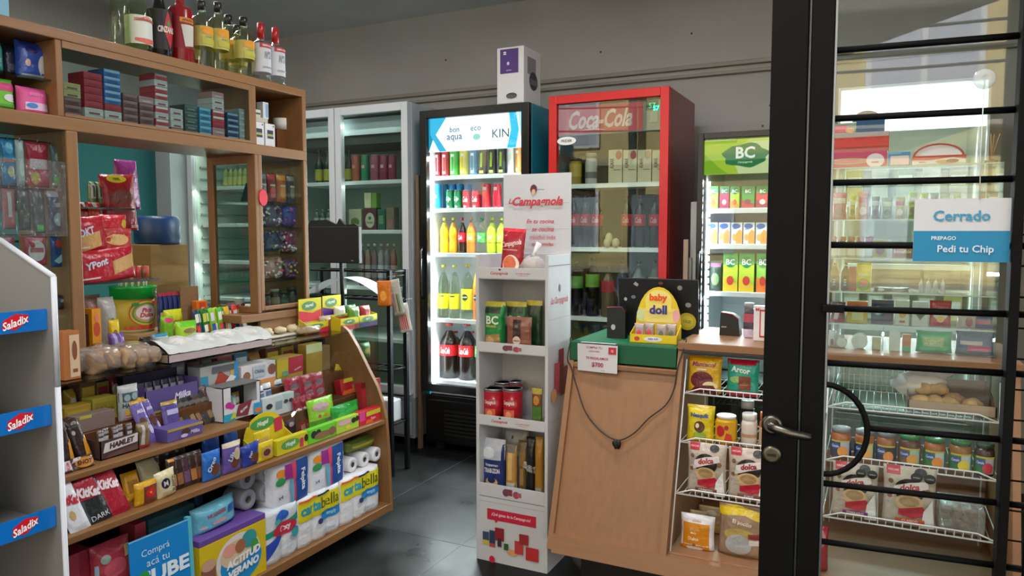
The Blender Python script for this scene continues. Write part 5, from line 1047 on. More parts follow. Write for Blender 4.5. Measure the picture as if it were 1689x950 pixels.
shc(1504, 1530, 541, 498, 4, lambda s: carton('white_box', s.w, s.h, .04, 'dad8d6', [('p', [(.2, .5), (.5, .75), (.85, .5), (.5, .25)], '8a7a84')]), 'white box with a grey diamond mark on the fourth glass shelf', 'box')
shc(1532, 1569, 541, 496, 4, lambda s: pouch('red_packet', s.w, s.h, .03, 'c0283e', [('e', .5, .5, .35, .22, 'e8d8d0'), ('e', .5, .3, .18, .12, 'e8b03a')]), 'red packet with a cream oval on the fourth glass shelf', 'packet')
shc(1578, 1612, 541, 520, 4, lambda s: pouch('striped_packet', s.w, s.h, .03, 'c8b0b0', [('e', .6, .5, .2, .35, 'a03a44')]), 'small pink and white packet on the fourth glass shelf', 'packet')
shc(1606, 1638, 541, 522, 4, lambda s: pouch('red_blue_packet', s.w, s.h, .03, '2a4a7a', [('r', .1, .4, .9, .7, 'c8505a')]), 'red and blue packet at the right of the fourth glass shelf', 'packet')
# bottom (z .93)
for i, (a, b_, yt) in enumerate([(1366, 1378, 545), (1378, 1392, 552)]): shc(a, b_, 580, yt, 5, lambda s: pouch('white_tube', s.w, s.h, .03, 'c8c6ca', [('e', .5, .3, .25, .2, '8a3a4a')], seed=i), 'white and wine red tube lying at the bottom left of the showcase, ' + ['left', 'right'][i], 'tube', 'white tubes')
for i, (a, b_, yt) in enumerate([(1380, 1396, 562), (1404, 1430, 556)]):
    s = R(a, b_, 580, yt, GY0 + .02, .9325); g = Geo(); g.lathe([(s.w / 2, 0), (s.w / 2, .05)], M('5a5a52'), 0, 0, 0, 24); o = g.obj('round_container'); g = Geo(); g.lathe([(s.w / 2 * 1.04, -.004), (s.w / 2 * 1.04, .004), (s.w / 2 * .9, .005)], M('e2e4e2', 'g'), 0, 0, 0, 24); g.obj('lid', o).rotation_euler = (PI, 0, 0)
    o.location = (s.x, s.y, .9325 + s.w / 2 * 1.05); o.rotation_euler = (-PI / 2, 0, 0); tag(o, ['small round container lying with its white lid forward', 'larger round container lying with its white lid forward'][i] + ' at the bottom of the showcase', 'container')
shc(1438, 1452, 580, 556, 5, lambda s: carton('cream_box', s.w, s.h, .03, 'c8bc9a'), 'cream box standing at the bottom of the showcase', 'box', roll=0)
shc(1466, 1484, 580, 548, 5, lambda s: carton('white_packet', s.w, s.h, .02, 'dcdcd8'), 'white narrow packet at the bottom middle of the showcase', 'packet')
shc(1488, 1502, 580, 552, 5, lambda s: carton('orange_box', s.w, s.h, .03, 'c8702a', [('r', 0, 0, 1, .3, '4ab070')]), 'orange box with green foot at the bottom of the showcase', 'box')
shc(1510, 1571, 580, 547, 5, lambda s: pouch('wipes_pack', s.w, s.h, .05, '2ab87a', [('r', .18, .3, .78, .75, 'a8c078'), ('t', .48, .62, .16, 'd8e0a0', 'TOALLAS', {'w': .5}), ('t', .48, .42, .16, 'e0e8c0', 'HUMEDAS', {'w': .5})]), 'green wet wipes pack lying at the bottom of the showcase', 'wipes pack')
shc(1576, 1640, 582, 548, 5, lambda s: pouch('cloth_pack', s.w, s.h, .05, '27507e', [('r', .1, .45, .7, .62, 'd8b8c4'), ('r', .3, .2, .95, .42, 'd8307a'), ('r', 0, 0, .4, .2, '3a4a6a')]), 'blue and pink pack at the bottom right of the showcase', 'pack')
shc(1344, 1361, 588, 566, 5, lambda s: carton('blue_card_box', s.w, s.h, .03, 'a8c8dc'), 'pale blue box beside the black door post at the foot of the showcase', 'box', back=-.06)
s = R(1670, 1730, 960, 850, 2.30); g = pouch('tall_bag', .12, .6, .05, 'b8b43a', [('r', .1, .6, .9, .9, '8a9a3a')], seed=90); g.location = (.47, 2.35, FL); tag(g, 'olive yellow bag cut by the lower right corner of the picture', 'bag')

# ================================================================== GOODS ON THE LEFT: top of the cabinet
ZT = 2.0355
def top(a, b_, yt, X=-2.56, yb=100): 
    s = L(a, b_, yb, yt, X, ZT); return s
s = L(-25, 16, 30, -60, -2.56, ZT); place(carton('blue_box', s.w, .12, .1, '7fb0cc', [('r', 0, 0, 1, .12, 'c8a8a0')]), s, 'pale blue box cut by the picture corner on top of the wooden cabinet', 'box')
for i, (a, b_) in enumerate([(196, 224), (226, 262)]):
    s = top(a, b_, -40); place(bottle(s.w, .30, 'e6efd8', .8, 'd8dcd0', (.14, .5, 'd8dcd4', [('p', [(.0, .1), (.5, 0), (1, .1), (1, .2), (0, .2)], 'd86a5a'), ('p', [(.0, .8), (.5, 1), (1, .8), (1, .9), (0, .9)], 'd88a7a')]) if i else None, 'wine', lk='clear', clear='eef6f0'), s, ['pale green clear bottle, leftmost of the bottles on the cabinet', 'pale green bottle with white label beside the dark vermouth bottle'][i], 'bottle', 'pale green bottles on the cabinet')
s = top(262, 294, 0, yb=97); place(bottle(s.w, .30, '0a0708', .95, '0d0c0d', (.14, .66, '130d10', [('p', [(.5, .98), (.88, .5), (.6, .02), (.3, .5)], 'b82430'), ('p', [(.5, .75), (.62, .7), (.6, .58), (.45, .6)], '3a8a4a'), ('t', .45, .5, .16, 'd8ccc8', 'CINZANO', {'i': .2, 'w': .8, 'b': .04})]), 'wine', clear='2a1a1a'), s, 'dark vermouth bottle with red diamond label on the cabinet', 'bottle')
for i, (a, b_, X) in enumerate([(297, 328, -2.56), (316, 336, -2.67)]):
    s = top(a, b_, 0, X, 103); place(bottle(s.w, .31 if i == 0 else .26, '8a101c', .95, 'e0dcd8' if i == 0 else '6a1018', (.22, .62, '8a101c', [('r', .1, .84, .9, .99, 'd8862a'), ('t', .5, .91, .08, '5a2010', 'APERITIVO', {'w': .6}), ('p', [(.3, .05), (.15, .75), (.85, .78), (.75, .1)], 'c8c4bc')]), 'flask', clear='a84a54'), s, ['red aperitif bottle with white crest label on the cabinet', 'red aperitif bottle standing behind the front one'][i], 'bottle', 'red aperitif bottles')
for i, (a, b_, X, hh) in enumerate([(334, 360, -2.56, .295), (361, 385, -2.56, .31), (378, 402, -2.66, .31), (392, 414, -2.70, .29), (403, 427, -2.56, .285)]):
    s = top(a, b_, 10, X, 115); place(bottle(s.w, hh, 'f4f5dc' if i else 'eef2e0', .88, '22201e', (.34, .62, 'bdb766', [('r', 0, .6, 1, 1, 'c9a040'), ('e', .5, .78, .42, .2, 'e09418'), ('r', .1, .1, .9, .4, 'b8b23e'), ('r', .3, .46, .7, .54, 'a8a040')]), 'flask', lk='clear', caph=.14, clear='f8fbf8'), s, 'clear gin bottle with orange label, %s of five on the cabinet' % pos(i, 5), 'bottle', 'gin bottles on the cabinet')
for i, (a, b_) in enumerate([(432, 454), (456, 477)]):
    s = top(a, b_, 30, -2.56, 130); place(bottle(s.w, .285, 'f8fbfb', .9, 'a81a24', (.2, .66, 'c8cad0', [('r', 0, .84, 1, 1, 'b02a34'), ('t', .5, .92, .07, 'e8d0d0', 'SMIRNOFF', {'w': .8}), ('t', .5, .6, .25, '8a8d94', 'N\u00ba21', {'i': .2, 'w': .5}), ('r', .15, .15, .85, .2, 'a0a2a8')]), 'spirit', lk='clear', caph=.26, clear='eef4f4'), s, 'clear vodka bottle with red neck, %s at the right end of the cabinet top' % ['left one', 'right one'][i], 'bottle', 'vodka bottles on the cabinet')

# ------------------------------------------------------------------ top left cubby
ZM = 1.7455
g = Geo(); g.box(XL - .28, XL - .03, Y0 + .02, 1.584, 1.862, 1.867, M('cfe6e0', 'glass')); g.obj('glass_shelf', cb)
s = L(34, 84, 122, 62, -2.56, 1.868); place(pouch('chips_bag', s.w, .125, .06, '2c4aa0', [('e', .4, .75, .2, .1, '2a2a6a'), ('e', .78, .35, .2, .3, 'c8ccd0'), ('e', .25, .4, .08, .1, 'c8a8a0'), ('p', [(0, 0), (.1, .1), (1, .12), (1, 0)], 'b8bcc8')], seed=101), s, 'shiny blue snack bag with white print in the top left cubby', 'snack bag')
s = L(8, 32, 115, 68, -2.60, 1.868); place(pouch('dark_bag', s.w, .11, .05, '23263a', [('e', .5, .3, .3, .1, '4a4a60')], seed=102), s, 'dark bag standing left of the blue snack bag', 'snack bag')
s = L(-14, 10, 112, 72, -2.56, 1.868); place(pouch('teal_bag', s.w, .1, .05, '2a7a70', seed=103), s, 'teal bag cut by the left picture edge in the top cubby', 'snack bag')
s = L(-12, 30, 183, 130, -2.54, ZM); place(pouch('pad_pack', s.w, .105, .06, '6ab830', [('r', .2, .6, .95, .85, 'c8407a'), ('e', .75, .4, .3, .12, 'd8d8e0'), ('r', .1, .1, .9, .2, '4a9a2a')], seed=104, kind='p'), s, 'green pack with pink stripe at the bottom left of the top cubby', 'pack')
s = L(36, 86, 189, 145, -2.53, ZM); place(pouch('pad_pack', s.w, .09, .06, 'd8589a', [('r', .15, .15, .95, .42, 'd8c0d8'), ('e', .35, .3, .18, .1, '4a80c8'), ('t', .5, .72, .12, 'e880b0', 'suave', {'i': .3, 'w': .6})], seed=105, kind='p'), s, 'pink pack with white and blue band in the top left cubby', 'pack')

# ------------------------------------------------------------------ cigarette stacks behind the sliding glass
def stack(a, b_, colors, desc, X=-2.525, ph=.0249, wb='d8d0d0', dz=0):
    s = L(a, b_, 200, 150, X, ZM + dz); n = len(colors)
    for i, c in enumerate(colors):
        o = carton('cigarette_pack', s.w, ph - .0008, .088, c[0], [('r', .04, .55, .96, .9, c[1]), ('r', .2, .15, .8, .4, c[2])], bev=.001)
        s2 = Spot(); s2.__dict__.update(s.__dict__); s2.z = s.z + i * ph
        lab = '%s cigarette pack, %s of %s' % (c[3], 'topmost' if i == n - 1 else 'lowest' if i == 0 else ORD[i] + ' from the bottom', desc)
        place(o, s2, lab, 'cigarette pack', 'packs in ' + desc)
W1 = ('d2ccd0', 'c0b8bc', '9a3a44', 'white'); BR = ('7a4a4c', '9a7074', '5a3034', 'brown'); RD = ('b02438', 'b83044', '9a1c30', 'red'); YL = ('c0b088', 'b8a060', '6a5a3a', 'cream')
BL = ('3a6ab0', '9ab8d8', '24508a', 'blue'); RW = ('c8404c', 'd8d4d8', 'b0303c', 'red and white'); DG = ('3a444a', '5a666a', '7a8488', 'dark grey'); LB = ('2a86b8', '7ab8d8', '3a5a6a', 'light blue'); NV = ('26406a', '8aa8c8', '1a2a4a', 'navy'); PG = ('a8b0b0', '98a2a4', 'c0c6c6', 'pale grey'); PK = ('c4929a', 'b07a84', 'd8b8bc', 'pink')
stack(107, 135, [BR, BR, BR, YL, YL], 'the leftmost stack with cream packs on top')
stack(141, 171, [W1, W1, RD, RD, RD, RD, RD], 'the tall red stack')
stack(174, 201, [W1, W1, RD, BL, BL, BL, BL, BL], 'the blue and white striped stack')
stack(204, 228, [BR, BR, BR, BR, BR], 'the short brown stack')
stack(231, 254, [BR, BR, BR, BR, PK], 'the brown and pink stack')
stack(257, 278, [W1, RW, W1, RW, W1, RW, RW, W1, RW], 'the tallest red and white stack')
stack(282, 302, [BR, W1, W1, W1], 'the white stack right of the tallest one')
stack(305, 326, [DG] * 5, 'the dark grey stack')
stack(329, 348, [LB] * 5, 'the light blue stack')
stack(351, 370, [PK, PK, RD, RW, RW, W1, W1, PK], 'the white topped red stack')
stack(375, 393, [NV] * 5 , 'the navy stack')
stack(395, 411, [PG] * 6, 'the pale grey stack')
for i, (a, b_) in enumerate([(133, 148), (338, 350)]):
    s = L(a, b_, 180, 120, -2.66, ZM); place(carton('cigarette_carton', s.w, .15, .08, '7a3a40' if i == 0 else '6a7068', bev=.001), s, ['dark red carton standing behind the tall red stack', 'grey carton standing behind the white topped stack'][i], 'carton')
# right cubby
s = L(430, 437, 240, 160, -2.55, ZM)
for i, (a, b_) in enumerate([(420, 436), (438, 454)]):
    s = L(a, b_, 240, 197, -2.52, ZM); place(carton('label_box', s.w, .105, .04, 'd4d4d8', [('r', .2, .55, .8, .72, '2a2e48'), ('r', .2, .45, .8, .55, 'a8a04a'), ('r', .2, .36, .8, .45, '2a2e48'), ('e', .8, .9, .06, .04, '3a3a3a')]), s, 'white box with navy and yellow bars, %s in the right cubby' % ['left one', 'right one'][i], 'box', 'white boxes in the right cubby')
s = L(419, 442, 200, 188, -2.52, ZM + .106); place(carton('small_box', s.w, .02, .05, 'b8b0a0'), s, 'flat beige box lying on the two white boxes', 'box')
s = L(434, 443, 188, 157, -2.53, ZM + .1262); place(carton('slim_box', s.w, .075, .04, 'c8ccd4', [('r', .5, .1, .9, .9, '7aa0c8')]), s, 'slim white and blue box standing on the flat beige box', 'box')
s = L(420, 430, 188, 170, -2.53, ZM + .1262); place(carton('small_box', s.w, .035, .04, 'c8c4b8', [('r', .1, .4, .9, .6, '3a3a3a')]), s, 'small white box with dark stripe on the flat beige box', 'box')
s = L(457, 487, 240, 172, -2.60, ZM); g = Geo(); g.box(-.06, .06, 0, .06, 0, .105, M('6a3f20', 'wood'), .002); o = g.obj('wooden_block'); place(o, s, 'brown wooden block under the tape roll in the right cubby', 'block')
g = Geo(); g.lathe([(.030, 0), (.040, 0), (.040, .055), (.030, .055), (.030, 0)], M('cfccc6', 'p'), 0, 0, 0, 28); o = g.obj('tape_roll'); o.location = (s.x - .03, s.y + .005, ZM + .106); tag(o, 'white tape roll in the right cubby of the cabinet', 'tape roll')

# ------------------------------------------------------------------ left column: blister cards on rods
def rod(z, X, label):
    g = Geo(); g.tube([(X, Y0 + .021, z), (X, 1.604, z)], .003, M('8a8d90', 'm')); g.obj('hanging_rod', cb)
for z in (1.660, 1.50, 1.345, 1.14): rod(z, -2.57, '')
bl = [(6, 30, 312, 240, '2a86c0', [('e', .5, .8, .3, .12, '6ab0d8'), ('r', 0, .5, 1, .56, 'c86a4a'), ('e', .55, .3, .25, .12, 'd8c89a')], 'blue blister card', 0), (31, 45, 318, 246, 'c4c4c8', [('e', .5, .4, .3, .2, 'e8e8e8')], 'silver foil card', .01), (47, 86, 314, 252, 'c02440', [('r', .1, .4, .9, .62, 'e0b8c0'), ('e', .3, .2, .2, .14, 'd8a840'), ('t', .5, .5, .14, 'f0e0e4', 'CON', {'w': .5})], 'crimson card with pale band', 0), (89, 108, 330, 262, '5a6068', [('r', .1, .1, .6, .25, '3ac83a'), ('e', .5, .7, .3, .1, 'a8acb0')], 'grey card with green price tag', 0),
      (-10, 5, 320, 250, 'a85a3a', [], 'rust card at the picture edge', .01),
      (8, 30, 378, 320, 'b8606a', [('r', .3, .3, .6, .9, 'e0c8cc'), ('e', .5, .15, .3, .12, 'c84a4a')], 'pink card', 0), (33, 55, 380, 322, '2a2c30', [('r', .3, .2, .7, .3, '6a6a70')], 'black card', 0), (57, 79, 385, 325, '33363c', [('r', .2, .05, .7, .2, '2ac84a'), ('e', .5, .6, .3, .1, '5a5a60')], 'black card with green tag', 0), (82, 113, 382, 332, '4c4a72', [('r', 0, .85, 1, 1, 'b8bcc4'), ('e', .5, .3, .28, .16, 'c8ccd8'), ('r', .3, .6, .8, .7, 'c8c8d8')], 'purple grey card with white marks', 0),
      (-8, 30, 440, 388, '8a7a84', [('e', .5, .6, .4, .2, 'd0c8cc'), ('r', 0, .8, 1, .95, 'b84a5a')], 'pale crumpled packet', 0), (42, 82, 438, 395, 'b8344a', [('e', .5, .5, .38, .35, 'd8c8cc'), ('r', .2, .45, .8, .6, 'c06070'), ('e', .3, .7, .1, .1, 'c02a3a')], 'red and white razor card', 0), (86, 119, 440, 392, '26508a', [('e', .35, .75, .16, .14, 'c83a3a'), ('p', [(.1, .2), (.8, .6), (.9, .3), (.3, .1)], 'a8c0d8'), ('r', .55, .0, .95, .16, '3ad84a')], 'blue razor card with green tag', 0),
      (62, 90, 505, 455, '3a3448', [('e', .5, .6, .3, .2, 'a8a0b0'), ('r', .1, .1, .9, .25, 'b84a5a')], 'violet grey card', 0), (94, 122, 505, 462, '24263a', [('e', .3, .6, .12, .12, 'a8a8b8'), ('e', .6, .7, .12, .12, '8a8aa0'), ('r', .6, .3, .98, .48, '3ad84a')], 'dark patterned packet with green tag', 0)]
rods = [1.66] * 5 + [1.50] * 4 + [1.345] * 3 + [1.14] * 2
for i, (a, b_, yb, yt, c, dec, lab, dx) in enumerate(bl):
    s = L(a, b_, yb, yt, -2.545 + dx); zt_ = rods[i] - .004; s.h = max(.05, min(.15 if rods[i] > 1.2 else .12, zt_ - s.z)); s.z = zt_ - s.h
    o = pouch('blister_card', s.w * .96, s.h, .02, c, dec, seed=200 + i); place(o, s, lab + ' hanging in the left glass column, ' + ['top', 'top', 'top', 'top', 'top', 'second', 'second', 'second', 'second', 'third', 'third', 'third', 'lowest', 'lowest'][i] + ' row', 'blister card')
    g = Geo(); g.tube([(0, .006, s.h - .004), (0, .004, s.h + .010)], .0015, M('9a9ca0', 'm'), 6); g.obj('hook', o)
for i in range(6):
    s = L(96 - 18 * i, 112 - 18 * i, 300, 250, -2.70, 1.50); s.x = -2.72; place(pouch('dark_packet', s.w, .12, .03, ['23253a', '2a2a30', '1f2a44', '3a2a3a', '202020', '2a3a4a'][i], seed=220 + i), s, 'dark packet at the back of the left glass column, %s from the post' % ORD[i], 'packet', 'dark packets behind the blister cards', dz=-.074)
s = L(97, 120, 528, 498, -2.55, .901); place(carton('yellow_box', s.w, .10, .04, 'b8a83a', [('r', .1, .4, .9, .6, 'c85a7a'), ('r', .1, .15, .9, .28, '8a9ac8')]), s, 'yellow striped box at the foot of the left glass column', 'box')
g = Geo(); g.add([(0, Y0 + .03 - 1.3, -.13), (0, .295, -.13), (.012, .29, .12), (.012, Y0 + .03 - 1.3, .12)], [(0, 1, 2, 3)], M('f2f4f6', 'film', milk=.06))
o = g.obj('plastic_sheet'); o.location = (XL + .004, 1.3, 1.47); tag(o, 'loose clear plastic sheet over the blister cards at the left', 'plastic sheet')

# ------------------------------------------------------------------ right column goods
def col(a, b_, z, hgt, mk, lab, cat, group=None, X=-2.54, **k):
    s = L(a, b_, 400, 380, X, z + .0006); s.h = hgt; o = mk(s); place(o, s, lab, cat, group, **k); return o
for i, (a, b_, c, l2, nm) in enumerate([(432, 444, '5a5458', '8a8488', 'grey'), (445, 459, '8a2430', 'c83a4a', 'dark red'), (461, 476, 'b8582a', 'e08a3a', 'orange'), (478, 490, '26243a', '8a7a6a', 'navy'), (491, 504, '7a2438', 'd0305a', 'wine red')]):
    col(a, b_, SHZ[0], .135, lambda s: pouch('candy_packet', s.w, s.h, .025, c, [('r', 0, .78, 1, .95, l2), ('e', .5, .35, .3, .2, l2), ('r', .2, .55, .8, .62, 'c8b0a0')], seed=i + 230), nm + ' candy packet, %s on the right column upper shelf' % pos(i, 5), 'packet', 'packets on the upper shelf of the right column')
def sparkle(s, base, cols, n, seed):
    g = Geo(); rr = random.Random(seed); g.blob((0, .05, s.h / 2), (s.w * .5, .045, s.h / 2), M(base, 'f'), 18, .25, seed, .55)
    for i in range(n):
        th = rr.uniform(PI, 2 * PI); ph = rr.uniform(-.9, .9); f_ = lambda q: math.copysign(abs(q) ** .6, q); x = s.w / 2 * .96 * f_(math.cos(th) * math.cos(ph)); y = .05 + .046 * f_(math.sin(th) * math.cos(ph)); z = s.h / 2 + s.h / 2 * .93 * f_(math.sin(ph))
        g.blob((x, y, z), (.010, .004, .0065), M(rr.choice(cols), 'f'), 6)
    return g.obj('candy_bag')
col(432, 471, SHZ[1], .106, lambda s: sparkle(s, '5a4a58', ['c8c0cc', '8a7080', 'e0dce4', '6a3a4a', 'a898a8'], 110, 1), 'silver and plum sparkling candy bag in the right glass column', 'candy bag')
col(472, 507, SHZ[1], .104, lambda s: sparkle(s, '3a3a8a', ['c83a8a', '3a8ac8', '5a2a7a', '2a5ab8', 'e04a9a'], 80, 2), 'blue and pink dotted candy bag in the right glass column', 'candy bag')
col(434, 472, SHZ[2], .112, lambda s: sparkle(s, '2f2a48', ['4a4668', '8a88a0', 'c8b03a', '3a3458'], 60, 3), 'dark purple candy bag with a yellow spot on the third shelf of the right column', 'candy bag')
col(473, 507, SHZ[2], .108, lambda s: sparkle(s, '7a2448', ['d8d0dc', 'c82a4a', 'a82a6a', 'e8e0e8'], 70, 4), 'crimson and white candy bag on the third shelf of the right column', 'candy bag')
col(433, 471, SHZ[3], .112, lambda s: sparkle(s, 'b8867a', ['d8c0b8', 'c84a3a', 'e8d8d0', 'a8503a'], 90, 5), 'pinkish white candy bag on the fourth shelf of the right column', 'candy bag')
col(473, 507, SHZ[3], .095, lambda s: sparkle(s, '6a3a5a', ['d83a6a', '8a4a8a', 'c8b83a', '3a7a9a'], 70, 6), 'purple and pink candy bag on the fourth shelf of the right column', 'candy bag')
for i in range(5):
    col(436 + 14.5 * i, 448 + 14.5 * i, .9905, .085 + .012 * (i % 2), lambda s: jar(s.w, s.h, ['2a1c16', '3a2418', '1c2420', '24201c', '2a2a26'][i], ['5a2a20', '8a8478', '2a3a30', '3a3430', '6a6a60'][i], (.2, .6, ['6a3a2c', '8a6a50', '2f4a3c', '4a4a40', '5a6a5a'][i], []), 'dark_jar'), 'small dark jar, %s in the bottom row of the right glass column' % pos(i, 5), 'jar', 'dark jars in the right column')
# things behind side glass
s = R(385, 412, 325, 288, YA + .06, SHZ[1]); g = Geo(); g.prism([(-.035, 0), (.04, 0), (.04, .085), (.0, .085)], 0, .03, M('15130f', 'p'), 'y'); o = g.obj('black_bag'); o.location = (-2.60, YA + .05, SHZ[0] + .0006); tag(o, 'black slanted bag behind the side glass of the right column', 'bag')
g = Geo(); g.lathe([(.024, 0), (.026, .001), (.024, .002)], M('d81f38', 'p'), 0, 0, 0, 28); g.v = [(x, y * 1.45, z) for x, y, z in g.v]; o = g.obj('red_tag'); q = hit(434, 326, 'x', XL + .003); o.location = q; o.rotation_euler = (PI / 2, 0, PI / 2); tag(o, 'bright red oval tag stuck on the front edge of the right glass column', 'tag')

# ------------------------------------------------------------------ in the hatch, on the back counter board
ZB = .901
def hb(a, b_, yb, yt, X, mk, lab, cat, group=None, z=ZB, hgt=None, **k):
    s = L(a, b_, yb, yt, X, z); s.h = hgt or s.h; o = mk(s); place(o, s, lab, cat, group, **k); return o
s = L(213, 275, 540, 465, -2.85, ZB); r_ = s.w / 2
g = Geo(); hj = .20; g.lathe([(r_ * .86, 0), (r_ * .9, .01), (r_ * .9, hj * .74)], M('b8c080', 'g'), 0, r_, 0, 30); o = g.obj('lollipop_jar')
l = Geo(); rr_ = r_ * .91; l.lathe([(rr_, .012), (rr_, hj * .72)], M('c8b040', 'p'), 0, r_, 0, 30)
l.decals(lambda u, v, e: ((rr_ + e) * math.sin(u / rr_), r_ - (rr_ + e) * math.cos(u / rr_), .012 + v), s.w, hj * .72 - .012, [('r', .0, 0, 1, .12, 'c83a34'), ('e', .5, .54, .4, .44, 'd0503a'), ('e', .5, .54, .37, .4, 'd8c040'), ('e', .5, .54, .33, .35, '5a9a4a'), ('e', .5, .54, .29, .3, 'c8a060'), ('e', .5, .56, .25, .24, 'e8dcdc'), ('t', .5, .64, .15, 'c83048', 'Pico', {'i': .2, 'w': .4, 'b': .04}), ('t', .5, .48, .15, 'c83048', 'Dulce', {'i': .2, 'w': .42, 'b': .04}), ('e', .75, .85, .12, .08, 'c83a3a'), ('e', .25, .85, .08, .06, '3a8a3a')], 'p', 6); l.obj('label', o)
l = Geo(); l.lathe([(r_, hj * .73), (r_, hj * .93), (r_ * 1.03, hj * .95), (r_ * 1.03, hj)], M('0f9a3a', 'g'), 0, r_, 0, 30); l.obj('lid', o)
l = Geo(); rr = random.Random(9)
for i in range(14):
    a_ = 2 * PI * i / 14; x, y = r_ * .6 * math.cos(a_), r_ + r_ * .6 * math.sin(a_); l.tube([(x, y, hj * .98), (x * 1.05, y, hj + .045)], .003, M('e8e8e8')); l.tube([(x * 1.05, y, hj + .03), (x * 1.08, y, hj + .085)], [.008, .009], M(['c84a3a', 'd8a88a', 'b8303a', '8a4a34'][i % 4], 'f'))
l.obj('lollipops', o); place(o, s, 'lollipop jar with bright green lid and round colourful label in the hatch', 'jar', dz=.02)
g = Geo(); g.box(-2.99, -2.79, s.y - .1, s.y + .12, 0, .0195, M('a8895a', 'card')); o = g.obj('cardboard_sheet'); o.location = (0, 0, ZB); tag(o, 'flat brown cardboard under the lollipop jar', 'cardboard')
hb(142, 152, 545, 480, -2.62, lambda s: carton('brown_box', s.w, s.h, .06, '4a2414'), 'dark brown box right of the left wooden post', 'box', hgt=.15)
hb(153, 168, 560, 485, -2.60, lambda s: carton('orange_box', s.w, s.h, .05, 'd08a14', [('e', .5, .55, .35, .16, 'b8401c'), ('e', .5, .8, .2, .08, 'd8705a')]), 'orange upright box beside the left wooden post', 'box', hgt=.17)
hb(142, 175, 470, 462, -2.72, lambda s: pouch('plastic_bag', s.w, s.h, .08, '8a6a60', [('e', .5, .6, .3, .2, 'a84a3a')], seed=240), 'crumpled clear bag with reddish goods behind the orange box', 'bag', hgt=.21)
hb(172, 198, 520, 462, -2.68, lambda s: pouch('silver_bag', s.w, s.h, .08, 'a8a8a4', [('e', .5, .4, .2, .2, '6a6a60')], seed=241, kind='f'), 'silver crumpled bag left of the lollipop jar', 'bag', hgt=.20)
hb(183, 200, 535, 497, -2.60, lambda s: pouch('yellow_packet', s.w, s.h, .03, 'd8b81c', [('e', .4, .5, .25, .2, '8a6a1a')], seed=242), 'small yellow packet in front of the silver bag', 'packet', hgt=.12)
hb(186, 212, 560, 528, -2.57, lambda s: pouch('purple_packet', s.w, s.h, .03, '6a4a98', [('r', .2, 0, .4, 1, 'a898c8'), ('r', .6, 0, .7, 1, '9a88b8')], seed=243), 'purple striped packet leaning before the lollipop jar', 'packet', hgt=.075, tilt=-.2)
hb(213, 235, 555, 545, -2.56, lambda s: carton('yellow_box', s.w, s.h, .05, 'c8b83a'), 'low yellow box at the foot of the lollipop jar', 'box', hgt=.03)
hb(236, 254, 562, 545, -2.545, lambda s: pouch('dark_packet', s.w, s.h, .04, '2a1a1e', [('e', .6, .5, .2, .2, 'b83a3a')], seed=244), 'black and red packet below the lollipop jar', 'packet', hgt=.045)
hb(256, 282, 562, 542, -2.545, lambda s: pouch('white_packet', s.w, s.h, .04, 'a8b4b8', [('r', 0, .8, 1, 1, '3a8ab0'), ('r', .2, .3, .8, .5, '6a5a5a')], seed=245), 'grey and blue packet right of the black and red packet', 'packet', hgt=.05)
# cracker packs piled on a black wire stand
e = empty('wire_stand', 'black wire display stand with snack packs behind the hatch', 'display stand', (-3.15, 1.98, ZB)); bkm = M('121212', 'g')
g = Geo(); g.box(-.12, .12, -.14, .14, 0, .01, bkm); g.obj('base', e)
g = Geo(); g.tube([(-.05, .0, 0), (-.05, .0, .78)], .008, bkm); g.obj('pole', e)
for k, z in enumerate((.27, .42, .56)):
    g = Geo(); g.box(-.12, .17, -.15, .16 if k < 2 else .24, z - .008, z, bkm); g.obj('tier', e)
def cracker(w, h, flip, seed):
    return pouch('cracker_pack', w, h, .05, 'b0182c', [('p', [(.55, .2), (.97, .38), (.97, .8), (.55, .62)] if not flip else [(.05, .05), (.7, .2), (.7, .6), (.05, .5)], 'c89a5c'), ('t', .28, .6, .22, 'c8d0e0', 'YPont' if not flip else 'OKT', {'r': 12, 'i': .2, 'w': .5, 'b': .04}), ('r', .02, .15, .3, .2, 'd8c0c0')], seed=seed)
hb(136, 232, 465, 415, -2.66, lambda s: cracker(s.w, s.h, False, 250), 'lowest red cracker pack with white lettering in the hatch', 'cracker pack', 'red cracker packs', z=1.165, hgt=.125, roll=-.1)
hb(134, 185, 425, 362, -2.70, lambda s: cracker(s.w, s.h, True, 251), 'red cracker pack cut by the wooden post, upper left of the pile', 'cracker pack', 'red cracker packs', z=1.275, hgt=.14, roll=-.1)
hb(168, 216, 400, 370, -2.76, lambda s: pouch('cracker_pack', s.w, s.h, .05, 'c01a28', [('e', .8, .6, .1, .2, 'c8b02a'), ('r', .1, .1, .8, .25, 'c89a5c')], seed=252), 'shiny red cracker pack topmost of the pile', 'cracker pack', 'red cracker packs', z=1.335, hgt=.09)
hb(176, 225, 440, 398, -2.73, lambda s: pouch('cracker_pack', s.w, s.h, .05, 'b82a2c', [('e', .4, .55, .38, .22, 'd8b070'), ('r', 0, .8, 1, 1, 'a83a3a')], seed=253), 'red pack with golden biscuits between the other cracker packs', 'cracker pack', 'red cracker packs', z=1.27, hgt=.10)
for nm in ('a',):
    g = Geo(); g.box(-.01, .10, -.21, .13, 0, .008, bkm); o = g.obj('pile_shelf', e); o.location = (.38, -.02, .255)
    g = Geo(); g.box(-.02, .41, -.01, .01, 0, .012, bkm); o = g.obj('shelf_arm', e); o.location = (-.03, 0, .25)
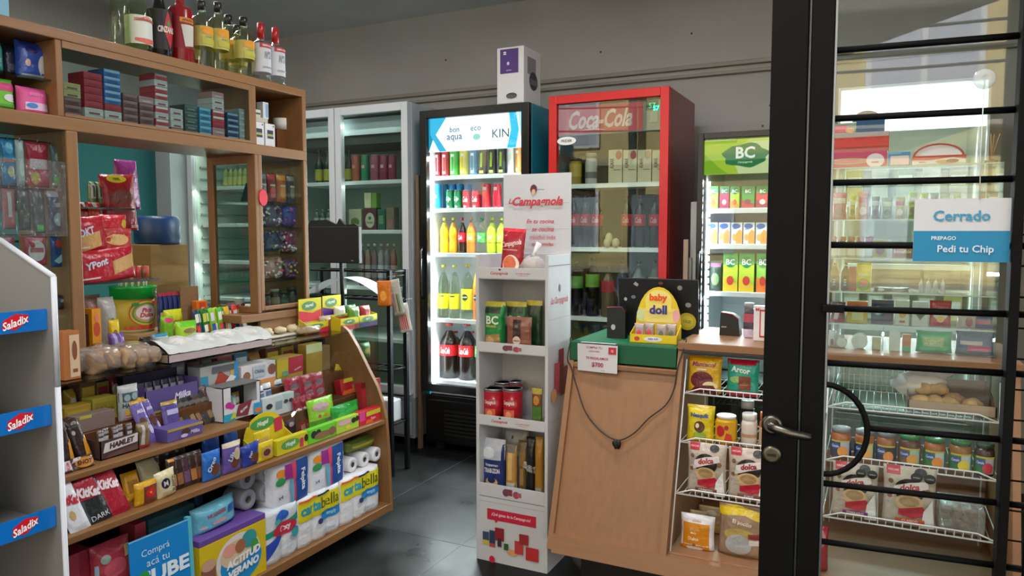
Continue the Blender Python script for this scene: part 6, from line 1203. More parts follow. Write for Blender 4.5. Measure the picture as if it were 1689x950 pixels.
hb(176, 234, 368, 306, -3.0, lambda s: pouch('snack_bag', s.w, s.h, .05, 'a81f28', [('e', .45, .92, .28, .07, 'c8b82a'), ('t', .45, .92, .05, '2a4a1a', '100%', {'w': .3}), ('e', .5, .6, .35, .12, '8a4038'), ('r', .2, .4, .7, .42, 'c86a60'), ('r', .7, .05, .95, .1, 'c8a0a0')], seed=254), 'large red snack bag hanging in the hatch with a yellow oval', 'snack bag', z=1.36, hgt=.25, roll=-.06)
hb(190, 238, 330, 268, -3.10, lambda s: pouch('purple_bag', s.w, s.h, .05, '8a2f7a', [('e', .6, .4, .25, .2, 'a84a98')], seed=255, taper=.25), 'purple plastic bag hanging behind the large red snack bag', 'bag', z=1.4618, hgt=.225)
g = Geo(); g.tube([(-.05, 0, .77), (-.05, 0, .83)], .008, bkm); g.obj('pole_top', e)
for i, (a, b_, X) in enumerate([(136, 150, -3.0), (150, 172, -2.98)]):
    hb(a, b_, 365, 325, X, lambda s: pouch('cookie_bag', s.w, s.h, .05, '8a1a20' if i == 0 else 'b0281f', [('e', .5, .55, .35, .2, 'c8605a'), ('r', .2, .05, .9, .25, 'c8a02a' if i else '2a3a8a'), ('r', .3, .85, .6, 1, 'a8a8a0')], seed=256 + i), 'red cookie bag on the black wire stand, ' + ['beside the wooden post', 'left of the large red bag'][i], 'snack bag', 'red cookie bags', z=1.322, hgt=.16)
for i in range(4):
    hb(150 + 11 * i, 160 + 11 * i, 300, 275, -3.02, lambda s: pouch('green_white_pack', s.w, s.h, .04, '5a7a48', [('r', 0, .35, 1, .9, 'b8bcb4'), ('r', .3, .4, .6, .85, '3a4a3a')], seed=260 + i), 'green and white packet, %s on the black wire stand' % pos(i, 4), 'packet', 'green and white packets', z=1.462, hgt=.11)
# carton with blue barrel behind
s = L(222, 300, 470, 405, -3.6); g = Geo()
e = empty('storage_box', 'plain brown cardboard box carrying the dark blue drum behind the hatch', 'box', (-3.62, s.y, FL)); 
g.box(-.115, .115, -.12, .12, .78, 1.35, M('8a6a38', 'card'), .004); g.obj('box_body', e); g = Geo(); g.box(-.2, .2, -.22, .22, 0, .779, M('3a3026', 'wood'), .004); g.obj('low_stand', e)
g = Geo(); g.lathe([(.11, 0), (.118, .01), (.118, .135), (.108, .152), (.10, .155)], M('1c3a66', 'g', rough=.4), 0, 0, 0, 32); o = g.obj('blue_drum'); o.location = (-3.6, s.y, FL + 1.3505); tag(o, 'dark blue round drum standing on the brown cardboard box', 'drum')
# sticks and packets
for i in range(5):
    hb(263 + 8 * i, 271 + 8 * i, 520, 450, -2.80, lambda s: pouch('chocolate_stick', s.w, s.h, .02, '1c2a6a', [('r', .2, .3, .8, .55, 'c8b068'), ('r', .2, .15, .8, .3, '3a6ab0'), ('r', 0, .92, 1, 1, 'a82a3a')], seed=270 + i), 'navy chocolate stick, %s of five beside the lollipop jar' % pos(i, 5), 'chocolate stick', 'navy chocolate sticks', hgt=.19)
g = Geo(); s = L(300, 328, 480, 446, -2.78, ZB); g.box(-s.w / 2, s.w / 2, .01, .016, 0, .21, M('8a6a4a', 'card')); g.prism([(0, 0), (.09, 0), (.016, .21), (.01, .21)], s.w / 2, s.w / 2 + .004, M('8a6a4a', 'card'), 'x'); place(g.obj('cardboard_divider'), s, 'brown cardboard flap standing right of the navy chocolate sticks', 'cardboard')
hb(324, 342, 500, 476, -2.74, lambda s: carton('orange_card', s.w, s.h, .03, 'e0721c', [('r', .25, .4, .8, .95, 'd8401c'), ('t', .55, .7, .2, 'f0c8a0', 'F', {})]), 'orange card box with a red square right of the cardboard flap', 'box', hgt=.145)
hb(276, 306, 520, 492, -2.72, lambda s: pouch('yellow_green_bag', s.w, s.h, .05, 'c8d01f', [('t', .5, .6, .2, 'c84a3a', 'Sour', {'i': .2, 'w': .8}), ('r', 0, 0, 1, .3, '5aa82a'), ('e', .5, .3, .2, .12, 'e04a8a')], seed=280), 'yellow and green sour candy bag with red lettering', 'candy bag', hgt=.12)
hb(270, 290, 535, 512, -2.66, lambda s: pouch('green_bag', s.w, s.h, .04, '7ab82a', [('e', .5, .85, .35, .1, 'd83a6a')], seed=281), 'lime green packet with pink top right of the jar', 'packet', hgt=.10)
hb(296, 330, 555, 520, -2.56, lambda s: pouch('green_bag', s.w, s.h, .05, 'a8d82a', [('r', .0, .75, 1, 1, '6ac02a'), ('t', .5, .3, .16, 'd8502a', 'acidos', {'w': .8}), ('e', .5, .55, .3, .12, '8a6a4a')], seed=282), 'bright green sour candy bag at the front of the hatch', 'candy bag', hgt=.085)
cl = ['2a3a6a', '1f7a2a', '1a6a24', '2a8a34', '8ac82a', 'c8d82a', '5ab83a', '3a9a4a', 'e8b01c', '3a3a7a', 'd8402a', 'c8302a']
for i, c in enumerate(cl):
    a = 326 + i * 6.3
    hb(a, a + 8, 550 - i * .5, 502, -2.60 - .012 * (i % 2), lambda s: bar('candy_stick', s.w, s.h, .016, c, [('r', .15, .55, .85, .85, ['e8e8d0', 'd8d8e8', 'c8c83a'][i % 3]), ('r', .15, .2, .85, .45, ['e83a3a', '2a4ab8', 'f0f0e0'][i % 3])], seed=290 + i), 'upright chewy candy stick, %s in the fanned row at the hatch' % pos(i, len(cl)), 'candy stick', 'fanned candy sticks', hgt=.125, roll=-.15)
hb(395, 407, 505, 483, -2.68, lambda s: jar(s.w, s.h, 'd8d0cc', 'e0dcd8', (.1, .75, 'd8d4d4', [('e', .5, .5, .3, .3, 'b81f2e')]), 'small_bottle'), 'small white bottle with red mark on the base board of the right column', 'bottle', hgt=.055, z=.9905)
hb(378, 394, 508, 500, -2.70, lambda s: pouch('pink_candy', s.w, s.h, .03, 'c84a6a', [('e', .5, .5, .3, .3, 'e8d8e0')], seed=299), 'pink and white candy bag beside the small white bottle', 'candy bag', hgt=.035, z=.9905)

# ================================================================== ON THE GLASS TOP
ZG = .8705
def gt(a, b_, yb, yt, X, mk, lab, cat, group=None, z=ZG, hgt=None, **k):
    s = L(a, b_, yb, yt, X, z); s.h = hgt or s.h; o = mk(s); place(o, s, lab, cat, group, **k); return o
def bunbag(s, n, seed, film='e8e2da', bun='c49a66', d=.14):
    rr = random.Random(seed); g = Geo(); k = max(1, n // 2); br = M(bun, 'bread')
    for i in range(n):
        x = -s.w / 2 + s.w * ((i % k) + .5) / k; y = .035 + (i // k) * .06; g.blob((x, y + .01, s.h * .45), (s.w / k * .52, .045, s.h * .44), br, 14, .35, seed + i, .62)
    o = g.obj('bread_pack'); g = Geo(); g.blob((0, d / 2, s.h * .5), (s.w * .54, d * .56, s.h * .52), M(film, 'film', milk=.14), 18, .35, seed, .7); g.obj('plastic_wrap', o); return o
gt(118, 168, 620, 575, -2.40, lambda s: bunbag(s, 4, 3, bun='a87f5a'), 'plastic bag of brown bread at the left end of the glass top', 'bread bag', hgt=.09)
gt(152, 206, 618, 572, -2.37, lambda s: bunbag(s, 4, 7, bun='b08c68'), 'plastic bag of long bread buns, second from the left on the glass top', 'bread bag', hgt=.085)
gt(207, 272, 608, 566, -2.36, lambda s: bunbag(s, 6, 11, bun='c2a07a'), 'plastic bag of light round buns beside the foil tray', 'bread bag', hgt=.075)
s = L(278, 450, 600, 575, -2.33, ZG)
g = Geo(); W_ = s.w; g.box(-W_ / 2, W_ / 2, 0, .003, 0, .03, M('b9a6a8', 'card')); g.box(-W_ / 2, W_ / 2, 0, .22, 0, .003, M('b9a6a8', 'card')); g.box(-W_ / 2, -W_ / 2 + .003, 0, .22, 0, .03, M('8f7f6c', 'card')); g.box(W_ / 2 - .003, W_ / 2, 0, .22, 0, .03, M('8f7f6c', 'card')); o = g.obj('bakery_tray')
g = Geo(); nx, ny = 24, 12
def TS(i, j):
    x = -W_ / 2 + W_ * i / nx; y = -.003 + .225 * j / ny; z = .034 + .014 * math.sin(i * 1.1 + j * .25) * math.sin(PI * j / ny) + .034 * math.sin(PI * j / ny) ** .6 + .008 * noise.noise(Vector((x * 20, y * 20, 3))); return (x, y, z)
g.add([TS(i, j) for j in range(ny + 1) for i in range(nx + 1)], [(j * (nx + 1) + i, j * (nx + 1) + i + 1, (j + 1) * (nx + 1) + i + 1, (j + 1) * (nx + 1) + i) for j in range(ny) for i in range(nx)], M('c6c8c6', 'f', rough=.35), True); g.obj('foil_cover', o)
place(o, s, 'long bakery tray covered with silvery wrap on the glass top', 'tray')
s = L(392, 500, 562, 545, -2.46, ZG); g = Geo(); g.box(-s.w / 2, s.w / 2, 0, .12, 0, .012, M('d0c8b8', 'p'), .005); o = g.obj('pastry_plate')
for i in range(10):
    p = Geo(); p.blob((0, 0, 0), (.034, .026, .018), M('dccfae', 'bread'), 10, .4, i); q = p.obj('pastry'); q.location = (s.x - .03 - .05 * (i // 5), s.y - s.w / 2 + s.w * ((i % 5) + .5) / 5, ZG + .031); tag(q, 'pale pastry on the white plate, %s of the %s row' % (pos(i % 5, 5), ['front', 'back'][i // 5]), 'pastry', 'pale pastries on the plate')
place(o, s, 'flat white plate with pale pastries behind the foil tray', 'plate')
gt(500, 534, 552, 527, -2.42, lambda s: bunbag(s, 2, 23, bun='c8a87a'), 'clear bag with a single pale bread roll right of the pastries', 'bread bag', hgt=.05)
gt(440, 498, 535, 520, -2.53, lambda s: bunbag(s, 4, 27, bun='9a7f60'), 'dim bag of brown bread on the back board before the right column', 'bread bag', z=.9005, hgt=.045)
gt(534, 562, 540, 518, -2.44, lambda s: pouch('flour_bag', s.w, s.h, .06, 'a89a88', [('e', .5, .5, .3, .3, 'b86a5a')], seed=301), 'greyish bag of goods left of the sour candy boxes', 'bag', hgt=.07)
sc = [('r', 0, .45, 1, 1, 'd0c81f'), ('p', [(0, 0), (0, .5), (.6, .35), (1, .5), (1, 0)], 'c8283a'), ('e', .45, .68, .32, .2, '5a8a5a'), ('t', .45, .68, .2, 'e0e8d8', 'Mogul', {'i': .2, 'w': .55, 'b': .03, 'r': 8})]
def sour(s, purple, low=.05, dp=.13):
    d2 = list(sc); d2[1] = ('p', sc[1][1], '5a2a8a') if purple else sc[1]
    return display_box('sour_candy_box', s.w, s.h, dp, 'c8b81c', low, .09 if dp < .1 else .07, d2, d2, inner='5a3010')
gt(504, 541, 525, 470, -2.43, lambda s: sour(s, False, .05, .045), 'yellow and red sour candy box, back left of the four behind the glass corner', 'display box', 'sour candy boxes', hgt=.165)
gt(543, 573, 515, 464, -2.45, lambda s: sour(s, True, .05, .045), 'yellow and purple sour candy box, back right of the four', 'display box', 'sour candy boxes', hgt=.165)
gt(562, 592, 542, 508, -2.36, lambda s: sour(s, False, .06, .06), 'yellow and red sour candy box, front left of the four on the glass corner', 'display box', 'sour candy boxes', hgt=.075)
gt(593, 622, 535, 500, -2.36, lambda s: sour(s, True, .06, .06), 'yellow and purple sour candy box, front right of the four on the glass corner', 'display box', 'sour candy boxes', hgt=.075)

# ================================================================== INSIDE THE CANDY COUNTER
def c1(a, b_, yb, yt, X, z, mk, lab, cat, group=None, hgt=None, **k):
    s = L(a, b_, yb, yt, X, z + .0008); s.h = hgt or s.h; o = mk(s); place(o, s, lab, cat, group, **k); return o
# box left outside
s = L(107, 134, 635, 540, -2.30, ZG); 
c1(107, 134, 625, 540, -2.36, ZG, lambda s: carton('tea_carton', s.w, s.h, .05, 'b06a38', [('r', .35, .05, .95, .92, 'd8b894'), ('e', .65, .6, .16, .2, '8a4a34'), ('r', .5, .15, .8, .22, '8a4a34')]), 'orange brown upright carton at the left end of the glass top', 'carton', hgt=.16)
# upper tiers, left part (z .70 riser, X -2.30)
def tier(a, b_, yb, yt, mk, lab, cat, group=None, hgt=None, X=-2.36, z=.70, **k): return c1(a, b_, yb, yt, X, z, mk, lab, cat, group, hgt, **k)
tier(106, 150, 660, 640, lambda s: carton('wafer_box', s.w, s.h, .06, 'a8842a', [('r', .1, .2, .9, .8, 'b89a3a')]), 'mustard box at the left of the upper candy tier', 'box', hgt=.07, X=-2.40)
tier(152, 192, 650, 625, lambda s: carton('wafer_box', s.w, s.h, .06, '9c8a2c', [('r', .1, .3, .9, .8, '8a7a24'), ('t', .5, .5, .3, '6a5a1a', 'oblea', {'w': .7})]), 'olive yellow box beside the mustard box', 'box', hgt=.08, X=-2.40)
tier(124, 190, 690, 665, lambda s: carton('cardboard_box', s.w, s.h, .05, '7d6a62', [('r', .1, .8, .4, 1, 'b8a83a')]), 'low greyish brown cardboard box before the mustard boxes', 'box', hgt=.055, X=-2.31)
tier(201, 234, 683, 628, lambda s: pouch('hamlet_bag', s.w, s.h, .04, 'a8acac', [('r', 0, .55, 1, .8, '3a5058'), ('e', .3, .66, .15, .1, '8aa0a0'), ('e', .65, .68, .15, .1, '8aa0a0'), ('t', .5, .45, .12, '3a4a4c', 'HAMLET', {'w': .85, 'b': .05}), ('r', .15, .18, .8, .34, 'b89a3a'), ('r', .1, .05, .9, .16, 'c89090')], seed=310), 'silver Hamlet candy bag with dark round shapes on the upper tier', 'candy bag', hgt=.125, X=-2.31)
s = L(240, 328, 660, 632, -2.33, .7008)
g = Geo(); mk_ = M('5a4a86', 'p'); W_ = s.w
g.box(-W_ / 2, W_ / 2, 0, .003, 0, .085, mk_); g.box(-W_ / 2, W_ / 2, 0, .12, 0, .003, mk_); g.box(-W_ / 2, W_ / 2, .117, .12, 0, .13, M('2a2238', 'p')); g.box(-W_ / 2, -W_ / 2 + .003, 0, .12, 0, .10, mk_); g.box(W_ / 2 - .003, W_ / 2, 0, .12, 0, .10, mk_)
g.decals(lambda u, v, e: (u, -e, v), W_, .085, [('t', .68, .55, .3, 'd8d0e8', 'Milka', {'i': .3, 'w': .5, 'b': .03, 'r': 4}), ('r', 0, 0, 1, .08, 'b8a04a')], 'p'); o = g.obj('milka_box')
for i in range(6): 
    b_ = bar('chocolate_bar', .03, .10, .012, '3a3248', [('r', .1, .6, .9, .8, 'a8a0b0')], seed=i); b_.parent = o; b_.location = (-W_ / 2 + .03 + i * (W_ - .06) / 5, .06, .004)
place(o, s, 'purple Milka counter display box with white script on the upper tier', 'display box')
tier(331, 392, 640, 600, lambda s: carton('kinder_box', s.w, s.h, .07, 'a8a8a8', [('r', 0, 0, .2, .7, '3a8ab0'), ('p', [(.3, .2), (.5, .8), (.8, .5), (.6, .1)], 'a83a30'), ('r', .8, .1, .92, 1, 'c8a83a'), ('r', .9, 0, 1, 1, '1f86c8'), ('p', [(.5, .2), (.8, .6), (.95, .5), (.6, .05)], 'd8d8d8'), ('r', .3, .75, .9, .95, '5a5a60')]), 'colourful box with blue side and red shape under the tray corner', 'box', hgt=.125, X=-2.36)
c1(398, 455, 625, 590, -2.36, .68, lambda s: carton('cookie_box', s.w, s.h, .08, 'd8ccd0', [('r', 0, 0, 1, .38, 'd08a50'), ('e', .15, .62, .1, .16, '8a5a40'), ('e', .88, .7, .12, .2, '8a4a3a'), ('r', .32, .5, .68, .92, 'b0b4c0'), ('t', .5, .72, .14, '4a5878', 'Oblita', {'w': .3})]), 'white and orange cookie box with brown biscuits on the upper tier', 'box', hgt=.115)
c1(457, 500, 622, 580, -2.36, .68, lambda s: carton('candy_box', s.w, s.h, .08, 'b08a3a', [('r', 0, .3, .42, .95, 'c8a81f'), ('r', .44, .35, 1, .98, 'b8243c'), ('t', .78, .5, .08, 'e0c0c8', 'Rocklets', {'r': 15, 'w': .4}), ('r', .2, .3, .4, .5, '6a9a7a')]), 'yellow and red candy box right of the cookie box', 'box', hgt=.115)
c1(506, 532, 632, 570, -2.38, .68, lambda s: carton('tall_tan_box', s.w, s.h, .05, 'a8842e', [('r', 0, .72, 1, 1, 'd0cc9a')]), 'tall mustard box with cream top on the upper tier', 'box', hgt=.15)
c1(530, 545, 612, 580, -2.42, .68, lambda s: carton('cardboard_box', s.w, s.h, .05, '9a7a54'), 'plain brown box between the mustard and the navy box', 'box', hgt=.12)
c1(534, 563, 598, 555, -2.46, .68, lambda s: carton('navy_box', s.w, s.h, .07, '2a2f48', [('r', .4, .25, .95, .7, 'b8bccc'), ('t', .55, .48, .28, '2a2f48', 'EX', {'w': .4})]), 'navy box with white label under the glass top', 'box', hgt=.165)
c1(572, 592, 635, 597, -2.34, .68, lambda s: carton('brown_tall_box', s.w, s.h, .04, '3a1c20', [('t', .4, .5, .4, 'b8a8b0', 'bon', {'r': 85, 'w': .6}), ('r', .2, .85, .9, .88, 'c8c0c8')]), 'dark brown upright box with pale lettering near the end panel', 'box', hgt=.09)
# middle row (upper shelf z .62 left)
US = .62
for i, (a, b_, X, ro) in enumerate([(108, 128, -2.24, .1), (122, 142, -2.26, .25), (134, 158, -2.24, .35)]):
    c1(a, b_, 745, 668, X, US, lambda s: bar('chocolate_bar', s.w, s.h, .025, '2e1a18', [('p', [(.5, .1), (.7, .5), (.95, .6), (.9, .1)], 'c8861c'), ('e', .3, .7, .12, .05, 'a89a98'), ('r', .1, .8, .9, .84, '4a3430')], seed=320 + i), 'dark brown chocolate bar with gold corner, %s of three at the left' % pos(i, 3), 'chocolate bar', 'dark bars with gold corner', hgt=.15, tilt=-.3, roll=-ro * .5)
c1(107, 125, 785, 757, -2.19, US, lambda s: bar('chocolate_bar', s.w, s.h, .02, 'c8b8bc', [('t', .5, .5, .25, 'b84a5a', 'BOM', {'r': 80, 'w': .8}), ('r', 0, 0, 1, .2, '3a2424')], seed=324), 'white and pink chocolate packet at the left front of the upper shelf', 'chocolate bar', hgt=.04, tilt=-.5)
c1(124, 162, 778, 750, -2.19, US, lambda s: bar('chocolate_bar', s.w, s.h, .025, '4a2c20', [('e', .5, .5, .4, .38, 'c07a24'), ('t', .5, .5, .34, '3a1c0c', 'SHOT', {'w': .7, 'b': .04, 'i': .2}), ('p', [(0, .6), (.1, .95), (.45, .98), (.3, .75)], 'b8b0b4')], seed=325), 'brown and gold SHOT chocolate bar at the left front of the upper shelf', 'chocolate bar', hgt=.042, tilt=-.4)
s = L(166, 230, 752, 690, -2.22, US + .0008)
g = Geo(); hd = .062; m_ = M('4a3230', 'p'); W_ = s.w; g.box(-W_ / 2, W_ / 2, 0, .003, 0, hd, m_); g.box(-W_ / 2, W_ / 2, 0, .07, 0, .003, m_); g.box(-W_ / 2, -W_ / 2 + .003, 0, .07, 0, hd, m_); g.box(W_ / 2 - .003, W_ / 2, 0, .07, 0, hd, m_)
g.decals(lambda u, v, e: (u, -e, v), W_, hd, [('p', [(.06, .35), (.12, .85), (.98, .98), (.96, .5)], 'd4ccce'), ('t', .55, .68, .3, '43302e', 'HAMLET', {'w': .72, 'b': .06, 'i': .2, 'r': 3}), ('p', [(.1, .05), (.2, .25), (.95, .4), (.95, .1)], '5f4240')], 'p'); o = g.obj('hamlet_box')
for i in range(5): 
    b_ = bar('chocolate_bar', .022, .088, .012, '5a4a48', [('r', .1, .55, .9, .72, 'c8c4c8'), ('r', .1, .8, .9, .9, 'a8a4a8')], seed=330 + i); b_.parent = o; b_.location = (-W_ / 2 + .018 + i * (W_ - .036) / 4, .02 + .012 * (i % 2), .004)
place(o, s, 'brown HAMLET chocolate display box with white band on the upper shelf', 'display box')
c1(231, 252, 745, 690, -2.22, US, lambda s: pouch('candy_bag', s.w, s.h, .035, '7a6646', [('p', [(.1, .1), (.3, .95), (.5, .9), (.35, .1)], 'b8b4b0'), ('r', 0, 0, 1, .15, 'a8384a')], seed=336), 'olive brown candy bag right of the HAMLET box', 'candy bag', hgt=.085)
mk_bar = lambda s, sd: bar('milka_bar', s.w, s.h, .022, '6a5aa0', [('r', 0, .9, 1, 1, 'c8921c'), ('e', .4, .45, .28, .14, '5a3a2c'), ('e', .75, .3, .16, .1, 'b8b0d8'), ('t', .5, .72, .08, 'd8d0e8', 'Milka', {'i': .3, 'w': .6})], seed=sd)
c1(243, 264, 740, 662, -2.24, US, lambda s: mk_bar(s, 340), 'upright purple Milka bar with gold top at the left of its group', 'chocolate bar', 'Milka bars', hgt=.17, tilt=-.4, roll=-.1)
c1(262, 276, 740, 662, -2.27, US, lambda s: mk_bar(s, 341), 'purple Milka bar partly hidden behind the upright one', 'chocolate bar', 'Milka bars', hgt=.165, tilt=-.4, roll=-.15)
c1(276, 303, 700, 662, -2.27, US, lambda s: bar('milka_bar', s.w, s.h, .022, '5a4c90', [('r', .2, .6, .9, .75, 'b8b4d8'), ('r', 0, .9, 1, 1, 'a88a3a'), ('r', .2, .2, .9, .35, 'a89a8a')], seed=342), 'short purple Milka pack behind the low Milka box', 'chocolate bar', 'Milka bars', hgt=.125, tilt=-.2)
s = L(277, 336, 738, 700, -2.20, US + .0008); o = carton('milka_box', s.w, .045, .07, '5f5098', [('r', 0, .8, 1, 1, 'b0963a'), ('e', .5, .55, .12, .22, '4a3024'), ('e', .45, .25, .1, .14, 'c8c0e0'), ('t', .75, .4, .3, 'd8d0e8', 'Milka', {'i': .3, 'w': .3})]); place(o, s, 'low purple Milka box with gold edge on the upper shelf', 'box')
for i in range(7):
    a = 302 + 9.5 * i
    c1(a, a + 11, 715, 650, -2.28, US, lambda s: bar('dark_bar', s.w, s.h, .018, ['2a2426', '3a3436', '2c2a2c', '1c1816', '4a443e', '35302e', '5a3030'][i], [('r', .2, .15, .8, .45, ['8a6a50', '3a3a3a', '9a7a58'][i % 3]), ('r', .1, .6, .9, .7, '6a625c')], seed=350 + i), 'slim dark chocolate bar, %s of the leaning row behind the Milka box' % pos(i, 7), 'chocolate bar', 'slim dark bars', hgt=.155, tilt=-.4, roll=-.2)
s = L(369, 431, 705, 625, -2.24, US + .0008)
g = Geo(); W_ = s.w; Hh = .135; wht = M('d4d4da', 'p'); g.box(-W_ / 2, W_ / 2, .09, .093, 0, Hh, M('17181a')); g.box(-W_ / 2, -W_ / 2 + .003, 0, .09, 0, Hh, wht); g.box(W_ / 2 - .003, W_ / 2, 0, .09, 0, Hh, wht); g.box(-W_ / 2, W_ / 2, 0, .09, Hh - .003, Hh, M('6a6a66')); g.box(-W_ / 2, W_ / 2, 0, .09, 0, .003, wht)
g.box(-W_ / 2, W_ / 2, 0, .003, 0, Hh * .42, wht); g.box(-W_ / 2, -W_ / 2 + W_ * .2, 0, .003, Hh * .42, Hh, wht); g.box(W_ / 2 - W_ * .1, W_ / 2, 0, .003, Hh * .42, Hh, wht)
g.decals(lambda u, v, e: (u, -e, v), W_, Hh, [('r', 0, 0, .3, .22, '2aa0c0'), ('e', .14, .48, .09, .09, 'c02a9a'), ('e', .22, .42, .07, .07, 'c02a9a'), ('p', [(.15, .05), (.25, .25), (.4, .1)], 'b8c83a'), ('p', [(.3, .1), (.38, .42), (.75, .5), (.62, .05)], '7a2a34'), ('t', .52, .26, .08, 'd8e0e8', 'BLOW', {'r': 25, 'w': .4, 'b': .04}), ('r', .78, 0, 1, .35, '2a90c8'), ('e', .9, .12, .1, .08, 'd0703a')], 'p'); o = g.obj('surprise_box')
for i in range(3):
    p = pouch('sachet', .035, .06, .02, ['5a9a7a', '9ac0b8', 'a8884a'][i], [('e', .5, .5, .3, .2, 'd8dcd8')], seed=360 + i); p.parent = o; p.location = (-.03 + i * .03, .03 + .015 * i, .02 + .006 * i)
place(o, s, 'white open candy box with pink dots and dark window in the counter', 'box')
for i, (a, b_, yb, yt, X) in enumerate([(430, 440, 680, 625, -2.30), (440, 453, 682, 628, -2.32), (458, 471, 672, 622, -2.34)]):
    c1(a, b_, yb, yt, X, .575, lambda s: bar('white_bar', s.w, s.h, .018, 'c4cad4', [('r', .15, .1, .85, .35, '3a5a9a'), ('r', .15, .5, .85, .75, '5a6a8a'), ('r', 0, .8, 1, .84, '2a2a30')], seed=365 + i), 'white and blue upright bar, %s of three behind the yellow box' % pos(i, 3), 'chocolate bar', 'white and blue bars', hgt=.135, tilt=-.1)
c1(434, 486, 700, 655, -2.28, .575, lambda s: carton('white_box', s.w, s.h, .03, 'c8ccd0', [('e', .2, .55, .1, .14, '2a2a2e'), ('r', .4, .3, .6, .7, '8a9aa8'), ('e', .72, .6, .07, .1, '3a3a3e'), ('e', .88, .6, .07, .1, '3a3a3e')]), 'white patterned box just behind the yellow Mogul header', 'box', hgt=.085)
for i, (a, b_, yb, yt, X) in enumerate([(478, 503, 665, 618, -2.29), (500, 528, 660, 632, -2.28), (520, 542, 665, 635, -2.27)]):
    c1(a, b_, yb, yt, X, .575, lambda s: bar('red_bag', s.w, s.h, .03, 'a01c34', [('e', .5, .7, .3, .1, '7a5a60'), ('e', .5, .4, .3, .1, '8a6068')], seed=370 + i), 'deep red candy bag, %s of three in the middle of the counter' % pos(i, 3), 'candy bag', 'deep red candy bags', hgt=.14, tilt=-.15)
for i in range(3):
    c1(497 + 10 * i, 509 + 10 * i, 705, 655, -2.24, .4605, lambda s: bar('kitkat_bar', s.w, s.h, .016, '98182c', [('t', .5, .62, .3, 'e8d8dc', 'Kit', {'r': 80, 'w': .8, 'b': .05}), ('r', .2, .1, .8, .3, 'a86a60')], seed=375 + i), 'slim red wafer bar standing upright, %s of three' % pos(i, 3), 'chocolate bar', 'slim red wafer bars', hgt=.175, tilt=-.15, roll=-.12)
c1(470, 492, 712, 680, -2.24, .4605, lambda s: pouch('dark_bag', s.w, s.h, .03, '3a2226', [('e', .5, .7, .2, .1, 'a89098')], seed=379), 'dark wine bag between the yellow box and the slim red bars', 'candy bag', hgt=.10)
c1(548, 570, 640, 600, -2.36, .575, lambda s: pouch('gold_bag', s.w, s.h, .03, 'b8941c', [('e', .6, .85, .25, .1, 'd8b01c'), ('r', .1, .2, .9, .3, 'a88a4a')], seed=380, taper=.3), 'gold twisted packet near the end panel of the counter', 'packet', hgt=.13, roll=.25)
s = L(565, 608, 665, 628, -2.28, .5758); place(carton('sugus_box', s.w, .075, .04, 'b01a24', [('p', [(.1, .75), (.15, 1), (.95, .95), (.9, .72)], 'c8b82a'), ('t', .5, .42, .22, 'd8a8c0', 'Sugus', {'w': .4, 'r': 10}), ('p', [(0, 0), (.05, .25), (.5, .3), (.5, 0)], 'e05a24')]), s, 'red box with yellow title bar leaning near the end panel', 'box', tilt=-.2)
s = L(517, 560, 685, 640, -2.20, .4608); place(pouch('green_gummy_bag', s.w, .155, .04, '9ac834', [('e', .4, .75, .3, .12, 'c89aa0'), ('e', .3, .5, .06, .05, 'c83a3a'), ('e', .55, .5, .06, .05, 'd88a3a'), ('r', 0, 0, 1, .4, '5a9a2a'), ('e', .7, .3, .25, .1, '6a6a5a')], seed=381), s, 'lime green gummy bag with pink oval standing in the counter', 'candy bag', tilt=-.15)
c1(553, 600, 690, 660, -2.18, .4608, lambda s: pouch('green_bag', s.w, s.h, .035, '1f9a34', [('p', [(.0, .3), (.2, .6), (.9, .8), (.9, .6)], '4ac04a')], seed=382), 'dark green shiny gummy bag lying behind the long boxes', 'candy bag', hgt=.105, tilt=-.2)
c1(600, 632, 690, 640, -2.2, .4608, lambda s: carton('sugus_box', s.w, s.h, .03, 'b01a26', [('r', .05, .6, .95, .8, 'c01f2c'), ('r', 0, .85, 1, 1, '7a1018')]), 'large plain red box standing behind the front red box at the end panel', 'box', hgt=.17, tilt=-.1)
# Mogul box with header and front boxes on lower shelf
LS = .4605
s = L(417, 484, 735, 665, -2.17, LS); W_ = s.w
o = display_box('mogul_box', W_, .165, .05, 'd8c41c', .05, .10, [], [], arch=True); g = Geo()
g.decals(lambda u, v, e: (u, .047 - e, .07 + v), W_, .095, [('e', .45, .55, .3, .26, '4a9a4a'), ('t', .45, .55, .26, 'dce8d8', 'Mogul', {'w': .5, 'b': .05, 'i': .2, 'r': 6}), ('p', [(.74, .0), (.72, .6), (.92, .65), (.94, .05)], 'c8284a')], 'p'); g.obj('header_card', o)
place(o, s, 'yellow Mogul candy box with arched header on the lower shelf', 'display box')
for i, (a, b_, yb, yt, X, hg) in enumerate([(421, 448, 725, 688, -2.145, .115), (426, 454, 752, 720, -2.125, .075)]):
    c1(a, b_, yb, yt, X, LS, lambda s: pouch('mogul_bag', s.w, s.h, .02, 'd0b81c', [('r', .2, .2, .85, .75, 'c8a060'), ('e', .5, .45, .22, .18, '5a3018')], seed=384 + i), ['yellow gummy packet standing behind the lowest one', 'yellow gummy packet at the very front of the lower shelf'][i], 'packet', 'yellow gummy packets', hgt=hg)
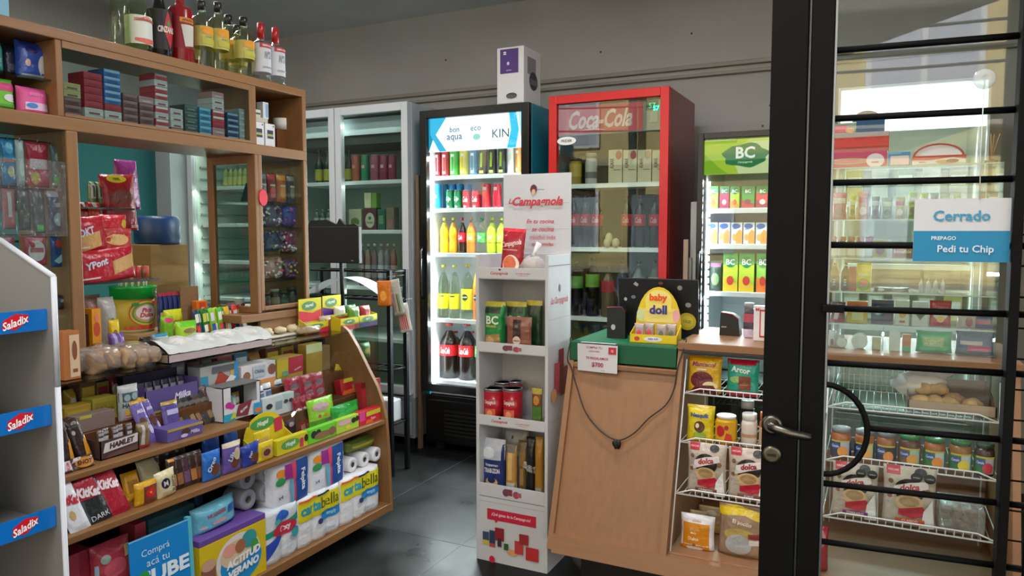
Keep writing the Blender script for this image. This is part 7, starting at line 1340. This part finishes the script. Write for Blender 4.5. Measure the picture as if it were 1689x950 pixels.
seg = [(457, 508, 'd0c41f', [('e', .42, .55, .3, .32, '5aa04a'), ('t', .42, .55, .36, 'e0ecdc', 'Mogul', {'w': .5, 'b': .05, 'r': 4}), ('r', .72, .1, .84, .7, 'c83a5a'), ('e', .93, .6, .06, .25, '1c1c1c')], 'yellow long Mogul box at the front of the lower shelf'),
       (509, 554, '6ac82a', [('e', .35, .6, .1, .26, '1c2a1c'), ('e', .18, .6, .1, .26, '1c2a1c'), ('e', .5, .4, .3, .25, '8a6a4a'), ('e', .85, .45, .14, .3, '8a5a4a')], 'bright green long gummy box between the Mogul and the lime box'),
       (555, 592, 'a8cc3a', [('e', .35, .7, .3, .2, 'd8a8b0'), ('e', .5, .3, .1, .15, 'e0c03a'), ('e', .75, .65, .1, .2, '26261c'), ('e', .9, .7, .08, .2, '26261c')], 'lime box with pink oval in the front row of the lower shelf'),
       (593, 628, 'c8202e', [('r', 0, .3, .25, 1, 'd83a8a'), ('r', .3, .55, .98, .9, 'c8b82a'), ('t', .62, .3, .24, 'e8c0d8', 'Sugus', {'w': .4}), ('p', [(.25, 0), (.3, .3), (.6, .25), (.6, 0)], 'e05a24')], 'red box with yellow bar at the right end of the front row')]
for i, (a, b_, c, dec, lab) in enumerate(seg):
    c1(a, b_, 740 - (a - 457) * .37, 700, -2.125, LS, lambda s: carton('gummy_box', s.w, s.h, .03 if i < 3 else .04, c, dec), lab, 'box', 'long gummy boxes', hgt=.062)
# lower shelf front, left part
kk = [(109, 143, 'd0d0d4', 'b0243a', 'a08a5a', 'white KitKat wafer pack, leftmost on the lower shelf', ''), (139, 182, '1f2224', 'd8ccd0', '98182c', 'black and red KitKat DARK pack', 'DARK'), (176, 214, 'a0142c', 'e8d8dc', '7a0c20', 'red KitKat pack, right one of the three', '')]
for i, (a, b_, c, tc_, c2, lab, tx) in enumerate(kk):
    dec = [('r', .0, .92, 1, 1, 'd8d8dc' if i == 0 else '181818' if i == 1 else 'a0142c')]
    if i == 1: dec += [('p', [(.1, .55), (.1, .95), (.85, .98), (.95, .5)], '98182c'), ('t', .55, .13, .1, 'c8c8cc', 'DARK', {'w': .7, 'b': .0})]
    if i == 0: dec += [('e', .35, .35, .14, .1, 'b89a6a')]
    dec += [('t', .5, .66, .2, tc_, 'KitKat', {'w': .86, 'b': .06, 'i': .15, 'r': -14})]
    c1(a + [11, 8, 6][i], b_ + [11, 8, 6][i], 880 - i * 14, 810 - i * 10, -2.115 - .008 * i, LS, lambda s: bar('kitkat_pack', s.w, s.h, .02, c, dec, seed=390 + i), lab, 'wafer pack', 'KitKat packs', hgt=.15 + .005 * i, tilt=-.4, roll=-.16)
for i in range(3):
    c1(120 + 30 * i, 146 + 30 * i, 850 - 12 * i, 800, -2.185, LS, lambda s: bar('kitkat_pack', s.w, s.h, .02, ['22252a', '2a2a30', '98182c'][i], seed=394 + i), 'dark wafer pack in the second row, %s of three' % pos(i, 3), 'wafer pack', 'second row wafer packs', hgt=.135, tilt=-.3, roll=-.1)
c1(212, 240, 822, 790, -2.19, LS, lambda s: bar('shell_bar', s.w, s.h, .025, 'c8921a', [('r', .2, .3, .8, .7, '9a6a2a')], seed=400), 'yellow brown bar behind the yellow shell pack', 'chocolate bar', hgt=.10, tilt=-.3)
c1(226, 264, 832, 785, -2.13, LS, lambda s: pouch('shell_pack', s.w, s.h, .03, 'd09a14', [('r', .3, .05, .95, .8, '7a3a34'), ('e', .6, .5, .22, .22, 'c82a20'), ('t', .6, .5, .1, 'e8c060', 'M', {})], seed=401), 'yellow pack with red round mark on the lower shelf', 'packet', hgt=.075)
c1(263, 296, 822, 768, -2.13, LS, lambda s: pouch('cream_pack', s.w, s.h, .03, 'd4c8a0', [('e', .4, .55, .22, .2, '1f2450'), ('t', .4, .55, .2, 'd8d0c0', 'M', {}), ('t', .8, .45, .18, '3a3040', 'BLANCO', {'r': 85, 'w': .7}), ('e', .4, .15, .25, .1, 'c0a880')], seed=402), 'cream pack with navy round mark on the lower shelf', 'packet', hgt=.09, roll=-.1)
c1(240, 276, 795, 770, -2.20, LS, lambda s: pouch('cream_pack', s.w, s.h, .03, 'b8ac88', seed=403), 'dim cream pack lying behind the navy marked pack', 'packet', hgt=.12, tilt=-.3)
for i in range(5):
    a = 283 + 11 * i
    c1(a, a + 13, 812 - i * 5, 750, -2.15, LS, lambda s: bar('brown_bar', s.w, s.h, .02, ['3a2418', '2e1c18', '4a2c3a', '3a241c', '4a3228'][i], [('r', .15, .15, .85, .5, ['a8703a', '8a5a3a', '6a4a6a'][i % 3]), ('r', .1, .9, .9, .98, 'c88a1c' if i == 0 else '2a1a16')], seed=405 + i), 'brown chocolate bar, %s of the upright row on the lower shelf' % pos(i, 5), 'chocolate bar', 'upright brown bars', hgt=.115, tilt=-.15)
for i in range(3):
    c1(262 + 16 * i, 280 + 16 * i, 775 - i * 6, 735, -2.22, LS, lambda s: bar('brown_bar', s.w, s.h, .02, '2c1c16', [('r', .1, .88, .9, .98, 'c8861c')], seed=412 + i), 'dark bar with yellow end in the back row, %s of three' % pos(i, 3), 'chocolate bar', 'dark bars with yellow ends', hgt=.135, tilt=-.1)
for i, (a, b_, c, c2, lab, ro, hg) in enumerate([(337, 368, '2a6ac0', 'd0c8c4', 'bright blue wafer packet on the lower shelf', 0, .105), (370, 400, '6450a0', 'd8d0b8', 'purple packet with cream top beside the blue wafer packets', 0, .115), (402, 434, '27409a', 'c8a080', 'deep blue wafer packet right of the purple one', -.1, .085)]):
    dec = [('e', .6, .35, .25, .2, '6a3a28'), ('t', .4, .55, .18, 'd8e4f4', 'Oreo' if i == 0 else 'Lila' if i == 1 else 'Pepi', {'r': 60, 'w': .7})] + ([('r', 0, .85, 1, 1, 'd8ccb0'), ('e', .7, .6, .2, .2, 'c8b898')] if i == 1 else [])
    c1(a, b_, 788 - 22 * i, 735, -2.13, LS, lambda s: pouch('wafer_packet', s.w, s.h, .025, c, dec, seed=415 + i), lab, 'packet', 'wafer packets', hgt=hg, roll=ro)
c1(337, 366, 735, 715, -2.22, LS, lambda s: pouch('blue_box', s.w, s.h, .03, '2a52a8', seed=420), 'blue packet in the back row behind the bright blue wafer packet', 'packet', hgt=.14)
c1(374, 396, 735, 712, -2.22, LS, lambda s: pouch('blue_box', s.w, s.h, .03, '3a6ac8', [('e', .5, .6, .2, .1, '7ab8e8')], seed=421), 'light blue packet in the back row behind the purple one', 'packet', hgt=.13)

# ================================================================== BOTTOM SHELF
BS = .0508
def rolls(s, base='dcdce2', n=2, m=2, d=.10, dec=(), name='toilet_roll_pack', bands=True):
    """a pack of paper rolls lying with their round side to the front: n columns x m rows, wrapped"""
    g = Geo(); rw = s.w / n; rh = s.h / m; seg = 9
    def S(u, v, e):
        a = (u / s.w + .5) * n; b = v / s.h * m; fa = abs((a % 1) - .5) * 2; bulge = .010 * (1 - fa ** 2) * 1; fb = abs((b % 1) - .5) * 2
        if u >= s.w / 2 - 1e-6 or u <= -s.w / 2 + 1e-6: bulge = 0
        return (u, .012 - bulge - .003 * (1 - fb ** 4) - e, v)
    nx, ny = n * 10, m * 6
    us = [-s.w / 2 + s.w * i / nx for i in range(nx + 1)]; vv = [s.h * j / ny for j in range(ny + 1)]
    F = [S(u, v, 0) for v in vv for u in us]; B = [(u, d, v) for v in vv for u in us]; N = len(F); k = nx + 1
    q = [(j * k + i, j * k + i + 1, (j + 1) * k + i + 1, (j + 1) * k + i) for j in range(ny) for i in range(nx)]
    rim = [(i, N + i, N + i + 1, i + 1) for i in range(nx)] + [(ny * k + i + 1, N + ny * k + i + 1, N + ny * k + i, ny * k + i) for i in range(nx)] + [((j + 1) * k, N + (j + 1) * k, N + j * k, j * k) for j in range(ny)] + [(j * k + nx, N + j * k + nx, N + (j + 1) * k + nx, (j + 1) * k + nx) for j in range(ny)]
    g.add(F + B, q + [tuple(N + i for i in f[::-1]) for f in q] + rim, M(base, 'f', rough=.4), True)
    g.decals(S, s.w, s.h, dec, 'p', 14, .0012); return g.obj(name)
def b1(a, b_, yb, yt, X, mk, lab, cat, group=None, z=BS, hgt=None, **k): return c1(a, b_, yb, yt, X, z, mk, lab, cat, group, hgt, **k)
# left: red packs
b1(108, 152, 940, 890, -2.20, lambda s: carton('red_pack', s.w, s.h, .1, '9a2438', [('r', 0, .62, .5, 1, 'a83a4a'), ('r', .1, .3, 1, .34, '5a1420')]), 'plain dark red pack at the left end of the bottom shelf', 'box', hgt=.20, z=.16)
b1(108, 152, 960, 940, -2.18, lambda s: carton('red_pack', s.w, s.h, .12, 'b8344a', []), 'lighter red box under the dark red pack', 'box', hgt=.108)
b1(156, 222, 905, 870, -2.16, lambda s: pouch('gift_pack', s.w, s.h, .06, 'b8404e', [('e', .5, .45, .3, .2, 'd05a6a'), ('r', .03, .05, .1, .6, 'a8c8d8'), ('r', .75, .6, .92, .85, 'c8b88a'), ('r', 0, .02, 1, .06, 'e0d8dc'), ('e', .25, .7, .12, .1, 'a8b8a8')], seed=430), 'pinkish red pack with white dashed edge left of the blue sign', 'pack', hgt=.15, z=.215)
b1(158, 226, 960, 930, -2.15, lambda s: pouch('gift_pack', s.w, s.h, .08, 'b02a44', [('e', .7, .8, .2, .1, 'e8d0dc'), ('e', .4, .85, .3, .08, '8a7a68')], seed=431), 'lower pink red pack left of the blue sign', 'pack', hgt=.162)
b1(224, 242, 905, 870, -2.19, lambda s: carton('red_pack', s.w, s.h, .08, 'b03a48'), 'small red box wedged between the pink pack and the blue sign', 'box', hgt=.33)
for i in range(4):
    b1(240 + i * 26, 264 + i * 26, 880, 840, -2.42, lambda s: pouch('navy_bag', s.w, s.h, .07, ['1c2f50', '22406a', '1a2844', '243a5a'][i], [('e', .5, .7, .3, .1, '4a6a90'), ('e', .4, .3, .1, .06, 'a8a8b0')], seed=433 + i), 'dark navy bag at the back of the bottom shelf, %s of four' % pos(i, 4), 'bag', 'navy bags at the back', hgt=.34)
b1(248, 324, 960, 845, -2.25, lambda s: carton('teal_pack', s.w, s.h, .12, '4a8a94', [('r', 0, .9, 1, 1, '3a6a74')], top='5a7a80'), 'grey teal box standing behind the blue sign', 'box', hgt=.30)
s = L(226, 322, 960, 858, -2.07, .0508)
# blue SUBE sign standing on front of shelf
s = L(225, 323, 945, 858, -2.058); sz0 = -.055
g = Geo(); Hs = .325; W_ = s.w
g.box(-W_ / 2, W_ / 2, 0, .004, 0, Hs, M('0c84d0', 'p'), .001)
g.decals(lambda u, v, e: (u, -e, v), W_, Hs, [('r', 0, .985, 1, 1, '7ac0e0'), ('t', .42, .825, .09, 'd8ecf8', 'Compr\u00e1', {'w': .62, 'b': .0}), ('t', .45, .725, .075, 'd8ecf8', 'ac\u00e1 tu', {'w': .5, 'b': .0}), ('t', .56, .575, .155, 'e4f2fa', 'SUBE', {'w': .84, 'b': .04, 'fit': 1}), ('e', .2, .61, .09, .055, '2a9a4a')], 'p')
g.box(W_ / 2 + .001, W_ / 2 + .016, .0, .02, 0, Hs * 1.01, M('5ab8cc', 'p')); 
o = g.obj('sube_sign'); s.z = .052; s.x = -2.062; o.location = (-2.078, s.y, .0512); o.rotation_euler = (-.04, 0, PI / 2); tag(o, 'blue sign reading Compra aca tu SUBE standing on the bottom shelf edge', 'sign')
# yellow carton with wipes
s = L(330, 440, 945, 850, -2.085, .0508); W_ = s.w
o = carton('diaper_carton', W_, .205, .17, 'd8bc1c', [('e', .56, .52, .34, .44, 'e0dcdc'), ('e', .6, .42, .32, .38, '1f90d0'), ('e', .52, .62, .24, .24, 'd8c0a0'), ('e', .42, .72, .1, .12, 'e8a090'), ('e', .72, .78, .12, .16, '3a9aa0'), ('e', .58, .72, .08, .12, 'a86a4a'), ('e', .8, .62, .06, .12, '4a9a3a'), ('t', .62, .5, .15, 'f4f4f6', 'ACTITUD', {'w': .6, 'b': .06, 'i': .2, 'r': 6}), ('t', .62, .31, .15, 'f4f4f6', 'VERANO', {'w': .6, 'b': .06, 'i': .2, 'r': 6}), ('r', .0, .0, .2, .6, '8a5a4a'), ('e', .1, .65, .1, .1, 'c8a08a')], top='6a4a98')
g = Geo(); g.box(-W_ / 2, W_ / 2, .0, .17, .205, .228, M('6a4a9c', 'p'), .002); g.obj('purple_top', o); place(o, s, 'yellow ACTITUD VERANO carton with purple top on the bottom shelf', 'carton')
s = L(326, 398, 870, 805, -2.12, .2805)
o = pouch('wipes_pack', s.w, .095, .07, '6ab4cc', [('t', .45, .62, .16, 'b83a5a', 'HUGGIES', {'w': .5, 'r': 4, 'b': .03}), ('r', .72, .45, .92, .75, '2a6ab0'), ('e', .5, .3, .18, .08, 'c8a0a8'), ('e', .15, .25, .08, .05, 'c8a0a8')], seed=440); place(o, s, 'light blue Huggies wet wipes pack lying on the purple carton top', 'wipes pack', roll=-.05)
# Oxy roll pack
s = L(441, 494, 920, 835, -2.095, .0508)
place(rolls(s, 'd4dae4', 2, 2, .12, [('p', [(0, .5), (0, .62), (1, .8), (1, .66)], '1c9a7a'), ('p', [(.0, .1), (.0, .4), (1, .72), (.6, .55)], '2a48b0'), ('e', .55, .6, .38, .13, 'c8304c'), ('t', .55, .6, .15, 'f0dce0', 'Oxy', {'w': .55, 'b': .05, 'r': 8}), ('e', .45, .86, .2, .1, '2a6ac8'), ('e', .3, .78, .09, .05, '4ab0a0'), ('e', .85, .45, .13, .1, '2a9a9a')]) if 0 else rolls(type('S', (), {'w': s.w, 'h': .21})(), 'd4dae4', 2, 2, .12, [('p', [(0, .5), (0, .62), (1, .8), (1, .66)], '1c9a7a'), ('p', [(.0, .1), (.0, .4), (1, .72), (.6, .55)], '2a48b0'), ('e', .55, .6, .38, .13, 'c8304c'), ('t', .55, .6, .15, 'f0dce0', 'Oxy', {'w': .55, 'b': .05, 'r': 8}), ('e', .45, .86, .2, .1, '2a6ac8'), ('e', .3, .78, .09, .05, '4ab0a0'), ('e', .85, .45, .13, .1, '2a9a9a')]), s, 'white and blue Oxy paper roll pack with red oval on the bottom shelf', 'paper roll pack')
cbd = [('r', 0, .52, 1, .93, 'ddd01c'), ('t', .27, .74, .2, '1f9ab8', 'carta', {'w': .46, 'b': .04}), ('t', .72, .76, .24, '3a4a1c', 'bella', {'w': .44, 'b': .0}), ('r', .5, .38, .98, .56, '1f7ab8'), ('t', .74, .47, .1, '9ac8e8', 'simply', {'w': .4}), ('r', 0, .93, .4, .97, 'd85a1c'), ('r', .4, .93, .7, .97, '1c2a4a'), ('e', .45, .4, .05, .06, '2a3a6a'), ('r', .55, .12, .8, .18, 'b8b8c8')]
Sp = lambda s, h: type('S', (), {'w': s.w, 'h': h})()
s = L(495, 563, 890, 790, -2.095, .0508); place(rolls(Sp(s, .205), 'dcdce2', 3, 2, .12, cbd), s, 'white roll pack with yellow cartabella band, left one on the bottom shelf', 'paper roll pack', 'cartabella packs')
s = L(565, 627, 860, 765, -2.095, .0508); place(rolls(Sp(s, .205), 'dcdce2', 3, 2, .12, cbd), s, 'white roll pack with yellow cartabella band, right one near the end panel', 'paper roll pack', 'cartabella packs')
fd = [('e', .2, .8, .12, .1, 'e8902a'), ('e', .18, .6, .12, .1, '3a9a5a'), ('r', .28, .62, .48, .98, '9a2a8a'), ('p', [(.5, 0), (.46, 1), (.6, 1), (.62, 0)], 'd84a6a'), ('p', [(.56, 0), (.58, 1), (.95, 1), (.92, 0)], '1c4a98'), ('p', [(.42, 0), (.38, .6), (.5, .6), (.5, 0)], '6aa8c8'), ('t', .76, .5, .2, 'e8f0f8', 'Felpita', {'r': -88, 'w': .9, 'b': .03}), ('t', .14, .25, .1, '4a5a8a', 'x4', {'w': .2})]
s = L(453, 512, 820, 745, -2.11, .257); place(rolls(Sp(s, .168), 'd8dae4', 1, 2, .12, fd), s, 'white and blue Felpita roll pack, left one on top of the Oxy pack', 'paper roll pack', 'Felpita packs')
s = L(514, 570, 800, 722, -2.11, .257); place(rolls(Sp(s, .168), 'd8dae4', 1, 2, .12, fd), s, 'white and blue Felpita roll pack, right one above the cartabella pack', 'paper roll pack', 'Felpita packs')
s = L(453, 512, 820, 745, -2.11, .257)
def roll(loc, r, h, axis, lab, grp, col='d8d8de'):
    g = Geo(); g.lathe([(r * .36, 0), (r * .94, 0), (r, .004), (r, h - .004), (r * .94, h), (r * .36, h), (r * .36, 0)], M(col, 'p'), 0, 0, 0, 28)
    o = g.obj('toilet_roll'); c_ = Geo(); c_.lathe([(r * .35, .001), (r * .35, h - .001)], M('6a6460', 'card'), 0, 0, 0, 20); c_.f = c_.f[:-2]; c_.m = c_.m[:-2]; c_.sm = c_.sm[:-2]; c_.obj('cardboard_core', o)
    g2 = Geo(); g2.lathe([(0, h - .03), (r * .34, h - .03)], M('3a3634'), 0, 0, 0, 16); g2.obj('core_shadow_plug', o) if False else None
    o.location = loc; o.rotation_euler = (0, PI / 2, 0) if axis == 'x' else (PI / 2, 0, 0); return tag(o, lab, 'toilet roll', grp)
# rolls with shade painted in as grey, ends facing the camera, left of Felpita
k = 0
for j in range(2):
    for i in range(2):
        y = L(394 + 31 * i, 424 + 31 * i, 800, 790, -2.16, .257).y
        roll((-2.26 + .0, y, .2800 + .0405 + j * .0815), .040, .1, 'x', 'shade-painted grey toilet roll seen end on left of the Felpita packs, %s %s' % (['lower', 'upper'][j], ['left', 'right'][i]), 'shade-painted toilet rolls', '8c8c94')
y3 = [L(a, a + 22, 770, 750, -2.13, .25).y for a in (571, 591, 611)]
for i, y in enumerate(y3): roll((-2.23, y, .2565 + .0545), .037 if 0 else .0345, .10, 'x', 'white toilet roll facing forward, %s of three above the right cartabella pack' % pos(i, 3), 'white toilet rolls').location.z = .2565 + .0355
s = L(578, 628, 745, 715, -2.16, .328); place(pouch('green_pack', s.w, .05, .08, '6a7a30', [('r', .1, .4, .9, .6, 'b8a83a'), ('r', 0, 0, 1, .2, '2a3a20')], seed=450), s, 'dim green and yellow pack lying on the white toilet rolls', 'pack')

# ================================================================== BEYOND THE COUNTER: glass case, rack, monitor
e = empty('corner_glass_case', 'glass showcase with dim green goods behind the end of the candy counter', 'showcase', (-2.5, 3.12, FL))
def cpt(nm, b_, m): g = Geo(); g.box(*b_, m, .001); return g.obj(nm, e)
cg = M('eaf3ef', 'glass')
cpt('front_glass', (.17, .174, -.19, .0, .5, .96), cg); cpt('top_glass', (-.3, .175, -.19, .005, .96, .968), M('dcebe4', 'glass')); cpt('glass_shelf', (-.3, .168, -.19, .0, .76, .765), cg)
cpt('side_glass', (-.3, .168, .001, .005, .5, .96), cg); cpt('bottom_board', (-.3, .17, -.19, .0, .48, .5), M('4a4a48', 'wood')); cpt('leg', (.15, .17, -.02, .0, 0, .48), M('101114')); cpt('leg', (-.3, -.28, -.02, .0, 0, .48), M('101114'))
for i in range(5):
    g = pouch('snack_packet', .08, .08, .04, ['3a5a2a', '5a6a34', '6a4a2a', '2f4a2f', '7a3a2a'][i], [('e', .5, .5, .3, .2, 'b8a04a')], seed=460 + i); g.location = (-2.36 - .09 * (i // 2), 2.98 + (i % 2) * .09, FL + .7655); g.rotation_euler = (0, 0, PI / 2); tag(g, 'dim green or brown packet, %s inside the corner glass case' % pos(i, 5), 'packet', 'packets in the corner glass case')
for i in range(4):
    g = pouch('candy_packet', .08, .07, .04, ['5a8a2a', 'a82a2a', 'c8c8b8', '3a7a3a'][i], seed=470 + i); g.location = (-2.36 - .09 * (i // 2), 2.985 + (i % 2) * .09, FL + .969); g.rotation_euler = (0, 0, PI / 2); tag(g, 'small %s packet on top of the corner glass case' % ['leaf green', 'red', 'cream', 'green'][i], 'packet', 'packets on the corner glass case')
qr = hit(645, 800, 'z', FL)
e = empty('metal_rack', 'black metal wire rack standing behind the candy counter', 'rack', (-2.42, 3.42, FL)); bm_ = M('0c0d10', 'blk', rough=.6)
px_, py_ = hit(645, 700, 'y', 3.46).x, 3.46
for (x, y) in ((px_, 3.46), (px_, 3.62), (px_ - .62, 3.46), (px_ - .62, 3.62)):
    g = Geo(); g.box(x + 2.42 - .012, x + 2.42 + .012, y - 3.42 - .012, y - 3.42 + .012, 0, 1.20, bm_); g.obj('post', e)
for z in (.30, .62, 1.03, 1.19):
    g = Geo(); X0, X1, A, B_ = px_ - .62 + 2.42, px_ + 2.42, .04, .20
    for c in ((X0, A, X1, A), (X0, B_, X1, B_), (X0, A, X0, B_), (X1, A, X1, B_)): g.tube([(c[0], c[1], z), (c[2], c[3], z)], .006, bm_)
    for i in range(1, 8): g.tube([(X0 + (X1 - X0) * i / 8, A, z), (X0 + (X1 - X0) * i / 8, B_, z)], .0025, bm_, 6)
    g.obj('wire_shelf', e)
g = Geo(); n = 14; w_ = .14; 
g.add([(-.3 + .6 * i / n, yy, .11 * math.sin(PI * i / n)) for yy in (0, w_) for i in range(n + 1)], [(i, i + 1, n + 2 + i, n + 1 + i) for i in range(n)], M('cfd3d8', 'p'), True)
q = hit(595, 487, 'y', 3.55); o = g.obj('paper_sheet'); o.location = (q.x - .08, 3.47, 1.03 - .06 + .009); tag(o, 'white bent paper sheet lying on the black metal rack', 'paper')
g = Geo(); g.box(-.13, .13, 0, .10, 0, .13, M('c8ccd0', 'film', milk=.5), .01); g.blob((.0, .02, .06), (.08, .015, .06), M('1c3a98', 'p'), 12, .3, 2); q = hit(655, 690, 'y', 3.5); o = g.obj('water_pack'); o.location = (q.x - .16, 3.49, FL + .3065); tag(o, 'clear pack with a blue patch on the low shelf of the black rack', 'pack')
# blister cards hanging
for i, (a, b_, yt, yb, c, lab) in enumerate([(622, 645, 463, 505, 'c8702a', 'orange packet hanging at the left of the pen cards'), (650, 668, 460, 520, 'a8a8a4', 'grey patterned card of lighters hanging by the rack post'), (660, 680, 500, 548, 'c8c4c4', 'white card with red pens hanging lowest by the rack post')]):
    s = R(a, b_, yb, yt, 3.38 + .02 * i); dec = [('r', .1 + .16 * k, .1, .17 + .16 * k, .6, 'b81f34' if i == 2 else ['c83a3a', '3a6ab8', 'c8a83a', '3a3a3a', '5a9a5a'][k]) for k in range(5)] if i else [('e', .5, .4, .25, .2, 'e8a04a')]
    o = pouch('hanging_card', s.w, s.h, .015, c, dec, seed=480 + i); place(o, s, lab, 'hanging card', 'hanging cards by the rack', roll=-.22 if i else -.05)
    g = Geo(); g.tube([(0, .0075, s.h - .004), (.0, .05, s.h + .02), (-.0, .12, s.h + .02)], .0015, bm_, 6); g.obj('hook', o)
# monitor
a = hit(519, 430, 'y', 3.35); b_ = hit(592, 430, 'y', 3.35); zt_ = hit(555, 365, 'y', 3.35).z; zb_ = hit(555, 434, 'y', 3.35).z
e = empty('monitor', 'black monitor seen from behind with dark shapes on its top edge', 'monitor', ((a.x + b_.x) / 2, 3.35, zb_)); w_ = b_.x - a.x + .06; bm2 = M('0e0d0c', 'p', rough=.6)
g = Geo(); g.box(-w_ / 2 - .03, w_ / 2 - .03, 0, .03, 0, zt_ - zb_ - .03, bm2, .004); g.obj('screen_panel', e)
g = Geo(); H2 = zt_ - zb_ - .03; g.prism([(-w_ / 2 - .03, H2 - .002), (-w_ / 2, H2 + .035), (-w_ * .2, H2 + .04), (.0, H2 + .012), (.02, H2 + .045), (.06, H2 + .01), (w_ / 2 - .06, H2 + .015), (w_ / 2 - .03, H2 - .002)], .005, .02, bm2, 'y'); g.obj('top_shape', e)
g = Geo(); g.tube([(0, .04, .06), (0, .05, .9005 + .0 - zb_ + .03)], .012, bm2); g.box(-.09, .09, -.03, .13, .907 - zb_, .915 - zb_, bm2); g.obj('stand', e)
g = Geo(); g.decals(lambda u, v, e_: (w_ * .3 + u, -e_, .012 + v), .02, .008, [('e', .5, .5, .45, .4, '8a8d90')], 'p'); g.obj('maker_badge', e)
# long back counter carrying monitor
g = Geo(); g.box(-3.6, -2.74, 3.30, 3.43, FL, .905, M('5a3c20', 'wood'), .003); o = g.obj('low_cabinet'); tag(o, 'brown low cabinet under the black monitor behind the counters', 'cabinet')

# ================================================================== back row under the glass top
BR_ = [(112, 130, 'a8862c', 'mustard', .10), (132, 158, '6a4a30', 'brown', .12), (160, 180, '8a7a3a', 'olive', .11), (182, 200, '7a2a34', 'wine red', .13), (208, 228, '5a5a50', 'grey green', .12), (232, 252, 'a89a8a', 'beige', .11), (256, 280, '3a3250', 'dark violet', .14), (284, 306, 'a0a0a8', 'silver', .13), (310, 330, '6a3a40', 'plum', .12),
      (336, 356, '8a8a8a', 'grey', .13), (360, 384, 'b04a3a', 'brick red', .13), (388, 410, '3a7aa0', 'steel blue', .12), (414, 436, 'a87a4a', 'caramel', .13), (440, 462, '7a3a30', 'rust', .14), (466, 486, 'a8903a', 'gold brown', .13), (490, 508, '5a3a2a', 'dark brown', .14), (512, 528, '8a6a3a', 'tan', .12)]
for i, (a, b_, c, nm, hg) in enumerate(BR_):
    z = .70 if a < 410 else .68
    s = L(a, b_, 640, 600, -2.52, z + .0008)
    mk = (lambda w, h: carton('sweets_box', w, h, .07, c, [('r', .1, .55, .9, .85, ['d8d0b8', 'c8a03a', '8a2a34', 'd0d0d8'][i % 4]), ('e', .5, .3, .25, .15, ['5a3a20', 'e0d8c0', '3a4a8a'][i % 3])])) if i % 3 else (lambda w, h: pouch('sweets_bag', w, h, .06, c, [('e', .5, .55, .3, .18, ['d8d0b8', 'c8a03a', '8a2a34'][i % 3])], seed=500 + i))
    place(mk(s.w, hg), s, nm + ' packet of sweets in the back row under the glass top', 'packet', 'back row of sweets')
